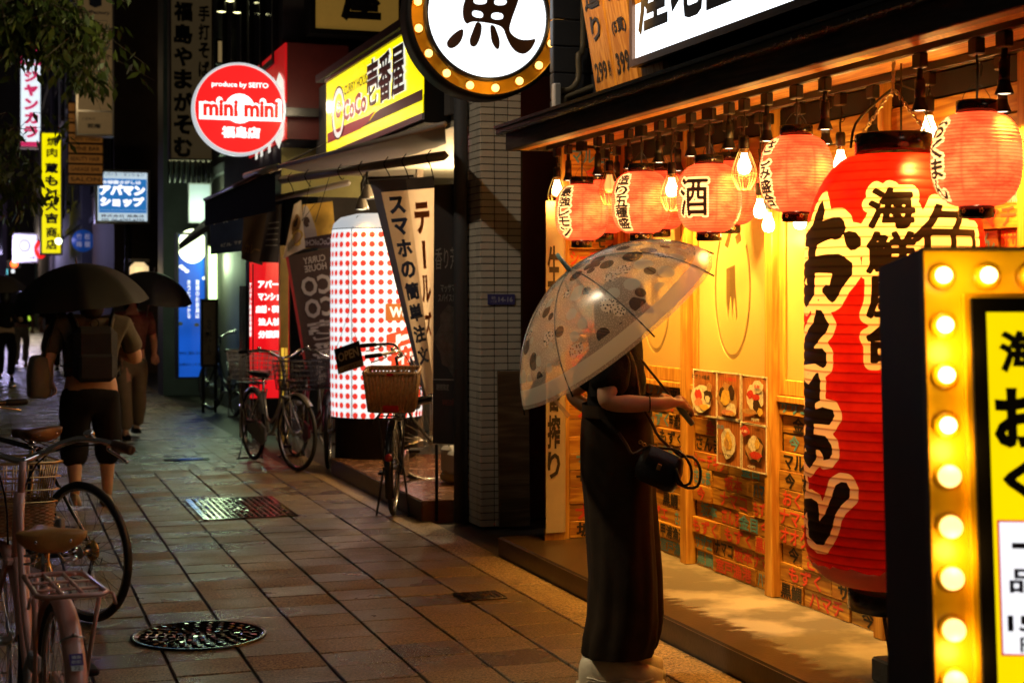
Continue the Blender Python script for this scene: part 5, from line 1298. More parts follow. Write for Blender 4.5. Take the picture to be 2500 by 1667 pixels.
# ---- walkers down the street
def walker(u, vfoot, label, height=1.64, build=1.0, top_mat=None, leg_mat=None, shoe_mat=None, bare_calf=False, stride=.16, face=PI / 2, umb=None, pack=False, bag=False, arm_up=True):
    g = at(u, vfoot, z=0); t = thing('person', label, 'person', (g.x, g.y, 0), face - PI / 2)
    h = height / 1.64; b = build
    # local: +y forward, x right
    P = lambda x, y, z: Vector((x * b, y, z * h))
    chs = [[('pel', P(0, 0, .88), .13 * b), ('wst', P(0, .0, 1.04), .12 * b), ('chs', P(0, .0, 1.22), .125 * b), ('nb', P(0, 0, 1.35), .065), ('nek', P(0, .01, 1.42), .052), ('jaw', P(0, .015, 1.465), .06), ('hed', P(0, .02, 1.53), .085), ('top', P(0, .01, 1.60), .055)],
           [('hed', P(0, .02, 1.53), .085), ('nos', P(0, .12, 1.51), .013)],
           [('pel', P(0, 0, .88), .13 * b), ('hR', P(.09, 0, .82), .09 * b), ('kR', P(.10, stride * .7, .45), .062 * b), ('aR', P(.10, stride * .5, .09), .038), ('tR', P(.11, stride * .5 + .13, .035), .035)],
           [('pel', P(0, 0, .88), .13 * b), ('hL', P(-.09, 0, .82), .09 * b), ('kL', P(-.10, -stride * .2, .46), .062 * b), ('aL', P(-.10, -stride * 1.2, .12), .038), ('tL', P(-.11, -stride * 1.2 + .12, .04), .035)]]
    sR, sL = P(.18, 0, 1.31), P(-.18, 0, 1.31)
    if arm_up: eR, wR = P(.27, .02, 1.05), P(.14, .22, 1.17)
    else: eR, wR = P(.25, -.03, 1.03), P(.25, .08, .82)
    eL, wL = P(-.26, -.02, 1.03), P(-.22, .14, .90)
    for s, (sh, el, wr_) in (('R', (sR, eR, wR)), ('L', (sL, eL, wL))):
        chs.append([('chs', P(0, .0, 1.22), .125 * b), ('s' + s, sh, .06 * b), ('u' + s, sh.lerp(el, .5), .052 * b), ('e' + s, el, .046 * b), ('f' + s, el.lerp(wr_, .45), .042 * b), (s + 'w', wr_, .026)])
        d = (wr_ - el).normalized(); chs += hand_chains(s, wr_, wr_ + d * .075, Vector((1, 0, 0)) if abs(d.x) < .8 else Vector((0, 0, 1)), Vector((0, .5, .4)) if s == 'R' and arm_up else Vector((0, .3, -.6)), (0, 0, 1), curl=.8)
    skin_body('body', chs, 'pel', M['skin'], t, 1)
    rg = []
    for z, a, y in [(1.665, .01, .0), (1.65, .055, 0), (1.61, .09, -.005), (1.55, .104, -.012), (1.48, .102, -.025), (1.42, .085, -.035), (1.37, .06, -.04), (1.35, .02, -.04)]:
        rg.append(ell_ring(P(0, y, z - .01), (1, 0, 0), (0, 1, 0), a, a * .95, 20, fold=lambda t: .02 * math.sin(8 * t)))
    MB().rings(rg).build('hair', M['hair'], t)
    tc = [[('c0', P(0, 0, .88), (.17 * b, .14 * b)), ('c1', P(0, 0, 1.02), (.165 * b, .135 * b)), ('c2', P(0, 0, 1.18), (.165 * b, .13 * b)), ('c3', P(0, 0, 1.30), (.13 * b, .10 * b)), ('c4', P(0, 0, 1.385), .068)]]
    for s, sh, el in (('R', sR, eR), ('L', sL, eL)):
        d = el - sh; tc.append([('c3', P(0, 0, 1.30), (.13 * b, .10 * b)), ('s' + s, sh, .072 * b), ('u' + s, sh + d * .45, .066 * b), ('v' + s, sh + d * .8, .066 * b)])
    skin_body('top', tc, 'c2', top_mat, t, 2, (.018, 7, 5))
    tc = [[('p', P(0, 0, .90), (.165 * b, .14 * b)), ('q', P(0, 0, .82), (.16 * b, .135 * b))]]
    for s, k, a in ((1, P(.10, stride * .7, .45), P(.10, stride * .5, .09)), (-1, P(-.10, -stride * .2, .46), P(-.10, -stride * 1.2, .12))):
        end = k.lerp(a, .52) if bare_calf else a; n_ = 'R' if s > 0 else 'L'
        tc.append([('q', P(0, 0, .82), (.16 * b, .135 * b)), ('h' + n_, P(.085 * s, .01, .72), .105 * b), ('k' + n_, k, .088 * b), ('e' + n_, end, .082 * b)])
    skin_body('trousers', tc, 'q', leg_mat, t, 2, (.022, 6, 3))
    for x, y, z in ((.10, stride * .5, 0), (-.10, -stride * 1.2, .03)):
        rg = []
        for yy, w, hh_ in [(-.09, .02, .05), (-.075, .036, .075), (0, .042, .085), (.08, .045, .06), (.14, .038, .045), (.165, .012, .03)]:
            rg.append([Vector((x * b + w * math.cos(a), y + yy, z + max(0, .005 + hh_ * max(0, math.sin(a))))) for a in [2 * PI * k / 14 for k in range(14)]])
        MB().rings(rg).build('shoe', shoe_mat or M['black'], t)
    if pack:
        bp_ = thing('backpack', 'dark grey square backpack worn by the walker in the beige T-shirt', 'backpack', (g.x, g.y, 0), face - PI / 2)
        mb = MB().box(tuple(P(0, -.22, 1.11)), (.31, .15, .40), None, .05); mb.build('bag_body', pm('pack_cloth', (.016, .017, .020), .8, var=.2), bp_)
        MB().box(tuple(P(0, -.305, 1.02)), (.25, .05, .19), None, .02).build('front_pocket', pm('pack_pocket', (.022, .024, .03), .8, var=.2), bp_)
        for s in (-1, 1): MB().tube([P(.09 * s, -.16, 1.30), P(.12 * s, -.06, 1.395), P(.13 * s, .08, 1.33), P(.14 * s, .14, 1.15), P(.15 * s, -.1, .95)], .014, 8).build('shoulder_strap', M['black'], bp_)
        MB().torus(tuple(P(0, -.2, 1.33)), .03, .006, 14, 6, 'Y').build('loop', M['black'], bp_)
    if bag:
        tb = thing('shoulder_bag', 'beige cloth bag hanging at the left side of the walker with the backpack' if pack else 'dark shoulder bag carried by the walker in pale trousers', 'bag', (g.x, g.y, 0), face - PI / 2)
        s = -1 if pack else 1
        MB().rings([ell_ring(P(.30 * s, -.04, z), (1, 0, 0), (0, 1, 0), a, c, 20, 3) for z, a, c in ((.80, .06, .12), (.82, .075, .15), (.95, .08, .16), (1.08, .06, .15), (1.10, .03, .14))]).build('bag_body', pm('bag_cloth', (.22, .19, .14) if pack else (.02, .02, .022), .8, var=.2), tb)
        MB().tube([P(.28 * s, -.15, 1.08), P(.20 * s, -.04, 1.39), P(.27 * s, .1, 1.08)], .012, 6).build('shoulder_strap', M['cable'], tb)
    if umb:
        rad, ulab, mat, tilt, (dx, dy, dz) = umb
        top = Vector((g.x, g.y, 0)) + Euler((0, 0, face - PI / 2)).to_matrix() @ P(dx, dy, dz)
        uo = thing('dark_umbrella', ulab, 'umbrella', top, 0, rot=tilt)
        k = rad / UR
        me = MB(); n = 64; vs = [[tuple(dome(max(.01, i / 12), 2 * PI * j / n, 1.3) * k * (1)) for j in range(n + 1)] for i in range(13)]
        me.grid(vs).build('canopy', mat, uo)
        for i in range(8):
            a = PI / 4 * i; MB().tube([dome(f / 6, a, 1) * k * .985 for f in range(7)], .003, 5).build('rib', M['steel'], uo)
        MB().tube([(0, 0, UH * k + .05), (0, 0, -.62)], .006, 8).build('shaft', M['steel'], uo)
        MB().tube([(0, 0, -.60), (0, 0, -.72)], .013, 8).build('handle', M['black'], uo)
    return t
M['tee'] = pm('beige_tee', (.08, .066, .042), .85, var=.15, scale=12, bump=.2)
M['khaki'] = pm('khaki_trousers', (.22, .18, .11), .8, var=.15)
M['cream_cloth'] = pm('cream_trousers', (.50, .42, .28), .8, var=.15)
M['plaid'] = pm('plaid_shirt', (.14, .05, .04), .8, var=.5, scale=14)
M['umb_black'] = pm('umbrella_black', (.006, .006, .005), .75, var=.15, scale=3); M['umb_black2'] = pm('umbrella_dark', (.012, .011, .012), .5)
walker(222, 1236, 'stocky walker in a beige T-shirt and black cropped trousers, seen from behind', 1.66, 1.25, M['tee'], M['cloth_black'], pm('tan_shoe', (.35, .26, .15), .6), True, .10, PI / 2 + R(4), (.50, 'large black umbrella held by the walker with the backpack', M['umb_black'], (R(3), R(-6), 0), (-.05, .10, 1.455)), True, True)
walker(322, 1068, 'walker in a dark shirt and khaki trousers coming towards the camera', 1.66, .95, M['plaid'], M['khaki'], M['black'], False, .2, -PI / 2 + R(8), (.46, 'small dark umbrella tilted forward over the oncoming walker', M['umb_black2'], (R(10), R(8), 0), (-.18, .1, 1.50)), False, True)
walker(52, 893, 'distant walker in cream trousers at the far left of the street', 1.62, .95, M['cloth_black'], M['cream_cloth'], M['cream_cloth'], False, .14, PI / 2, None, False, False, False)
walker(128, 905, 'distant dark-clothed walker under a pale umbrella', 1.60, .95, M['cloth_black'], M['cloth_black'], M['black'], False, .14, PI / 2, (.48, 'distant pale tan umbrella beyond the black one', pm('umbrella_tan', (.3, .22, .13), .6), (0, R(5), 0), (.1, .05, 1.52)), False, False)
walker(14, 930, 'dark-clothed walker at the very left edge of the street', 1.68, 1.0, M['cloth_black'], M['cloth_black'], M['black'], False, .14, PI / 2, (.5, 'dark brown umbrella at the very left edge', pm('umbrella_brown', (.05, .03, .02), .6), (0, R(-5), 0), (-.1, .05, 1.55)), False, False)
# ================================================================== TILED PILLAR AND CURRY SHOP
_p = at(1174, 1287, z=0); PX0, YP = _p.x, _p.y; PX1 = xat(1272, YP)
pil = thing('tiled_pillar', 'square pillar clad in small pale tiles between the izakaya and the curry shop', 'pillar', (PX0, YP, 0))
MB().bb(PX0 + .004, PX1 - .002, YP + .004, YP + .40, 0, 4.2).build('core', pm('grout', (.035, .033, .03), .7, var=.2), pil, world=True)
M['tile'] = pm('glazed_tile', (.56, .50, .41), .22, var=.06, scale=5, objvar=.10, bump=.05, bscale=20)
TW, TH = (PX1 - PX0) / 3, .0475
ta = MB().box((0, 0, 0), (TW - .006, .008, TH - .006), None, .0015).mesh('tile', M['tile'])
tb_ = MB().box((0, 0, 0), (.008, .094, TH - .006), None, .0015).mesh('tile', M['tile'])
for k in range(63):
    z = TH * (k + .5)
    for i in range(3): inst('tile', ta, pil, (TW * (i + .5), .0, z), (rnd.gauss(0, .006), 0, rnd.gauss(0, .006)))
    inst('tile', tb_, pil, (0, .052, z), (0, rnd.gauss(0, .006), 0))
mb = MB()
for k in range(63):
    for i in range(1, 4): mb.box((PX0, YP + .052 + .1 * i, TH * (k + .5)), (.008, .094, TH - .006))
for k in range(63, 88):
    for i in range(3): mb.box((PX0 + TW * (i + .5), YP, TH * (k + .5)), (TW - .006, .008, TH - .006))
mb.build('tile', M['tile'], pil, world=True, kind='stuff')
t = thing('drain_pipe', 'dark vertical drain pipe on the street corner of the tiled pillar', 'pipe', (PX0 - .06, YP + .27, 0))
MB().tube([(PX0 - .06, YP + .27, 0), (PX0 - .06, YP + .27, 4)], .048, 16).build('pipe', M['darkgrey'], t, world=True)
t = thing('address_plate', 'small blue address plate with pale numbers 14-16 on the tiled pillar', 'address plate', at(1224, 731, Y=YP - .008))
y = YP - .010; a, b = xat(1190, y), xat(1257, y); zt_, zb_ = zat(718, 1224, Y=y), zat(744, 1224, Y=y)
MB().bb(a, b, y - .003, y, zb_, zt_, .001).build('plate', pm('plate_blue', (.06, .06, .22), .4), t, world=True)
fr = frame(((a + b) / 2, y - .003, (zt_ + zb_) / 2), (1, 0, 0), (0, 0, 1)); mb = MB()
put_text(mb, '14-16', fr, .03, 0, .10, .034, .02, .0006); put_text(mb, '福島', fr, -.055, .012, .03, .02, .01, .0006); put_text(mb, '一丁目', fr, -.055, -.014, .04, .016, .01, .0006)
mb.build('lettering', pm('plate_white', (.45, .45, .55), .5), t, world=True)
t = thing('plywood_board', 'weathered plywood board leaning against the tiled pillar', 'board', (3.3, YP - .1, 0))
y = YP - .08; a, b = xat(1216, y), xat(1292, y); zt_ = zat(909, 1250, Y=y)
MB().box(((a + b) / 2, y, zt_ / 2 + .01), (b - a, .014, zt_), (R(-2), 0, 0), .002).build('sheet', wood('plywood', (.20, .12, .06), (.10, .055, .025), axis='X', objvar=0, scale=.7), t, world=True)
MB().bb(PX1, 4.8, YP + .3, YP + .36, 0, 4.2).build('wall', M['maroon'], kind='structure')
MB().bb(PX1 + .05, PX1 + .08, YP + .2, YP + .3, 0, 2.6).build('wall', M['brown_wall'], kind='structure')

cur = thing('curry_shop', 'open-fronted curry shop with a lit interior and raised tiled floor', 'curry shop', (3.3, 12, 0))
SX = 2.80; yA, yB, yC = YP + .41, 13.32, 15.0
MB().bb(SX, 6, yA, yB, -.02, .14, .006).build('step', pm('terracotta_floor', (.20, .10, .05), .22, var=.25, scale=7, rvar=.12, bump=.08), cur, world=True)
mb = MB()
for i in range(9): mb.bb(SX + .005, 5.9, yA + .3 * i + .197, yA + .3 * i + .203, .1395, .1405)
mb.build('floor_joint', M['joint'], cur, world=True)
MB().bb(SX - .006, SX - .0005, yA, yB, -.02, .132).build('step_riser', pm('riser', (.05, .025, .018), .4, var=.3), cur, world=True)
MB().bb(3.47, 6.5, yA, yA + .04, .14, 3.0).build('side_wall', M['brown_wall'], cur, world=True)
MB().bb(4.6, 4.65, yA + .05, yC, .14, 3.0).build('back_wall', M['beige'], cur, world=True)
MB().bb(3.05, 6.5, yA + .05, yC, 2.72, 2.80).build('ceiling', M['cream'], cur, world=True)
mb = MB(); mb.bb(3.0, 6.5, yA, yC, 2.80, 3.55); mb.bb(3.95, 6.5, yA, yC, 3.55, 9); mb.build('upper_wall', M['night_wall'], cur, world=True)
mb = MB(); mb.bb(3.75, 3.81, 14.0, 14.06, .14, 2.75); mb.bb(3.75, 3.81, 12.6, 12.64, .14, 2.75); mb.build('mullion', M['brown_wall'], cur, world=True)
MB().bb(3.77, 3.78, 12.64, 14.0, .14, 2.7).build('window', M['glass'], cur, world=True)
light('shop_light', 'POINT', (4.1, 11.7, 2.2), 130, (1, .66, .32), None, .1); light('shop_light', 'POINT', (4.0, 13.6, 2.5), 60, (1, .75, .4), None, .1)  # warm lights assumed inside the shop, without fixtures
# ---- lit curry sign
XC = 2.85
ya, yb = yat(797, XC), yat(1032, XC); z0, z1 = EYE + .462 * 2.75, EYE + .690 * 2.75
w, h = ya - yb, z1 - z0
cs = thing('curry_sign', 'long yellow lit curry house sign with black and red lettering', 'sign', (XC, (ya + yb) / 2, z0))
fr = frame((XC, ya, z0), (0, -1, 0), (0, 0, 1))
mb = MB(); slab_fr(mb, fr, -.02, w + .02, -.07, h + .03, -.24, -.008); slab_fr(mb, fr, -.25, w + .1, h + .035, h + .10, -.24, .05); mb.build('case', M['black'], cs, world=True)
mb = MB(); slab_fr(mb, fr, -.02, w + .02, h + .005, h + .034, -.007, .012); slab_fr(mb, fr, -.02, w + .02, -.05, -.006, -.007, .012); mb.build('trim', pm('mauve_trim', (.30, .26, .30), .4), cs, world=True)
g_y = glow('curry_yellow', (1.0, .86, .0), 1.12); mb = MB(); slab_fr(mb, fr, 0, w, 0, h, -.006, 0); mb.build('lit_panel', g_y, cs, world=True)
mb = MB(); slab_fr(mb, fr, w + .001, w + .006, .13, h, -.10, .0); mb.build('lit_return', g_y, cs, world=True)
M['sign_black'] = pm('sign_black', (.01, .01, .01), .4); M['sign_red'] = pm('sign_red', (.45, .02, .03), .4, emit=(.6, .02, .02), estr=.35); M['sign_white'] = glow('sign_white_film', (1, .98, .85), .9)
mb = MB(); slab_fr(mb, fr, .62 * w, w, .14 * h, .26 * h, .001, .004)
vs, fs = extrude_poly([[(.35 * w, .14 * h), (.62 * w, .14 * h), (.62 * w, .26 * h), (.57 * w, .24 * h), (.52 * w, .18 * h)]], .003, lambda x, y, d: fr(x, y, d + .001)); mb.add(vs, fs); mb.build('black_band', M['sign_black'], cs, world=True)
vs, fs = extrude_poly([[(.02 * w, .13 * h), (.42 * w, .13 * h), (.50 * w, .17 * h), (.57 * w, .27 * h), (.50 * w, .25 * h), (.3 * w, .27 * h), (.02 * w, .27 * h)]], .003, lambda x, y, d: fr(x, y, d + .0015)); MB().add(vs, fs).build('red_band', M['sign_red'], cs, world=True)
wm = MB(); 
for s, cx, cy, tw, th in (('CoCo', .36, .46, .26, .28), ('壱番屋', .68, .62, .36, .62)): put_text(wm, s, fr, cx * w, cy * h, tw * w * 1.04, th * h * 1.05, .075, .002)
wm.lathe([(.001, 0), (.155, 0)], n=4); 
wm.v = wm.v[:-8] if False else wm.v
wm.build('letter_outline', M['sign_white'], cs, world=True)
mb = MB(); put_text(mb, '壱番屋', fr, .68 * w, .62 * h, .36 * w, .62 * h, .03, .012); put_text(mb, 'CURRY HOUSE', fr, .37 * w, .74 * h, .28 * w, .13 * h, .02, .004); mb.build('lettering', M['sign_black'], cs, world=True)
mb = MB(); put_text(mb, 'CoCo', fr, .36 * w, .46 * h, .26 * w, .28 * h, .03, .012); mb.build('lettering', M['sign_red'], cs, world=True)
# oval emblem
def ring_poly(cx, cy, a0, b0, a1, b1): return [ell(cx, cy, a0, b0, 32), ell(cx, cy, a1, b1, 32)]
for nm, a0, b0, a1, b1, m_, o_ in (('emblem_ring', .075, .34, .060, .27, 'sign_white', .0055), ('emblem_outline', .082, .37, .075, .345, 'sign_black', .007)):
    vs, fs = extrude_poly(ring_poly(.165 * w, .48 * h, a0 * w, b0 * h, a1 * w, b1 * h), .003, lambda x, y, d: fr(x, y, d + o_)); MB().add(vs, fs).build(nm, M[m_], cs, world=True)
mb = MB()
vs, fs = extrude_poly([ell(.165 * w, .52 * h, .035 * w, .11 * h, 20), ell(.165 * w, .54 * h, .022 * w, .06 * h, 20)], .003, lambda x, y, d: fr(x, y, d + .006)); mb.add(vs, fs)
put_text(mb, 'スパイス', fr, .165 * w, .25 * h, .07 * w, .08 * h, .02, .009); mb.build('emblem_mark', M['sign_red'], cs, world=True)
# ---- awning
aw = thing('awning', 'pale grey fabric awning on a metal frame under the yellow curry sign', 'awning', (2.4, 11.4, 2.5))
fa, fb_ = at(680, 408, X=2.17), at(1086, 303, X=2.59); ba, bb_ = at(845, 428, X=2.96), at(1090, 352, X=2.96)
P = [[(fa.lerp(fb_, j / 12)).lerp(ba.lerp(bb_, j / 12), i / 8) + Vector((0, 0, -.02 * math.sin(PI * i / 8) + .004 * math.sin(9 * j))) for i in range(9)] for j in range(13)]
MB().grid(P).build('fabric', pm('awning_cloth', (.10, .09, .085), .7, var=.1, scale=3), aw, world=True)
mb = MB(); b0, b1 = at(686, 440, X=2.226), at(1086, 380, X=2.816)
mb.tube([b0, b1], .032, 4); mb.tube([fa, fb_], .018, 6); mb.tube([at(640, 492, X=2.33), at(852, 446, X=2.96)], .028, 4); mb.build('frame', pm('awning_frame', (.22, .18, .15), .5, var=.1), aw, world=True)
MB().tube([at(600, 430, X=2.17), fa], .03, 8).build('end_cap', M['white_paint'], aw, world=True)
mb = MB()
for f in (.08, .2, .42, .55, .7, .8, .93):
    p = b0.lerp(b1, f); mb.tube([p + Vector((0, 0, .05)), p + Vector((-.03, 0, .0)), p + Vector((0, 0, -.06)), p + Vector((.02, 0, -.05 - .1 * rnd.random()))], .004, 5)
mb.tube([b0.lerp(b1, .22), at(742, 520, X=2.33), at(737, 540, X=2.33), at(783, 480, X=2.38)], .0025, 4); mb.tube([b0.lerp(b1, .35), at(780, 510, X=2.38), at(770, 542, X=2.38)], .003, 4)
mb.build('hook', M['black'], aw, world=True)
# ---- shop spot lamps
for (u, v, lab) in ((884, 512, 'round aluminium spot lamp above the dotted light column, lower one'), (897, 486, 'round aluminium spot lamp above the dotted light column, upper one')):
    p = at(u, v, X=2.98); t = thing('shop_spotlight', lab, 'spotlight', p, group='spot lamps of the curry shop')
    MB().lathe([(.02, .12), (.03, .10), (.055, .02), (.06, 0), (.055, 0)], n=20).build('shade', M['steel'], t); MB().lathe([(.054, .004), (.001, -.004)], n=20).build('lens', glow('warm_lens', (1, .85, .5), 2.5 if v > 500 else .4), t)
    MB().tube([(0, 0, .1), (0, .02, .22), (.05, .1, .3)], .012, 8).build('arm', M['black'], t)
    light('spot_lamp', 'SPOT', (0, 0, -.02), 8, AMBER2, t, .03, None, R(110), .8)
# ---- inflatable dotted light column
PCX, PCY, PR = 3.21, 13.36, .405
pt = PCX * SN + PCY * CS; pz = lambda v: EYE + (720 - v) * pt / F
lc = thing('light_column', 'glowing white inflatable column printed with red dots on a black base', 'light column', (PCX, PCY, .0))
ztop, zsh, zbt = pz(521), pz(561), pz(1013)
def dots_mat():
    m, n, l = _mat('dotted_skin'); b = n['Principled BSDF']
    a = nd(n, 'ShaderNodeAttribute', attribute_name='dot'); mr = nd(n, 'ShaderNodeMapRange'); mr.inputs['From Min'].default_value = -.0025; mr.inputs['From Max'].default_value = .0025; l.new(a.outputs['Fac'], mr.inputs['Value'])
    mx = nd(n, 'ShaderNodeMix', data_type='RGBA'); l.new(mr.outputs[0], mx.inputs[0]); mx.inputs[6].default_value = (.80, .045, .03, 1); mx.inputs[7].default_value = (.92, .97, 1, 1)
    l.new(mx.outputs[2], b.inputs['Base Color']); l.new(mx.outputs[2], b.inputs['Emission Color'])
    tc = nd(n, 'ShaderNodeTexCoord'); nz = nd(n, 'ShaderNodeTexNoise'); nz.inputs['Scale'].default_value = 2.5; l.new(tc.outputs['Object'], nz.inputs['Vector'])
    m2 = nd(n, 'ShaderNodeMapRange'); m2.inputs['To Min'].default_value = .75; m2.inputs['To Max'].default_value = 1.15; l.new(nz.outputs['Fac'], m2.inputs['Value']); l.new(m2.outputs[0], b.inputs['Emission Strength']); return m
n, rows = 280, 150; vs = []; dd = []; fs = []
NP = 2 * PI * PR / .078; nd_c = round(NP); pitch = 2 * PI * PR / nd_c; rp_ = (zsh - zbt) / 20
for i in range(rows + 1):
    f = i / rows; z = zbt + (zsh - zbt) * f + .0; r = PR * (1 - .02 * abs(2 * f - 1) ** 3)
    if f > .96: r = PR * (.98 - .02 * (f - .96) / .04)
    for j in range(n):
        a = 2 * PI * j / n; vs.append((r * math.cos(a), r * math.sin(a), z))
        s = a * PR / pitch; q = (z - zbt) / rp_
        ds = (s - round(s)) * pitch; dz = (q - .3 - round(q - .3)) * rp_; dd.append(math.hypot(ds, dz) - .0262)
for i in range(rows):
    for j in range(n): fs.append((i * n + j, i * n + (j + 1) % n, (i + 1) * n + (j + 1) % n, (i + 1) * n + j))
me = bpy.data.meshes.new('skin'); me.from_pydata(vs, [], fs); me.materials.append(dots_mat()); me.polygons.foreach_set('use_smooth', [True] * len(fs))
a_ = me.attributes.new('dot', 'FLOAT', 'POINT'); a_.data.foreach_set('value', dd); me.update(); inst('skin', me, lc)
zc = zsh - .001
MB().lathe([(PR * .965, zc), (PR * .93, zc + .05), (PR * .78, zc + (ztop - zsh) * .72), (PR * .45, zc + (ztop - zsh) * .95), (.001, ztop)], n=48).build('dome', glow('dome_white', (.72, .76, .80), .62), lc)
mb = MB().torus((0, 0, zc), PR * .968, .004, 48, 5, 'Z')
for a in (R(225), R(45), R(135), R(315)): mb.tube([(PR * 1.002 * math.cos(a), PR * 1.002 * math.sin(a), z) for z in (zbt, zc)], .0035, 5); mb.tube([(PR * .97 * math.cos(a), PR * .97 * math.sin(a), zc), (PR * .79 * math.cos(a), PR * .79 * math.sin(a), zc + (ztop - zsh) * .72), (PR * .3 * math.cos(a), PR * .3 * math.sin(a), zc + (ztop - zsh) * .97)], .003, 5)
mb.build('seam', M['black'], lc)
MB().lathe([(PR * .99, zbt + .002), (PR * .97, zbt - .02), (PR * .90, zbt - .03), (PR * .90, 0.0), (.001, 0.0)], n=40).build('base', M['black'], lc)
def on_col(u, v):
    d = ray(u, v); a = d.x ** 2 + d.y ** 2; b = -2 * (PCX * d.x + PCY * d.y); c = PCX ** 2 + PCY ** 2 - (PR + .002) ** 2; t = (-b - math.sqrt(max(0, b * b - 4 * a * c))) / (2 * a)
    p = Vector((0, 0, EYE)) + d * t; return math.atan2(p.y - PCY, p.x - PCX), p.z
def col_patch(u0, v0, u1, v1, m, s, tm, nm='printed_patch', bold=.04, slant=0):
    a0, z0_ = on_col(u0, v1); a1, z1_ = on_col(u1, v0); w_, h_ = (a1 - a0) * PR, z1_ - z0_
    f = lambda x, y, d=0: Vector(((PR + .004 + d) * math.cos(a0 + x / PR), (PR + .004 + d) * math.sin(a0 + x / PR), z0_ + y + slant * x))
    mb = MB(); mb.grid([[f(w_ * i / 8, h_ * j) for i in range(9)] for j in range(2)]); p = mb.build(nm, m, lc)
    if s:
        mb = MB(); put_text(mb, s, f, w_ / 2, h_ / 2, w_ * .72, h_ * .62, bold, .002); mb.build('lettering', tm, p)
M['patch_brown'] = pm('patch_brown', (.35, .10, .02), .5, emit=(.36, .10, .01), estr=.9); M['patch_red'] = pm('patch_red', (.8, .05, .02), .5, emit=(.8, .07, .02), estr=.9)
col_patch(941, 741, 1000, 783, M['patch_brown'], 'We', M['sign_white'])
col_patch(943, 815, 1024, 856, M['patch_red'], 'Jap', M['sign_white'], bold=.06, slant=.25)
col_patch(955, 858, 1022, 905, M['patch_red'], 'イル', M['sign_white'], bold=.05, slant=.2); col_patch(965, 950, 1026, 985, M['patch_red'], 'UP', M['sign_white'], bold=.06)
light('column_light', 'POINT', (0, 0, 2.5), .01, (1, 1, 1), lc, .05)

# ---- hanging flags and banners
def quad(name, label, cat, pts, t, mat, fold=.02, group=None, nx=12, ny=20):
    """Cloth panel between four corner points (TL, TR, BR, BL given as photo pixel and distance)."""
    C4 = [at(p[0], p[1], t=t + (p[2] if len(p) > 2 else 0)) for p in pts]; base = sum(C4, Vector()) / 4
    o = thing(name, label, cat, base, group=group)
    nr = (C4[1] - C4[0]).cross(C4[3] - C4[0]).normalized()
    def f(x, y, d=0.0):      # x 0..1, y 0 (top) .. 1
        p = C4[0].lerp(C4[1], x).lerp(C4[3].lerp(C4[2], x), y)
        return p - nr * (d) + nr * fold * math.sin(x * 5 + y * 2) * (.3 + .7 * y)
    if nr.dot(Vector((0, 0, EYE)) - base) < 0:
        pass
    else: nr = -nr
    MB().grid([[f(i / nx, j / ny) for i in range(nx + 1)] for j in range(ny + 1)]).build('cloth', mat, o, world=True)
    return o, f
def qt(o, f, s, cx, cy, w, h, mat, bold=.03, off=.006, mirror=False, nm='lettering'):
    mb = MB(); put_text(mb, s, lambda x, y, d=0: f(x, -y, d), cx, -cy, w * (-1 if mirror else 1), h, bold, 0)
    vs, fs, dim = text_raw(s, bold, 2); mb2 = MB()
    for i, v in enumerate(vs):
        pass
    mb2.add([f(cx + v[0] * w / dim[0] * (-1 if mirror else 1), cy - v[1] * h / dim[1], off + (v[2] * .01)) for v in vs], fs); mb2.build(nm, mat, o, world=True)
def qpatch(o, f, x0, x1, y0, y1, mat, nm, off=.003): MB().grid([[f(x0 + (x1 - x0) * i / 4, y0 + (y1 - y0) * j / 10, off) for i in range(5)] for j in range(11)]).build(nm, mat, o, world=True)
M['flag_beige'] = pm('flag_beige', (.60, .48, .34), .8, var=.08); M['flag_white'] = pm('flag_white', (.72, .60, .46), .8, var=.06)
def thin_cloth(m, f):
    n, l = m.node_tree.nodes, m.node_tree.links; b = n['Principled BSDF']; tr = nd(n, 'ShaderNodeBsdfTranslucent'); mx = nd(n, 'ShaderNodeMixShader'); mx.inputs[0].default_value = f
    src = b.inputs['Base Color'].links[0].from_socket; l.new(src, tr.inputs[0]); l.new(b.outputs[0], mx.inputs[1]); l.new(tr.outputs[0], mx.inputs[2]); l.new(mx.outputs[0], n['Material Output'].inputs[0])
for k_ in ('flag_beige', 'flag_white'): thin_cloth(M[k_], .6)
M['flag_blue'] = pm('flag_blue', (.15, .16, .23), .8, var=.1)
o, f = quad('hanging_banner', 'twisted beige banner with a blue hem lettered about ordering by phone', 'banner', [(903, 442), (992, 436), (1060, 955, .1), (1034, 970)], 11.2, M['flag_beige'], .015)
qpatch(o, f, 0, .24, 0, 1, M['flag_blue'], 'hem'); qpatch(o, f, 0, 1, 0, .055, M['flag_blue'], 'hem', .004)
for i, chh in enumerate('スマホの簡単注文'): qt(o, f, chh, .62, .12 + .10 * i, .50 * (1 + .05 * i), .082, M['navy'] if i else M['navy'], .05)
MB().tube([at(895, 436, t=11.15), at(1010, 430, t=11.15)], .008, 6).build('rod', M['black'], o, world=True)
o, f = quad('hanging_banner', 'off-white banner with orange characters beside the beige one', 'banner', [(990, 436), (1060, 430), (1060, 962), (1050, 955)], 11.45, M['flag_white'], .02)
qpatch(o, f, 0, 1, 0, .055, M['flag_blue'], 'hem', .003)
for chh, cy, hgt in (('テ', .19, .15), ('l', .36, .13), ('ル', .52, .13), ('ズ', .68, .12)): qt(o, f, chh, .5, cy, .62 if chh != 'l' else .16, hgt, M['orange_ink'], .05)
o, f = quad('standing_banner', 'dark banner board with faint pale lettering about fragrant spice curry', 'banner', [(1060, 452), (1143, 448), (1150, 1085), (1056, 1082)], 10.68, pm('banner_dark', (.018, .014, .014), .6, var=.2), .004)
M['faint'] = pm('faint_ink', (.22, .20, .17), .6)
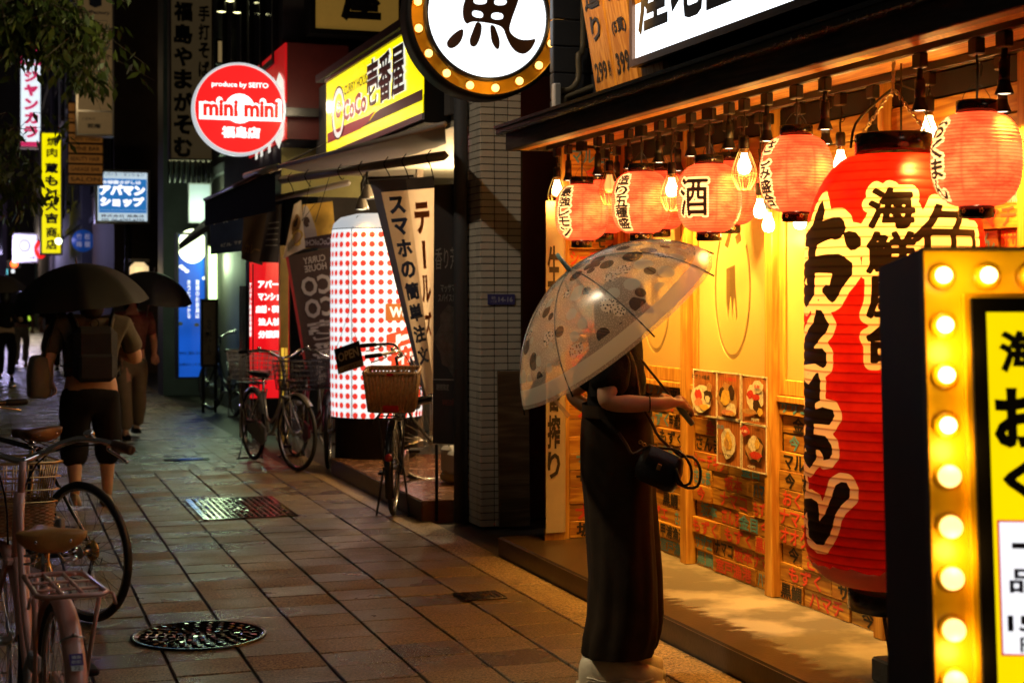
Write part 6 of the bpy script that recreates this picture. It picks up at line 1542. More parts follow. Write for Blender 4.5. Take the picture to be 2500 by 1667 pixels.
qt(o, f, '香り芳醇', .46, .285, .84, .085, M['faint'], 0); qt(o, f, 'マッサマン', .45, .40, .5, .03, M['faint'], .01); qt(o, f, 'スパイスカレー', .47, .437, .68, .03, M['faint'], .01)
qt(o, f, '期間限定', .26, .782, .34, .025, M['faint'], .01); qt(o, f, '¥850税込', .5, .84, .5, .03, pm('faint_red', (.16, .04, .03), .6), .01)
qpatch(o, f, .0, 1, .75, .755, M['faint'], 'rule', .004)
mb = MB(); 
for cx, cy, a, b in ((.5, .60, .42, .13), (.35, .56, .15, .05), (.65, .63, .2, .06)):
    pl = blob(cx, cy, a, b); vs, fs = extrude_poly([pl], .001, lambda x, y, d: f(x, y, .004 + d)); mb.add(vs, fs)
mb.build('printed_dish', pm('dish_dim', (.06, .045, .035), .6, var=.5, scale=20), o, world=True)
for u in (1066, 1140):
    p = at(u, 1085, t=10.68); MB().tube([p, (p.x, p.y, .0)], .012, 6).build('leg', M['black'], o, world=True)
M['flag_brown'] = pm('flag_brown', (.055, .028, .020), .8, var=.2)
o, f = quad('tilted_banner', 'brown curry banner leaning behind the light column, its print seen reversed', 'banner', [(697, 626), (806, 606), (852, 935), (752, 950)], 14.7, M['flag_brown'], .02)
qpatch(o, f, 0, .06, 0, 1, pm('flag_red', (.35, .02, .02), .7), 'hem')
M['flag_text'] = pm('flag_text', (.42, .36, .32), .7)
qt(o, f, 'CURRY', .62, .06, .5, .05, M['flag_text'], .02, mirror=True); qt(o, f, 'HOUSE', .62, .12, .5, .05, M['flag_text'], .02, mirror=True)
for i, chh in enumerate(('CO', 'CO', '壱', '番', '屋')): qt(o, f, chh, .58, .25 + .165 * i, .70, .145, M['flag_text'], .03, mirror=True)
o, f = quad('hanging_flag', 'small yellow flag with a white swirl and reversed lettering', 'flag', [(738, 500), (812, 492), (822, 600), (742, 608)], 14.3, pm('flag_yellow', (.60, .36, .05), .8, var=.2), .015)
pl = [(.0, .05), (.15, .0), (.3, .3), (.45, .75), (.35, .95), (.12, .9), (.0, .6)]; vs, fs = extrude_poly([chaikin(pl)], .001, lambda x, y, d: f(x, y, .004 + d)); MB().add(vs, fs).build('printed_swirl', M['flag_text'], o, world=True)
vs, fs = extrude_poly([ell(.12, .4, .1, .12, 14)], .001, lambda x, y, d: f(x, y, .007 + d)); MB().add(vs, fs).build('printed_dot', M['flag_brown'], o, world=True)
o, f = quad('hanging_flag', 'brown strip flag with reversed pale CoCoICHI lettering under the yellow one', 'flag', [(742, 582), (812, 570), (808, 606), (745, 606)], 14.0, M['flag_brown'], .01)
qt(o, f, 'CoCoICHI', .5, .5, .95, .5, M['flag_text'], .02, mirror=True)
o, f = quad('feather_flag', 'curved white feather flag printed with a curry dish', 'flag', [(718, 500), (736, 488), (745, 606), (690, 632)], 13.9, M['flag_white'], .02)
for col, cx, cy, a, b in (('tan', .5, .45, .35, .22), ('dark', .45, .38, .2, .1), ('yellow', .6, .72, .3, .18), ('white', .3, .8, .2, .12)):
    vs, fs = extrude_poly([blob(cx, cy, a, b)], .001, lambda x, y, d: f(x, y, .005 + d + .002 * len(col) * .2)); MB().add(vs, fs).build('printed_dish', pc[col], o, world=True)
o, f = quad('hanging_flag', 'dark brown flag hanging under the eave with a faint yellow print', 'flag', [(596, 516), (656, 508), (640, 648), (588, 632)], 14.9, pm('flag_dark', (.045, .022, .010), .8, var=.3), .02)
qt(o, f, 'カレー', .5, .75, .7, .2, pm('flag_print', (.16, .08, .02), .8), .03)
o, f = quad('hanging_flag', 'black flag with pale slanted lines between the dark and white flags', 'flag', [(655, 505), (688, 498), (680, 640), (632, 638)], 14.7, pm('flag_black', (.02, .014, .014), .8, var=.2), .02)
for i in range(5): qpatch(o, f, .2, .9, .3 + .1 * i, .32 + .1 * i, M['faint'], 'printed_line', .005)
# ---- OPEN sign
o, f = quad('open_sign', 'small black hanging board reading OPEN, tilted', 'sign', [(815, 853), (877, 831), (889, 893), (826, 914)], 12.25, M['black'], 0.0)
qt(o, f, 'OPEN', .5, .38, .8, .36, pm('open_ink', (.36, .30, .22), .5), .03); qpatch(o, f, 0, 1, .74, 1.0, pm('open_strip', (.26, .18, .11), .6), 'strip', .004); qt(o, f, 'CURRY', .5, .87, .5, .14, M['ink_brown'], .02, .008)
MB().tube([f(.1, 0), at(853, 760, t=12.3), f(.9, 0)], .002, 4).tube([at(853, 760, t=12.3), at(850, 640, t=12.3)], .002, 4).build('string', M['black'], o, world=True)
MB().box(tuple(f(.5, .5, -.006)), (.03, .03, .004)).build('back', M['black'], o, world=True)
# ---- kerosene cans on the shop floor
for (u, v, lab, k) in ((1107, 1175, 'pale grey kerosene can with a yellow base on the shop floor, rear one', 1.0), (1122, 1180, 'pale grey kerosene can in front, half behind the dark banner', .9)):
    p = at(u, v, z=.14); t = thing('kerosene_can', lab, 'can', p, R(20))
    MB().box((0, 0, .17 * k), (.17, .14, .20 * k), None, .025).build('can_body', pm('can_grey', (.45, .46, .45), .5), t); MB().box((0, 0, .04), (.175, .145, .07), None, .02).build('can_base', pm('can_yellow', (.5, .36, .05), .5), t)
    MB().tube([(-.04, 0, .27 * k), (-.04, 0, .31 * k), (.04, 0, .31 * k), (.04, 0, .27 * k)], .008, 6).build('handle', M['steel'], t)
# ================================================================== BICYCLES
WR = .335
M['bike_pink'] = pm('pink_enamel', (.85, .44, .33), .3, var=.06, coat=.4); M['bike_black'] = pm('black_enamel', (.015, .015, .016), .25, coat=.4); M['bike_silver'] = pm('silver_enamel', (.50, .48, .44), .28, metal=.7)
M['bike_red'] = pm('maroon_enamel', (.20, .02, .04), .28, coat=.4); M['tan_leather'] = pm('tan_leather', (.58, .26, .06), .42, var=.2, scale=14, bump=.1); M['brown_leather'] = pm('brown_leather', (.12, .05, .02), .4, var=.2)
M['black_leather'] = pm('saddle_black', (.015, .014, .013), .4); M['wicker'] = pm('wicker', (.42, .22, .08), .55, var=.35, scale=50); M['rim'] = pm('alloy_rim', (.5, .48, .45), .22, metal=1)
M['lens_red'] = pm('reflector_red', (.45, .006, .006), .1, coat=1); M['amber_lens'] = pm('reflector_amber', (.7, .3, .03), .12, coat=1); M['plastic_grey'] = pm('plastic_grey', (.36, .35, .34), .5)
def wheel_meshes():
    ty = MB().torus((0, 0, 0), WR - .018, .018, 56, 10, 'Y').mesh('tyre', M['rubber'])
    rm = MB().lathe([(WR - .040, -.011), (WR - .034, -.012), (WR - .030, -.010), (WR - .036, 0), (WR - .030, .010), (WR - .034, .012), (WR - .040, .011), (WR - .046, 0), (WR - .040, -.011)], axis='Y', n=56).mesh('rim', M['rim'])
    sp = MB()
    for i in range(32):
        a = 2 * PI * i / 32; s = 1 if i % 2 else -1; b = a + (.75 if (i // 2) % 2 else -.75)
        sp.tube([(.024 * math.cos(b), s * .03, .024 * math.sin(b)), ((WR - .042) * math.cos(a), 0, (WR - .042) * math.sin(a))], .0013, 4, caps=False)
    sp = sp.mesh('spokes', M['chrome'])
    hb_ = MB().lathe([(.001, -.05), (.010, -.05), (.012, -.036), (.028, -.034), (.028, -.028), (.016, -.022), (.016, .022), (.028, .028), (.028, .034), (.012, .036), (.010, .05), (.001, .05)], axis='Y', n=18).mesh('hub', M['steel'])
    return ty, rm, sp, hb_
WMS = wheel_meshes()
def bike(label, rear, front, fm, steer=0, basket=None, rear_basket=None, rack=None, saddle='black_leather', grip='black', sporty=False, stand=True, group='parked bicycles', tilt=0, guard=True, zf=0, rear_mark=None, guard_mat=None, basket_z=0):
    rear, front = Vector(rear), Vector(front); d = front - rear; hd_ = math.atan2(d.y, d.x)
    t = thing('bicycle', label, 'bicycle', (rear.x, rear.y, 0), group=group, rot=(R(tilt), -math.atan2(zf, 1.1), hd_))
    fmm = M[fm]
    def wheel(nm, x, par):
        w = inst(nm, WMS[0], par, (x, 0, WR)); 
        for k, nn in ((1, 'rim'), (2, 'spokes'), (3, 'hub')): inst(nn, WMS[k], w)
        return w
    wheel('rear_wheel', 0, t)
    bb = (.44, 0, .28); sc = (.27, 0, .78) if not sporty else (.37, 0, .84); hd0, hd1 = (.90, 0, .66), (.865, 0, .86)
    f = MB(); f.tube([bb, (sc[0] + .02, 0, sc[2] - .12)], .015, 10)
    if sporty: f.tube([hd1, (.30, 0, .80)], .014, 10); f.tube([hd0, bb], .017, 10)
    else: f.tube([hd1, (.72, 0, .55), (.52, 0, .40), (.40, 0, .42)], .013, 10); f.tube([hd0, (.72, 0, .46), (.55, 0, .31), bb], .017, 10)
    f.tube([(.905, 0, .64), (.858, 0, .885)], .019, 12)
    for s in (-1, 1): f.tube([(.41, s * .02, .285), (.2, s * .045, .30), (0, s * .055, WR)], .009, 8); f.tube([(.33, s * .018, .68 if not sporty else .78), (.15, s * .05, .50), (0, s * .055, WR)], .008, 8)
    f.build('frame', fmm, t)
    MB().tube([(sc[0] + .03, 0, sc[2] - .16), (sc[0] + .005, 0, sc[2] + .03)], .0125, 10).build('seat_post', M['chrome'], t)
    # saddle: wide rear, narrow nose, with springs
    rg = []
    for x, w, zt, th in [(-.13, .03, .055, .035), (-.125, .085, .06, .055), (-.10, .105, .062, .06), (-.05, .098, .058, .055), (.02, .06, .05, .045), (.09, .032, .048, .04), (.135, .024, .044, .035), (.145, .008, .038, .02)]:
        rg.append([Vector((sc[0] + x, w * math.cos(a), sc[2] + zt + (.012 if math.sin(a) > 0 else th) * math.sin(a))) for a in [2 * PI * k / 20 for k in range(20)]])
    so = MB().rings(rg).build('saddle', M[saddle], t)
    sm = MB()
    for s in (-1, 1):
        pts = [(sc[0] - .085 + .022 * math.cos(k * .9), s * .055 + .022 * math.sin(k * .9), sc[2] - .035 + .0035 * k) for k in range(24)]; sm.tube(pts, .0035, 5)
        sm.tube([(sc[0] - .09, s * .05, sc[2] - .035), (sc[0] - .0, s * .025, sc[2] - .005), (sc[0] + .12, s * .012, sc[2] + .03)], .004, 6)
    sm.build('saddle_springs', M['chrome'], so)
    rv_ = MB()
    for yy in (-.05, .05): rv_.ball((sc[0] - .126, yy, sc[2] + .04), .006, 10, 6)
    rv_.build('rivet', M['chrome'], so)
    # cranks
    cr = MB().tube([(bb[0], .06, bb[2]), (bb[0] + .12, .07, bb[2] - .11)], .008, 8).tube([(bb[0], -.06, bb[2]), (bb[0] - .12, -.07, bb[2] + .11)], .008, 8).tube([(bb[0], -.065, bb[2]), (bb[0], .065, bb[2])], .016, 10); cr.build('crank', M['steel'], t)
    for s in (1, -1): MB().box((bb[0] + s * .12, s * .125, bb[2] - s * .11), (.085, .085, .022), None, .006).build('pedal', M['black'], t)
    ck = MB().lathe([(.001, -.052), (.082, -.052), (.085, -.050), (.082, -.048), (.001, -.048)], (bb[0], 0, bb[2]), 30, 'Y')
    ck.build('chainring', M['steel'], t)
    if sporty:
        MB().lathe([(.02, -.045), (.05, -.044), (.048, -.036), (.042, -.034), (.03, -.02)], (0, 0, WR), 24, 'Y').build('cassette', M['brass'], t)
        MB().tube([(.0, -.06, WR), (.03, -.06, WR - .07), (.06, -.055, WR - .15)], .010, 6).tube([(bb[0], -.05, bb[2] + .08), (.0, -.045, WR + .045)], .003, 4).tube([(bb[0], -.05, bb[2] - .08), (.06, -.05, WR - .16)], .003, 4).build('derailleur', M['black'], t)
        MB().tube([(-.02, -.07, WR + .03), (.06, -.09, WR), (.05, -.085, WR - .06), (0, -.08, WR - .08), (-.03, -.075, WR - .04)], .0022, 5).build('cable', M['black'], t)
    else:
        P = [(-.06, -.058, WR - .0), (-.02, -.058, WR + .055), (bb[0] - .05, -.058, bb[2] + .10), (bb[0] + .08, -.058, bb[2] + .06), (bb[0] + .09, -.058, bb[2] - .05), (bb[0] - .02, -.058, bb[2] - .10), (-.02, -.058, WR - .05)]
        vs, fs = extrude_poly([[(p[0], p[2]) for p in P]], .02, lambda x, y, d: (x, -.068 + d, y)); MB().add(vs, fs).build('chain_guard', fmm, t)
    if guard:
        gmat = M[guard_mat] if guard_mat else fmm
        def mud(cx, a0, a1, par):
            rg = []
            for i in range(25):
                a = a0 + (a1 - a0) * i / 24; rr = WR + .022; row = []
                for k in range(9):
                    b = R(-78 + 19.5 * k); r2 = rr - .026 + .026 * math.cos(b); row.append((cx + r2 * math.cos(a), .031 * math.sin(b), WR + r2 * math.sin(a)))
                rg.append(row)
            g = MB().grid(rg).build('mudguard', gmat, par); 
            return g
        mg = mud(0, R(20), R(205), t)
        MB().tube([(-.30, .033, WR + .17), (0, .058, WR)], .003, 5).tube([(-.30, -.033, WR + .17), (0, -.058, WR)], .003, 5).build('stay', M['steel'], mg)
        ra = R(157); MB().lathe([(.001, -.008), (.024, -.006), (.026, .0), (.026, .012), (.001, .014)], (0, 0, 0), 24).build('rear_reflector', M['lens_red'], mg)
        rr_ = [c for c in mg.children if c.name.startswith('rear_reflector')][0]; rr_.location = ((WR + .034) * math.cos(ra), 0, WR + (WR + .034) * math.sin(ra)); rr_.rotation_euler = (0, R(-90), 0)
        if rear_mark:
            p = R(142); q = Vector(((WR + .026) * math.cos(p), 0, WR + (WR + .026) * math.sin(p))); fr = frame(q, (0, -1, 0), (-math.sin(p) * -1, 0, math.cos(p) * -1))
            mb = MB(); slab_fr(mb, fr, -.018, .018, -.012, .022, .0, .0012); st_ = mb.build('sticker', pm('sticker_violet', (.10, .05, .28), .5), mg)
            mb = MB(); slab_fr(mb, fr, -.016, .016, -.028, -.0125, .0, .0012); mb.build('sticker', M['white_paint'], mg)
            mb = MB(); put_text(mb, '福島', fr, 0, .012, .026, .010, .02, .0016); put_text(mb, '防犯', fr, 0, -.002, .026, .010, .02, .0016); mb.build('lettering', M['white_paint'], mg)
            mb = MB(); put_text(mb, '72', fr, 0, -.020, .016, .010, .02, .0016); mb.build('lettering', M['ink_black'], mg)
            p = R(130); MB().tube([((WR + .01 + .02 * math.sin(k / 8 * PI)) * math.cos(p), .034 * math.cos(k / 8 * PI), WR + (WR + .01 + .02 * math.sin(k / 8 * PI)) * math.sin(p)) for k in range(9)], .0028, 5).ball(((WR + .036) * math.cos(p), 0, WR + (WR + .036) * math.sin(p)), .007, 10, 6).build('clamp', M['steel'], mg)
    if rack:
        z = .725; mb = MB(); loop = [(-.20, -.095, z), (-.23, -.075, z), (-.235, .075, z), (-.20, .095, z), (.12, .085, z), (.14, .06, z), (.14, -.06, z), (.12, -.085, z)]
        mb.tube(loop, .0075, 8, closed=True)
        for yy in (-.028, .028): mb.tube([(-.23, yy, z), (.14, yy, z)], .006, 6)
        for xx in (-.12, -.0): mb.box((xx, 0, z), (.02, .175, .006), None, .002)
        for s in (-1, 1): mb.tube([(-.12, s * .092, z), (-.06, s * .075, z - .2), (.0, s * .065, WR + .01)], .0065, 8); mb.tube([(-.18, s * .095, z), (-.20, s * .112, z - .005), (-.205, s * .118, z - .035)], .005, 6); mb.tube([(.12, s * .06, z), (.24, s * .02, z - .02)], .006, 6)
        mb.build('rear_rack', M[rack], t)
    if stand:
        MB().tube([(.0, .07, WR), (-.05, .10, .12), (-.09, .115, .012), (-.115, .11, .008), (-.115, -.11, .008), (-.09, -.115, .012), (-.05, -.10, .12), (.0, -.07, WR)], .008, 8).build('stand', M['darkmetal'], t)
    MB().tube([(.12, .06, .5), (.18, .065, .44), (.12, .07, .40)], .011, 6).box((.12, .05, .47), (.06, .03, .05), None, .006).build('ring_lock', M['plastic_grey'], t)
    # ---- steering assembly
    piv = Vector((.90, 0, .66)); fk = bpy.data.objects.new('fork', None); 
    bpy.data.objects.remove(fk)
    rotz = Matrix.Rotation(R(steer), 4, 'Z')
    T = lambda p: piv + (rotz @ (Vector(p) - piv))
    g = MB()
    for s in (-1, 1): g.tube([T((.905, s * .035, .645)), T((.96, s * .05, .50)), T((1.10, s * .052, WR))], .010, 8)
    g.box(tuple(T((.905, 0, .645))), (.05, .085, .03), (0, 0, R(steer)), .008); g.tube([T((.858, 0, .88)), T((.84, 0, .99))], .012, 8); g.build('fork', fmm if not sporty else M['bike_black'], t)
    w = inst('front_wheel', WMS[0], t, T((1.10, 0, WR)), (0, 0, R(steer)))
    for k, nn in ((1, 'rim'), (2, 'spokes'), (3, 'hub')): inst(nn, WMS[k], w)
    if guard:
        rg = []
        for i in range(19):
            a = R(45) + R(120) * i / 18; row = []
            for k in range(7):
                b = R(-75 + 25 * k); r2 = WR - .004 + .026 * math.cos(b); row.append(T((1.10 + r2 * math.cos(a), .03 * math.sin(b), WR + r2 * math.sin(a))))
            rg.append(row)
        MB().grid(rg).build('mudguard', M[guard_mat] if guard_mat else fmm, t)
    hz = .99 if not sporty else .98
    h = MB()
    if sporty: hp = [(.80, -.29, hz), (.83, -.12, hz + .01), (.85, 0, hz), (.83, .12, hz + .01), (.80, .29, hz)]
    else: hp = [(.60, -.29, hz + .05), (.72, -.27, hz + .06), (.84, -.18, hz + .07), (.88, -.07, hz + .02), (.85, 0, hz), (.88, .07, hz + .02), (.84, .18, hz + .07), (.72, .27, hz + .06), (.60, .29, hz + .05)]
    h.tube([T(p) for p in hp], .0115, 10); hbr = h.build('handlebar', M['chrome'] if not sporty else M['bike_black'], t)
    for s in (0, -1):
        a, b = Vector(hp[s]), Vector(hp[1 if s == 0 else -2]); dd_ = (b - a).normalized()
        if sporty: pass
        MB().tube([T(a - dd_ * .012), T(a), T(a + dd_ * .10), T(a + dd_ * .115)], [.012, .017, .0165, .013], 12).build('grip', M[grip], hbr)
        sd = -1 if a.y < 0 else 1
        MB().tube([T(a + dd_ * .13), T(a + dd_ * .12 + Vector((.03, -sd * .01, -.02))), T(a + dd_ * .05 + Vector((.035, 0, -.035))), T(a + dd_ * .0 + Vector((.03, 0, -.045)))], [.010, .006, .005, .006], 8).build('brake_lever', M['chrome'], hbr)
        MB().tube([T(a + dd_ * .13), T((.90, a.y * .35, hz + .02)), T((.96, a.y * .1, .86)), T((.93, a.y * .08, .70))], .0032, 6).build('cable', M['black'], hbr)
    MB().ball(tuple(T((.80, -.21, hz + .09))), .02, 12, 8, (1, 1, .7)).build('bell', M['chrome'], hbr)
    MB().lathe([(.001, .06), (.026, .05), (.032, .0), (.028, -.012), (.001, -.016)], (0, 0, 0), 16, 'X').build('headlight', M['plastic_grey'], t).location = T((1.0, .06, .60))
    def basket_at(c, rot, w_, d_, h_, kind, nm):
        rm = Matrix.Rotation(rot, 4, 'Z'); Q = lambda x, y, z: Vector(c) + rm @ Vector((x, y, z))
        mb = MB()
        def loop(k, z, r):
            a, b = d_ / 2 * k, w_ / 2 * k; mb.tube([Q(x, y, z) for x, y in ((-a, -b * .8), (-a * .8, -b), (a * .8, -b), (a, -b * .8), (a, b * .8), (a * .8, b), (-a * .8, b), (-a, b * .8))], r, 6, closed=True)
        if kind == 'weave':
            nb = 14
            for i in range(9):
                z = h_ * (i + .5) / 9; k = .84 + .16 * z / h_; a, b = d_ / 2 * k, w_ / 2 * k
                for (p, q_) in (((-a, -b), (a, -b)), ((a, -b), (a, b)), ((a, b), (-a, b)), ((-a, b), (-a, -b))):
                    p, q_ = Vector((*p, z)), Vector((*q_, z)); L = q_ - p; n_ = 12
                    pts = [Q(*(p + L * j / n_ + Vector((L.y, -L.x, 0)).normalized() * .004 * (1 if (i + j) % 2 else -1))) for j in range(n_ + 1)]
                    hgt = h_ / 9 * (.46 if i % 2 else .36)
                    mb.grid([[pp + Vector((0, 0, -hgt)) for pp in pts], [pp + Vector((0, 0, hgt)) for pp in pts]], False)
            for s in (0, 1):
                for j in range(nb):
                    f_ = (j + .5) / nb - .5
                    for y in (-1, 1):
                        if s: p0, p1 = Q(f_ * d_ * .84, y * w_ / 2 * .84, 0), Q(f_ * d_, y * w_ / 2, h_)
                        else: p0, p1 = Q(y * d_ / 2 * .84, f_ * w_ * .84, 0), Q(y * d_ / 2, f_ * w_, h_)
                        mb.tube([p0, p1], .0085, 4)
            loop(1.02, h_, .011); loop(.84, 0, .008);
            mb.grid([[Q(x, y, .004) for x in (-d_ * .42, d_ * .42)] for y in (-w_ * .42, w_ * .42)])
            return mb.build(nm, M['wicker'], t)
        if kind == 'wicker_wire':
            for z, k in ((h_ * .45, .93), (h_ * .62, .96), (h_ * .8, .98)): loop(k, z, .003)
            for j in range(30): 
                a = 2 * PI * j / 30; x, y = math.cos(a), math.sin(a); e = max(abs(x), abs(y)); x, y = x / e * .92, y / e * .92
                mb.tube([Q(x * d_ / 2 * .86, y * w_ / 2 * .86, h_ * .4), Q(x * d_ / 2, y * w_ / 2, h_)], .0025, 5)
            loop(1.0, h_, .0055); bo = mb.build(nm, M['brass'], t)
            mb = MB()
            for i in range(17):
                z = h_ * .42 * (i + .5) / 17; k = .84 + .1 * z / h_; a, b = d_ / 2 * k, w_ / 2 * k; pts = []
                base = [(-a, -b * .8), (-a * .8, -b), (a * .8, -b), (a, -b * .8), (a, b * .8), (a * .8, b), (-a * .8, b), (-a, b * .8)]
                for q_ in range(8):
                    p0, p1 = Vector(base[q_]), Vector(base[(q_ + 1) % 8]); n_ = 2 if q_ % 2 == 0 else 14
                    for j in range(n_):
                        pp = p0.lerp(p1, j / n_); nrm_ = Vector((p1.y - p0.y, p0.x - p1.x)).normalized(); pp = pp + nrm_ * .003 * (1 if (i + j) % 2 else -1); pts.append(Q(pp.x, pp.y, z))
                mb.tube(pts, .0048, 5, closed=True)
            mb.grid([[Q(x, y, .004) for x in (-d_ * .4, d_ * .4)] for y in (-w_ * .4, w_ * .4)]); mb.build('wicker_base', M['wicker'], bo, kind='stuff'); return bo
        r = .0028
        nz = 7
        for i in range(nz): loop(.84 + .16 * i / (nz - 1), h_ * i / (nz - 1), .005 if i == nz - 1 else r)
        for j in range(9):
            f_ = j / 8 - .5
            for y in (-1, 1):
                mb.tube([Q(f_ * d_ * .8, y * w_ / 2 * .84, 0), Q(f_ * d_ * .96, y * w_ / 2, h_)], r, 4); mb.tube([Q(y * d_ / 2 * .84, f_ * w_ * .8, 0), Q(y * d_ / 2, f_ * w_ * .96, h_)], r, 4)
            mb.tube([Q(f_ * d_ * .8, -w_ * .42, 0), Q(f_ * d_ * .8, w_ * .42, 0)], r, 4)
        return mb.build(nm, M['plastic_grey'] if kind == 'grey' else M['darkmetal'], t)
    if basket:
        basket_at(T((1.09, 0, .72 + basket_z)), R(steer), .34, .26, .25, basket, 'front_basket')
        MB().tube([T((1.10, .05, WR)), T((1.11, .08, .72))], .004, 5).tube([T((1.10, -.05, WR)), T((1.11, -.08, .72))], .004, 5).build('basket_stay', M['steel'], t)
    if rear_basket:
        bo = basket_at((-.02, 0, .76), 0, *( (.37, .32, .27) if rear_basket == 'weave' else (.40, .38, .26)), rear_basket, 'rear_basket')
        if rear_basket == 'weave':
            MB().box((-.166, 0, .785), (.01, .11, .045), None, .003).build('rear_reflector', M['lens_red'], bo)
            MB().box((-.186, 0, 1.028), (.02, .05, .016), None, .003).build('tag', M['lens_red'], bo)
    return t
bike('pink city bicycle with a tan saddle and rear rack, nearest the camera on the left', (.175, 4.66, 0), (.045, 5.76, 0), 'bike_pink', 6, 'wicker_wire', None, 'bike_pink', 'tan_leather', 'brown_leather', tilt=1, rear_mark=True)
bike('black derailleur bicycle with thin bare wheels behind the pink one', at(215, 1517, z=0), at(215, 1517, z=0) + Vector((-.62, .9, 0)), 'bike_black', 8, None, None, None, 'brown_leather', 'black', True, False, tilt=-3, guard=False)
bike('black city bicycle at the left edge beyond the derailleur one', (-.3, 10.9, 0), (-.8, 11.9, 0), 'bike_black', -10, 'wire', None, 'bike_black')
rc = at(962, 1254, z=0); fc = at(973, 1079, z=.475)
bike('black city bicycle with a tan woven rear basket beside the curry shop step', rc, fc, 'bike_black', -80, 'wire', 'weave', 'darkmetal', zf=.12)
ra_, fr_ = at(619, 1122, z=0), at(748, 1160, z=0)
bike('silver bicycle on its stand facing the camera, with a pale rear basket', ra_, fr_, 'bike_silver', 10, 'wire', 'grey', 'darkmetal', guard_mat='bike_silver')
bike('maroon bicycle parked behind the silver one', (ra_.x + .42, ra_.y + .1, 0), (fr_.x + .38, fr_.y + .35, 0), 'bike_red', -25, 'wire', None, 'darkmetal', guard_mat='darkmetal')
q = at(545, 1010, z=0)
bike('dark small bicycle against the kerb beyond the silver one', (q.x + .1, q.y - .4, 0), (q.x - .02, q.y + .7, 0), 'bike_black', 15, None, None, 'darkmetal')
# ================================================================== THE STREET BEYOND
def fsign(name, label, cat, u0, v0, u1, v1, Y, dep, panel, case='black', border=.03, lip=.02, group=None):
    x0, x1 = xat(u0, Y), xat(u1, Y); um_ = (u0 + u1) / 2; zt_, zb_ = zat(v0, um_, Y=Y), zat(v1, um_, Y=Y)
    t = thing(name, label, cat, ((x0 + x1) / 2, Y, zb_), group=group); fr = frame((x0, Y, zb_), (1, 0, 0), (0, 0, 1)); w, h = x1 - x0, zt_ - zb_
    mb = MB(); slab_fr(mb, fr, 0, w, 0, h, -dep, -.004); 
    if border: rectframe(mb, fr, 0, w, 0, h, border, lip)
    mb.build('case', M[case] if isinstance(case, str) else case, t, world=True)
    mb = MB(); slab_fr(mb, fr, border + .001, w - border - .001, border + .001, h - border - .001, -.0035, .004); mb.build('panel', panel, t, world=True)
    def U(u, v): return (xat(u, Y) - x0, zat(v, um_, Y=Y) - zb_)
    def txt(s, a, b, c, d, mat, bold=.03, off=.006, nm='lettering'):
        (xa, ya_), (xb, yb_) = U(a, b), U(c, d); mb = MB(); put_text(mb, s, fr, (xa + xb) / 2, (ya_ + yb_) / 2, xb - xa, ya_ - yb_, bold, off); mb.build(nm, mat, t, world=True)
    def col(s, uc, a, b, wpx, mat, bold=.03, off=.006):
        mb = MB(); n = len(s); p = (b - a) / n
        for i, chh in enumerate(s):
            (xa, ya_), (xb, yb_) = U(uc - wpx / 2, a + p * (i + .06)), U(uc + wpx / 2, a + p * (i + .94)); put_text(mb, 'l' if chh == 'ー' else chh, fr, (xa + xb) / 2, (ya_ + yb_) / 2, (xb - xa) * (.14 if chh == 'ー' else 1), ya_ - yb_, bold, off)
        mb.build('lettering', mat, t, world=True)
    def rect(a, b, c, d, mat, nm, off=.0045):
        (xa, ya_), (xb, yb_) = U(a, b), U(c, d); mb = MB(); slab_fr(mb, fr, xa, xb, yb_, ya_, .0042, off); return mb.build(nm, mat, t, world=True)
    def poly(loops, mat, nm, off=.005):
        vs, fs = extrude_poly([[U(*p) for p in lp] for lp in loops], .003, lambda x, y, d: fr(x, y, d + off)); MB().add(vs, fs).build(nm, mat, t, world=True)
    return t, fr, U, txt, col, rect, poly
W_ = M['sign_white']; white_film = glow('white_film', (.95, .97, 1), 1.1)
# ---- buildings on the right-hand side, each with openings
def building(name, label, x0, x1, y0, y1, z1, mat, floors=3, bays=3, lit=(), z_ground=3.0, win_w=.9, zlow=0):
    t = thing(name, label, 'building', (x0, (y0 + y1) / 2, 0))
    wm_ = MB().bb(x0, x1, y0, y1, zlow, z1)
    if zlow: wm_.bb(x0 + .75, x1, y0 + 2.0, y1, 0, zlow)
    wm_.build('wall', mat, t, world=True)
    k = 0
    for f in range(floors):
        for b in range(bays):
            yc = y0 + (y1 - y0) * (b + .5) / bays; zc = z_ground + 1.6 + f * 2.9
            if zc + .8 > z1: continue
            fm_ = MB(); ww = min(win_w, (y1 - y0) / bays * .35)
            for a, c_, e, g in ((-ww - .05, ww + .05, -.75, -.69), (-ww - .05, ww + .05, .69, .75), (-ww - .05, -ww, -.69, .69), (ww, ww + .05, -.69, .69), (-.02, .02, -.69, .69)): fm_.bb(x0 - .06, x0 - .002, yc + a, yc + c_, zc + e, zc + g)
            wo_ = fm_.build('window', M['darkmetal'], t, world=True)
            MB().bb(x0 - .03, x0 - .004, yc - ww, yc + ww, zc - .69, zc + .69).build('pane', M['lit_pane'] if (f, b) in lit else M['dark_pane'], wo_, world=True)
    for f in range(floors): MB().bb(x0 - .08, x0 - .001, y0 + .02, y1 - .02, z_ground + .25 + f * 2.9, z_ground + .38 + f * 2.9).build('ledge', M['darkgrey'], t, world=True)
    return t
M['dark_pane'] = pm('dark_pane', (.02, .022, .026), .08, spec=.8); M['lit_pane'] = glow('lit_pane', (1, .62, .2), .25, .4, 2)
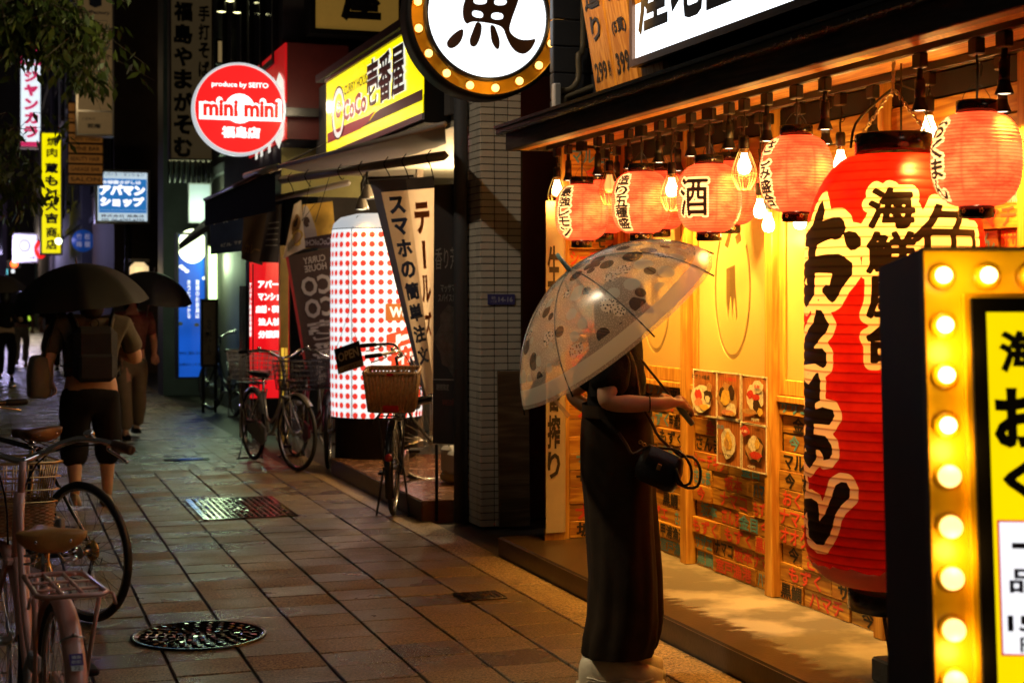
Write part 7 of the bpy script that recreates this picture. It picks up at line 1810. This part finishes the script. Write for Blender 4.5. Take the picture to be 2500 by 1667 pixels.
# building with the red box sign
bC = building('corner_building', 'dark building with maroon and beige bands beyond the curry shop', 2.71, 9, 15.2, 19.3, 10, M['night_wall'], 2, 2, zlow=2.75)
for (z0, z1, m_) in ((EYE + (720 - 222) / F * 15.3, EYE + (720 - 100) / F * 15.3, 'maroon'), (EYE + (720 - 320) / F * 15.3, EYE + (720 - 223) / F * 15.3, 'beige'), (EYE + (720 - 480) / F * 15.3, EYE + (720 - 362) / F * 15.3, 'band_olive')):
    if m_ not in M: M[m_] = pm('olive_panel', (.30, .27, .08), .6, var=.1)
    MB().bb(2.69, 3.5, 15.17, 15.198, z0, z1).build('side_panel', M[m_], bC, world=True)
for x in (2.88, 3.06): MB().bb(x - .004, x + .004, 15.165, 15.1695, EYE + 400 / F * 15.3, EYE + 497 / F * 15.3).build('panel_joint', M['black'], bC, world=True)
light('wall_light', 'POINT', (2.7, 14.3, 3.3), 5.0, (1, .8, .5), None, .05)
ya, yb = yat(612, 2.69), yat(701, 2.69); fr = frame((2.69, ya, 0), (0, -1, 0), (0, 0, 1)); w = ya - yb
zt0, zb0 = zat(105, 701, X=2.69), zat(372, 640, X=2.69)
rs = thing('red_box_sign', 'large red lit box sign with pale outlined letters behind the round red sign', 'sign', (2.69, (ya + yb) / 2, zb0))
mb = MB(); slab_fr(mb, fr, 0, w, zb0, zt0, -.02, .0); slab_fr(mb, fr, w, w + .004, zb0, zt0, -.6, 0); mb.build('case', M['maroon'], rs, world=True)
mb = MB(); slab_fr(mb, fr, 0, w, zb0 + .35, zt0, .001, .02); slab_fr(mb, fr, 0, w, zb0, zb0 + .30, .001, .02); mb.build('lit_panel', glow('box_red', (.85, .012, .014), .42), rs, world=True)
mb = MB(); put_text(mb, 'ITTO', fr, w * .62, zt0 - .62, w * .8, .75, .05, .022); put_text(mb, '個別指導', fr, w * .6, zb0 + .14, w * .7, .18, .03, .022); mb.build('lettering', M['sign_white'], rs, world=True)
# round red sign
Yr = 14.7; c = at(584, 267, Y=Yr); k = (at(584, 267, Y=Yr) - Vector((0, 0, EYE))).dot(fv) / F
rr = 113 * k
t = thing('round_red_sign', 'round red lit sign with white outlined lettering and a white rim', 'sign', c, R(-2))
def disc(r0, r1, y0, y1, mat, nm, n=64): MB().lathe([(r0, y0), (r0, y1), (r1, y1)], axis='Y', n=n).build(nm, mat, t)
MB().lathe([(rr, .12), (rr, -.03), (rr - .01, -.04), (rr * .945, -.035), (rr * .94, -.02)], axis='Y', n=64).build('rim', glow('rim_white', (.9, .95, 1), .62), t)
MB().lathe([(rr * .945, -.025), (.001, -.025)], axis='Y', n=64).build('lit_panel', glow('round_red', (1.0, .02, .02), .95, .1, 2), t)
MB().lathe([(.001, .121), (rr, .12)], axis='Y', n=48).build('back', M['grey'], t)
fr = frame((0, -.026, 0), (1, 0, 0), (0, 0, 1)); X_ = lambda u, v: ((u - 584) * k, (267 - v) * k)
def rt(s, u0, v0, u1, v1, mat, bold, off, nm='lettering'):
    (xa, ya_), (xb, yb_) = X_(u0, v0), X_(u1, v1); mb = MB(); put_text(mb, s, fr, (xa + xb) / 2, (ya_ + yb_) / 2, xb - xa, ya_ - yb_, bold, off); mb.build(nm, mat, t)
hot = glow('hot_white', (1, .97, .95), 1.6)
rt('produce by SEITO', 517, 202, 654, 218, hot, .02, .002); rt('福島店', 541, 310, 634, 339, hot, .05, .002)
rt('mini mini', 487, 239, 687, 295, hot, .10, .002, 'letter_outline'); rt('mini mini', 496, 247, 678, 287, glow('mini_red', (1, .03, .02), .9), .045, .03)
MB().lathe([(.14, -.02), (.001, -.03)], (0, -.03, .0), 20, 'Y').build('emblem', hot, t)
MB().bb(.3, .75, -.02, .06, -.05, .03).build('bracket', M['darkmetal'], t)
light('sign_light', 'POINT', (0, -.5, -.1), 1.2, (1, .12, .08), t, .1)
# low black awning with blue shop curtain
t = thing('black_awning', 'low black fabric awning over the blue shop curtain', 'awning', (2.3, 17.5, 2.4))
a, b = at(500, 488, X=2.02), at(672, 408, X=2.2); 
MB().add([a, b, b + Vector((.5, 0, .25)), a + Vector((.7, 0, .3)), a + Vector((0, 0, -.26)), b + Vector((0, 0, -.36))], [(0, 1, 2, 3), (4, 5, 1, 0)]).build('fabric', M['black'], t, world=True)
MB().tube([a, b], .02, 6).build('front_bar', pm('bar_red', (.22, .10, .12), .3), t, world=True)
o, f = quad('shop_curtain', 'dark blue half curtain with white characters hanging under the black awning', 'curtain', [(512, 522), (604, 512), (604, 612), (512, 622)], 17.4, pm('noren_blue', (.012, .03, .10), .85, var=.2), .03)
M['noren_ink'] = pm('noren_ink', (.42, .45, .55), .8)
for s, cx, cy in (('買', .42, .18), ('取', .68, .15), ('中', .12, .2), ('高', .88, .1)): qt(o, f, s, cx, cy, .14, .16, M['noren_ink'], .03)
qt(o, f, 'ビル', .45, .80, .3, .08, M['noren_ink'], .03); qt(o, f, 'です', .75, .78, .2, .08, M['noren_ink'], .03)
# red vertical sign
red_lit = glow('panel_red', (.80, .006, .012), .85)
t, fr, U, txt, col, rect, poly = fsign('red_standing_sign', 'tall red lit sign with white lettering about apartments behind the bicycles', 'sign', 606, 638, 708, 974, 16.7, .18, red_lit, 'black', .012)
for i, s in enumerate(('アパート', 'マンション', '店舗・事務所', '法人社宅', '分譲賃貸')): 
    v = 694 + i * 30.5; txt(s, 630 if i != 2 else 624, v - 9.5, 702 if i else 696, v + 9.5, hot, .05)
rect(616, 645, 619, 970, M['black'], 'groove'); col('アパマン賃貸住宅情報', 611, 690, 822, 5, hot, .03)
for u in (620, 695): MB().tube([at(u, 972, Y=16.77), (at(u, 972, Y=16.77).x, 16.77, 0)], .03, 8).build('leg', M['black'], t, world=True)
light('sign_light', 'POINT', (at(650, 800, Y=16.3).x, 16.2, 1.2), 3, (1, .05, .04), None, .15)
t = thing('yellow_light_post', 'slim square post glowing yellow at its foot beside the red sign', 'post', at(694, 985, Y=16.1))
p0, p1 = at(694, 985, Y=16.1), at(694, 600, Y=16.1); x = p0.x
MB().bb(x - .045, x + .045, 16.1, 16.18, 0, p1.z).build('post', pm('post_yellow', (.35, .22, .03), .5, var=.2), t, world=True)
MB().bb(x - .03, x - .005, 16.092, 16.099, .45, 1.0).build('lit_strip', glow('strip_yellow', (1, .62, .05), .9), t, world=True); MB().bb(x + .005, x + .03, 16.092, 16.099, .45, 1.0).build('lit_strip', glow('strip_yellow2', (1, .55, .05), .6), t, world=True)
t = thing('steel_post', 'grey ribbed steel post left of the red sign', 'post', at(594, 850, Y=17.0)); p = at(594, 850, Y=17.0)
for dx in (-.03, 0, .03): MB().tube([(p.x + dx, 17.0, 0), (p.x + dx, 17.0, zat(698, 594, Y=17.0))], .014, 8).build('bar', M['steel'], t, world=True)
# blue vertical sign and lit green-white box beside it
t, fr, U, txt, col, rect, poly = fsign('blue_standing_sign', 'tall blue lit sign with a white circle top and white vertical characters', 'sign', 431, 568, 505, 925, 22.0, .25, glow('panel_blue', (.012, .13, .75), .62, .25, 2), 'darkgrey', .03)
poly([[U_ for U_ in [(437, 600 + 40 * math.sin(a) * 1.1 + 0) if False else (469 + 36 * math.cos(a), 601 + 42 * math.sin(a)) for a in [2 * PI * i / 32 for i in range(32)]]]], glow('circle_white', (.90, 1, .62), 2.6), 'white_circle')
col('理想のお部屋は', 482, 683, 778, 9, white_film, .03); col('きっと見つかる', 461, 683, 778, 8, white_film, .03)
txt('物件をご案内します', 438, 858, 490, 866, pm('blue_dark', (.01, .04, .2), .5), .02); txt('お問合せください', 438, 886, 496, 893, pm('blue_dark2', (.01, .03, .15), .5), .02)
for (u, v) in ((448, 656), (456, 662), (442, 651), (499, 679), (440, 790), (480, 793)): 
    poly([[(u + 6 * math.cos(a), v + 4.5 * math.sin(a)) for a in [2 * PI * i / 14 for i in range(14)]]], white_film if v < 700 else pm('gold_print', (.35, .32, .1), .5), 'printed_cloud', .0055 + rnd.random() * .001)
light('sign_light', 'POINT', (at(470, 780, Y=21.4).x, 21.1, 1.3), 3, (.25, .5, 1), None, .2); light('sign_light', 'POINT', (at(500, 600, Y=21.4).x, 21.9, 2.75), 30, (.75, 1, .6), None, .2)
t, fr, U, txt, col, rect, poly = fsign('lit_doorway', 'narrow doorway glowing greenish white behind the blue sign', 'doorway', 506, 600, 534, 734, 22.8, .1, glow('door_green', (.62, .95, .40), 4, .2), 'beige', .02)
light('door_light', 'POINT', (at(520, 700, Y=22).x, 22.0, 2.0), 60, (.7, 1, .55), None, .2)
t, fr, U, txt, col, rect, poly = fsign('aframe_board', 'dark framed menu board with faint brush writing on legs', 'sign board', 490, 730, 532, 895, 20.7, .05, pm('board_beige', (.10, .085, .06), .7, var=.3), 'black', .03)
col('おでん', 511, 775, 870, 12, M['ink_black'], .06)
for u in (496, 526): MB().tube([at(u, 894, Y=20.73), (at(u, 894, Y=20.73).x, 20.73, 0)], .02, 6).build('leg', M['black'], t, world=True)
t = thing('shop_awning', 'small dark awning with a lit edge above the blue sign', 'awning', at(480, 560, Y=22))
a, b = at(437, 596, X=2.2), at(520, 540, X=2.43); MB().add([a, b, b + Vector((.5, 0, .5)), a + Vector((.5, 0, .5)), a + Vector((0, 0, -.08)), b + Vector((0, 0, -.08))], [(0, 1, 2, 3), (4, 5, 1, 0)]).build('fabric', M['grey'], t, world=True)
# buildings farther along
bD = building('narrow_building', 'narrow dark building carrying the tall cream vertical sign', 3.1, 10, 19.5, 27.8, 14, M['night_wall'], 3, 3, ((1, 1), (2, 0)))
bE = building('brown_building', 'brown building with stacked tenant signs far down the street', 2.28, 12, 31.5, 38.5, 16, M['brown_wall'], 4, 3, ((0, 1), (2, 2), (1, 0)))
bF = building('tall_building', 'tall dark building behind the yellow vertical sign', 2.07, 14, 39, 56, 22, M['darkgrey'], 5, 4, ((0, 2), (2, 1)))
bG = building('far_building', 'distant building block near the end of the street', 1.97, 16, 56.5, 79, 18, M['night_wall'], 4, 5, ((0, 1), (1, 3)))
# pilasters, grilles and pipes on the narrow building
MB().bb(2.5, 3.09, 24.4, 25.2, 0, 14).build('pilaster', M['darkgrey'], bD, world=True)
cream_sign = pm('cream_with_glow', (.36, .28, .16), .6, var=.1, scale=3, emit=(.40, .27, .12), estr=.06)  # faint emission stands in for light falling on this unlit sign
t, fr, U, txt, col, rect, poly = fsign('cream_vertical_sign', 'tall cream vertical sign with two columns of black brush characters', 'sign', 414, -160, 520, 391, 21.6, .3, cream_sign, 'brown_wall', .02)
col('福島やまがそむ', 447, 2, 388, 46, M['ink_black'], .05); col('手打そば', 498, 10, 190, 27, M['ink_black'], .04)
mb = MB()
for i in range(9): u = 412 + i * 13; p, q_ = at(u, 393, Y=21.65), at(u, 446, Y=21.65); mb.tube([p, q_], .02, 5)
mb.build('grille', M['darkmetal'], t, world=True)
t, fr, U, txt, col, rect, poly = fsign('grey_panel', 'dim pale panel lit blue-grey under the cream vertical sign', 'panel', 460, 448, 515, 545, 22.3, .1, pm('pale_panel', (.28, .31, .38), .5, emit=(.3, .36, .5), estr=.25), 'grey', .015)
# stacked tenant sign
t, fr, U, txt, col, rect, poly = fsign('tenant_sign', 'tall stacked tenant sign in dim beige panels with dark logos', 'sign', 186, -150, 278, 332, 29.1, .35, pm('tenant_beige', (.38, .27, .15), .5, var=.08, emit=(.42, .26, .11), estr=.12), 'steel', .03)  # slight glow in the panel colour replaces street light on the sign
for v in (70, 174, 272): rect(186, v - 2, 278, v + 2, M['steel'], 'divider', .012)
txt('BuildFactory', 190, 26, 268, 38, M['navy'], .03); poly([[(218, -10), (248, -10), (248, 14), (232, 20), (218, 14)]], M['navy'], 'logo'); txt('株式会社', 214, 94, 268, 108, M['navy'], .05); txt('FIRST', 236, 136, 268, 146, M['ink_black'], .04); txt('Ofa', 224, 216, 266, 236, M['ink_brown'], .03)
for dx, dy in ((-8, 0), (8, 0), (0, -8), (0, 8)): poly([[(208 + dx + 5 * math.cos(a), 224 + dy + 5 * math.sin(a)) for a in [2 * PI * i / 10 for i in range(10)]]], M['ink_brown'], 'clover_leaf', .005 + .0004 * (dx > 0) + .0008 * (dy > 0))
txt('若庵', 212, 302, 246, 314, M['ink_black'], .04); txt('こだわり', 200, 288, 232, 294, M['ink_black'], .02)
light('sign_light', 'POINT', (1.5, 27.5, 5.2), 9, (1, .7, .35), None, .2)
# orange louvre sign stack beneath
t, fr, U, txt, col, rect, poly = fsign('floor_directory', 'dim orange floor directory of stacked strips on the brown building', 'sign', 166, 250, 252, 452, 29.8, .2, pm('directory_dark', (.10, .045, .012), .6), 'black', .01)
for i in range(8):
    v = 254 + i * 25; rect(167, v, 250, v + 19, pm('directory_strip%d' % 0, (.30, .12, .025), .5, emit=(.5, .18, .03), estr=.16) if i == 0 else bpy.data.materials['directory_strip0'], 'strip', .012)
    if i > 2: txt(('CAFE TABLE', 'WINE BAR', 'BEAUTY HAIR', 'GARAGE BAR', 'SALON')[i - 3], 172, v + 4, 244, v + 15, M['ink_brown'], .02, .014)
# blue and white box sign on its pole
t, fr, U, txt, col, rect, poly = fsign('blue_white_sign', 'square blue and white lit sign with rounded lettering on a projecting pole', 'sign', 232, 415, 366, 546, 30.4, .3, glow('panel_white_blue', (.70, .88, 1.0), .72), 'steel', .05)
blue_l = glow('blue_lit', (.03, .22, .62), .75); rect(241, 437, 358, 513, blue_l, 'blue_field', .006); rect(241, 513.5, 358, 520, blue_l, 'blue_rule', .006)
txt('アパート・マンション', 248, 422, 352, 431, M['navy'], .02, .008); txt('お部屋さがしは', 250, 441, 344, 450, white_film, .04, .008); txt('アパマン', 243, 452, 354, 478, hot, .07, .008); txt('ショップ', 244, 481, 352, 505, hot, .07, .008); txt('株式会社 福島店', 246, 524, 352, 531, M['navy'], .02, .008); txt('TEL 06-4797-4770', 246, 534, 352, 541, M['navy'], .02, .008)
p = at(312, 548, Y=30.6); MB().tube([(p.x, 30.6, p.z), (p.x, 30.6, 0)], .06, 8).build('pole', M['darkmetal'], t, world=True)
# yellow vertical sign
t, fr, U, txt, col, rect, poly = fsign('yellow_vertical_sign', 'tall bright yellow vertical sign with black characters', 'sign', 97, 321, 153, 623, 46.0, .5, glow('panel_yellow', (1, .86, .0), 1.0, .08, 1), 'pipe', .06)
col('焼肉', 127, 333, 386, 27, M['sign_black'], .03); col('蔵もと大吉', 126, 396, 548, 33, M['sign_black'], .06); col('商店', 126, 552, 612, 28, M['sign_black'], .04)
# pink and white vertical sign
t, fr, U, txt, col, rect, poly = fsign('pink_vertical_sign', 'far white and pink vertical sign with crimson characters at the upper left', 'sign', 47, 116, 102, 362, 53.5, .5, glow('panel_pinkwhite', (.80, .92, 1.0), 1.1), 'maroon', .05)
pk = glow('pink_red', (.85, .03, .15), .7); rect(50, 119, 99, 160, pk, 'pink_cap', .01); col('ジャンカラ', 76, 170, 340, 36, pk, .07, .012); rect(50, 346, 99, 358, pk, 'pink_foot', .01)
poly([[(75 + 20 * math.cos(a), 140 + 18 * math.sin(a)) for a in [2 * PI * i / 24 for i in range(24)]]], glow('emblem_white', (.8, .8, .95), .9), 'emblem', .014)
# white square sign, red lantern, cyan panels, blue round sign
t, fr, U, txt, col, rect, poly = fsign('white_square_sign', 'far white square lit sign at the left with faint print', 'sign', 31, 570, 93, 641, 58.6, .4, glow('panel_white', (.85, .85, 1.0), 1.1), 'steel', .05)
txt('ごはん いち番', 36, 626, 86, 632, pm('faint_violet', (.25, .15, .4), .5), .02); poly([[(60 + 14 * math.cos(a), 600 + 15 * math.sin(a)) for a in [2 * PI * i / 20 for i in range(20)]], [(60 + 11 * math.cos(a), 600 + 12 * math.sin(a)) for a in [2 * PI * i / 20 for i in range(20)]]], pm('faint_blue', (.4, .45, .8), .5), 'printed_ring')
p = at(99, 609, Y=57.4); t = thing('red_round_lantern', 'far round red lit lantern beside the yellow vertical sign', 'lantern', p); MB().ball((0, 0, 0), .30, 20, 12, (.75, .75, 1.1)).build('paper', glow('lantern_red', (1, .015, .01), 1.0), t); MB().lathe([(.12, .30), (.12, .36)], n=12).build('cap_ring', M['black'], t)
t, fr, U, txt, col, rect, poly = fsign('cyan_sign', 'far blue over turquoise lit panel right of the yellow sign', 'sign', 151, 568, 178, 624, 56, .3, glow('panel_cyan', (.05, .80, .55), 1.0), 'black', .03)
rect(152, 569, 177, 597, glow('panel_skyblue', (.10, .25, .9), .9), 'blue_half', .008); txt('竹', 157, 573, 172, 593, hot, .03, .01)
t, fr, U, txt, col, rect, poly = fsign('blue_strip_sign', 'far low blue lit strip right of the turquoise panel', 'sign', 179, 607, 208, 623, 56, .3, glow('panel_deepblue', (.06, .12, .8), .8), 'black', .02); txt('串焼', 183, 609, 204, 621, hot, .03, .01)
c = at(203, 588, Y=38.3); t = thing('blue_round_sign', 'dim round blue sign with four white characters', 'sign', c); r_ = 27 * (c - Vector((0, 0, EYE))).dot(fv) / F
MB().lathe([(r_, .08), (r_, -.02), (.001, -.025)], axis='Y', n=40).build('panel', pm('round_blue', (.01, .05, .20), .4, emit=(.01, .07, .35), estr=.35), t); fr = frame((0, -.03, 0), (1, 0, 0), (0, 0, 1)); mb = MB()
for s, x, z in (('竹', -.4, .38), ('松', .4, .38), ('梅', -.4, -.3), ('樹', .4, -.3)): put_text(mb, s, fr, x * r_ * .9, z * r_, .5 * r_, .55 * r_, .03, .004)
mb.build('lettering', pm('round_ink', (.3, .3, .45), .5, emit=(.4, .4, .6), estr=.3), t)
t = thing('paper_wall_lantern', 'pale glowing wall panel between the black umbrellas and the blue sign', 'lamp', at(342, 672, Y=27)); a, b = xat(318, 27), xat(364, 27); zt_, zb_ = zat(640, 340, Y=27), zat(682, 340, Y=27)
MB().bb(a, b, 27, 27.2, zb_, zt_, .08).build('shade', glow('shade_warm', (1, .75, .38), .8), t, world=True); MB().bb(a - .01, b + .01, 27, 27.2, zt_ + .002, zt_ + .06).build('cap', M['black'], t, world=True)
light('wall_lamp', 'POINT', (a, 26.4, 1.9), 14, (1, .75, .4), None, .15)
# traffic signal
p = at(9, 645, Y=74); t = thing('traffic_light', 'far traffic light showing red at the left edge', 'traffic light', (p.x, 74, 0))
MB().bb(p.x - .75, p.x + .75, 73.8, 74.1, p.z - .22, p.z + .22, .06).build('housing', M['darkmetal'], t, world=True); MB().tube([(p.x - 1.2, 74, p.z), (p.x - 1.2, 74, 0)], .08, 8).build('pole', M['darkmetal'], t, world=True)
for i, (m_, ) in enumerate(((pm('signal_off', (.02, .05, .03), .3),), (pm('signal_off2', (.05, .04, .01), .3),), (glow('signal_red', (1, .10, .02), 5),))): MB().ball((p.x - .45 + .45 * i, 73.78, p.z), .16, 14, 8, (1, .3, 1)).build('lens', m_, t, world=True)
# far end: cross street facade with scattered lit shopfronts
end = building('end_facade', 'dim facade closing off the far end of the street', -14, -13.5, 90, 91, 5, M['night_wall'], 0, 0)
MB().bb(-14, 14, 92, 100, 0, 24).build('wall', pm('end_wall', (.06, .05, .06), .7, var=.3, scale=.5), end, world=True)
far_specs = [(2, 655, 20, 672, (.2, .85, 1.0), 1.6, 'far turquoise lit shopfront strip at the left edge'), (26, 640, 38, 654, (.05, .8, .15), 1.0, 'far green lit sign at the left edge'), (26, 656, 37, 668, (.9, .95, 1), 1.2, 'far white lit panel under the green sign'), (1, 676, 12, 704, (.75, .7, .65), .7, 'far pale lit window below the turquoise strip'),
             (64, 728, 92, 750, (1, .85, .35), .9, 'far warm lit window left of the black umbrella shaft'), (66, 770, 78, 784, (.5, .8, .05), 1.0, 'far yellow-green lamp left of the walkers'), (234, 605, 243, 626, (.8, 1, .95), 1.2, 'far slim white lamp right of the blue round sign')]
for (a, b, c_, d, colr, st_, lab) in far_specs: fsign('lit_shop_panel', lab, 'lit panel', a, b, c_, d, 79 if a < 200 else 51, .2, glow('far_%d' % a, colr, st_), 'black', .03)
p = at(143, 589, Y=42); t = thing('globe_lamp', 'small bright round lamp in front of the yellow vertical sign', 'lamp', p); MB().ball((0, 0, 0), .085, 14, 10).build('globe', glow('globe_w', (.9, 1, .75), 4), t); MB().tube([(0, 0, .08), (0, .1, .2)], .02, 6).build('arm', M['black'], t)
# lower left wall panels far away (dim mauve)
t = thing('mauve_facade', 'dim mauve shop facade far away at the left', 'building', (-1, 66.5, 0)); MB().bb(-8, .58, 66.5, 67.5, 0, 6.6).build('wall', pm('mauve_wall', (.16, .12, .15), .6, var=.4, scale=1.2), t, world=True)
for i in range(6): MB().bb(-3.2 + i * .62, -2.7 + i * .62, 66.44, 66.49, 3.2, 4.6).build('window', M['dark_pane'], t, world=True)
light('far_light', 'POINT', (.6, 56, 3.2), 260, (.62, .55, 1.0), None, .4); light('far_light', 'POINT', (.2, 38, 3.0), 110, (.55, .5, 1.0), None, .3); light('far_light', 'POINT', (1.6, 71, 4), 220, (1, .8, .6), None, .4)
# lit upper window and hanging lamps at the top
t, fr, U, txt, col, rect, poly = fsign('lit_window', 'upper window with pale drawn curtains above the round red sign', 'window', 528, 98, 588, 158, 19.4, .1, pm('curtain', (.42, .32, .18), .7, var=.2, scale=30, stretch=(1, 1, .05), emit=(.5, .34, .14), estr=.35), 'black', .02)
for i, (u, v) in enumerate(((541, 30), (580, 32), (562, 4))):
    p = at(u, v, Y=17.6); t = thing('pendant_lamp', ('small lit pendant lamp, left of the three above the lit window', 'small lit pendant lamp, right of the three above the lit window', 'small lit pendant lamp, highest of the three above the lit window')[i], 'lamp', p, group='pendant lamps')
    MB().lathe([(.03, .14), (.05, .10), (.055, .0)], n=16).build('shade', M['black'], t); MB().lathe([(.052, .004), (.001, -.01)], n=16).build('lens', glow('pendant_%d' % i, (1, .95, .45), 3), t); MB().tube([(0, 0, .14), (0, 0, 1.2)], .008, 5).build('cord', M['cable'], t)
# amber shop sign 屋
t, fr, U, txt, col, rect, poly = fsign('amber_sign', 'amber square sign with one black 屋 character above the curry sign', 'sign', 757, -140, 985, 88, 14.7, .3, pm('amber_panel', (.50, .28, .05), .4, var=.12, scale=4, emit=(.55, .30, .05), estr=.22), 'black', .05)
txt('屋', 832, -60, 930, 54, M['ink_black'], .05)
# ---- added unseen street lamp: its spots brighten the tiled pillar and the woman
t = thing('added_street_lamp', 'added unseen grey street lamp on the kerb, brightening the tiled pillar and the woman', 'street lamp', (-2.6, 6.4, 0))
MB().tube([(0, 0, 0), (0, 0, 3), (0, 0, 5.9)], [.07, .06, .045], 12).tube([(0, 0, 5.85), (.1, .03, 6.1), (.5, .2, 6.25), (1.0, .4, 6.25)], .03, 8).build('pole', M['grey'], t)
MB().box((1.15, .46, 6.22), (.4, .18, .09), (0, 0, R(22)), .03).build('lamp_head', M['grey'], t); MB().box((1.15, .46, 6.172), (.32, .13, .01), (0, 0, R(22))).build('lens', glow('lamp_lens_w', (1, .9, .7), 3), t)
_d = Vector((PX0 + .1, YP, 2.3)) - Vector((-1.45, 6.86, 6.1))
light('added_lamp_spot', 'SPOT', (1.15, .46, 6.1), 420, (1, .84, .62), t, .08, tuple(_d.to_track_quat('-Z', 'Y').to_euler()), R(30), 1.0)
_d = Vector((2.15, 5.75, 1.25)) - Vector((-1.45, 6.86, 6.1))
light('added_lamp_spot', 'SPOT', (1.15, .46, 6.1), 1000, (1, .82, .54), t, .2, tuple(_d.to_track_quat('-Z', 'Y').to_euler()), R(24), 1.0)
# ---- street tree
t = thing('street_tree', 'street tree with drooping green leaves hanging in at the top left', 'tree', (-.78, 14.3, 0))
M['bark'] = pm('bark', (.07, .05, .035), .85, var=.3, bump=.6, bscale=18)
def leaf_mat():
    m, n, l = _mat('leaf'); b = n['Principled BSDF']; oi = nd(n, 'ShaderNodeNewGeometry'); rp = nd(n, 'ShaderNodeValToRGB'); rp.color_ramp.elements[0].color = (.035, .06, .012, 1); rp.color_ramp.elements[1].color = (.13, .16, .03, 1)
    l.new(oi.outputs['Random Per Island'], rp.inputs['Fac']); l.new(rp.outputs[0], b.inputs['Base Color']); b.inputs['Roughness'].default_value = .4
    tr = nd(n, 'ShaderNodeBsdfTranslucent'); l.new(rp.outputs[0], tr.inputs[0]); mx = nd(n, 'ShaderNodeMixShader'); mx.inputs[0].default_value = .35; l.new(b.outputs[0], mx.inputs[1]); l.new(tr.outputs[0], mx.inputs[2]); l.new(mx.outputs[0], n['Material Output'].inputs[0]); return m
M['leaf'] = leaf_mat()
lr = random.Random(21); trunk = MB(); trunk.tube([(0, 0, 0), (.04, .02, 1.5), (.0, .05, 3.0), (.06, .0, 4.4), (.1, 0, 6.2)], [.16, .13, .115, .09, .03], 12)
lv = MB()
def spray(a, b, r0):
    a, b = Vector(a), Vector(b); n_ = 7; pts = [a.lerp(b, i / n_) + Vector((lr.gauss(0, .05), lr.gauss(0, .05), lr.gauss(0, .04) + .25 * math.sin(PI * i / n_) * .4)) for i in range(n_ + 1)]
    trunk.tube(pts, [r0 * (1 - .85 * i / n_) for i in range(n_ + 1)], 6, caps=False)
    for i in range(2, n_ + 1):
        for k in range(7):
            c = pts[i] + Vector((lr.gauss(0, .13), lr.gauss(0, .13), lr.gauss(-.05, .1)))
            e = c + Vector((lr.gauss(0, .16), lr.gauss(0, .16), -abs(lr.gauss(.12, .08))))
            trunk.tube([pts[i], c, e], .004, 3, caps=False)
            for j in range(9):
                q_ = c.lerp(e, j / 8) + Vector((lr.gauss(0, .035), lr.gauss(0, .035), lr.gauss(0, .03)))
                d_ = Vector((lr.gauss(0, .6), lr.gauss(0, .6), -1 + lr.gauss(0, .35))).normalized(); s_ = d_.cross(Vector((lr.gauss(0, 1), lr.gauss(0, 1), lr.gauss(0, 1)))).normalized(); L = lr.uniform(.08, .15); ww = L * .19
                lv.add([q_, q_ + d_ * L * .45 + s_ * ww, q_ + d_ * L, q_ + d_ * L * .45 - s_ * ww], [(0, 1, 2, 3)])
for i in range(34):
    a_ = lr.uniform(R(75), R(285)); zz = lr.uniform(3.6, 5.8); ln = lr.uniform(.9, 1.9)
    spray((.0, 0, zz - .4), (ln * math.cos(a_), ln * math.sin(a_), zz + lr.uniform(-.1, .6)), .035)
for tgt in [(150, 110), (200, 120), (215, 60), (120, 60), (235, 150), (170, 30), (90, 20), (60, 90), (180, 90), (225, 20)]:
    e = at(tgt[0], tgt[1], Y=14.1 + lr.uniform(-.4, .5)) - Vector((-.78, 14.3, 0)); spray((.05, 0, 4.2), e, .04)
for tgt in [(18, 400), (50, 318), (10, 460)]:
    e = at(tgt[0], tgt[1], Y=14.5) - Vector((-.78, 14.3, 0)); spray((.02, 0, 2.9), e, .025)
trunk.build('trunk', M['bark'], t); lv.build('crown', M['leaf'], t, kind='stuff')
light('leaf_fill_spot', 'SPOT', (2.4, 12.6, 4.5), 110, (1, .92, .5), None, .1, tuple((Vector((.5, 14.2, 4.35)) - Vector((2.4, 12.6, 4.5))).to_track_quat('-Z', 'Y').to_euler()), R(62), .6)  # added spot without a fixture, brightens the leaves
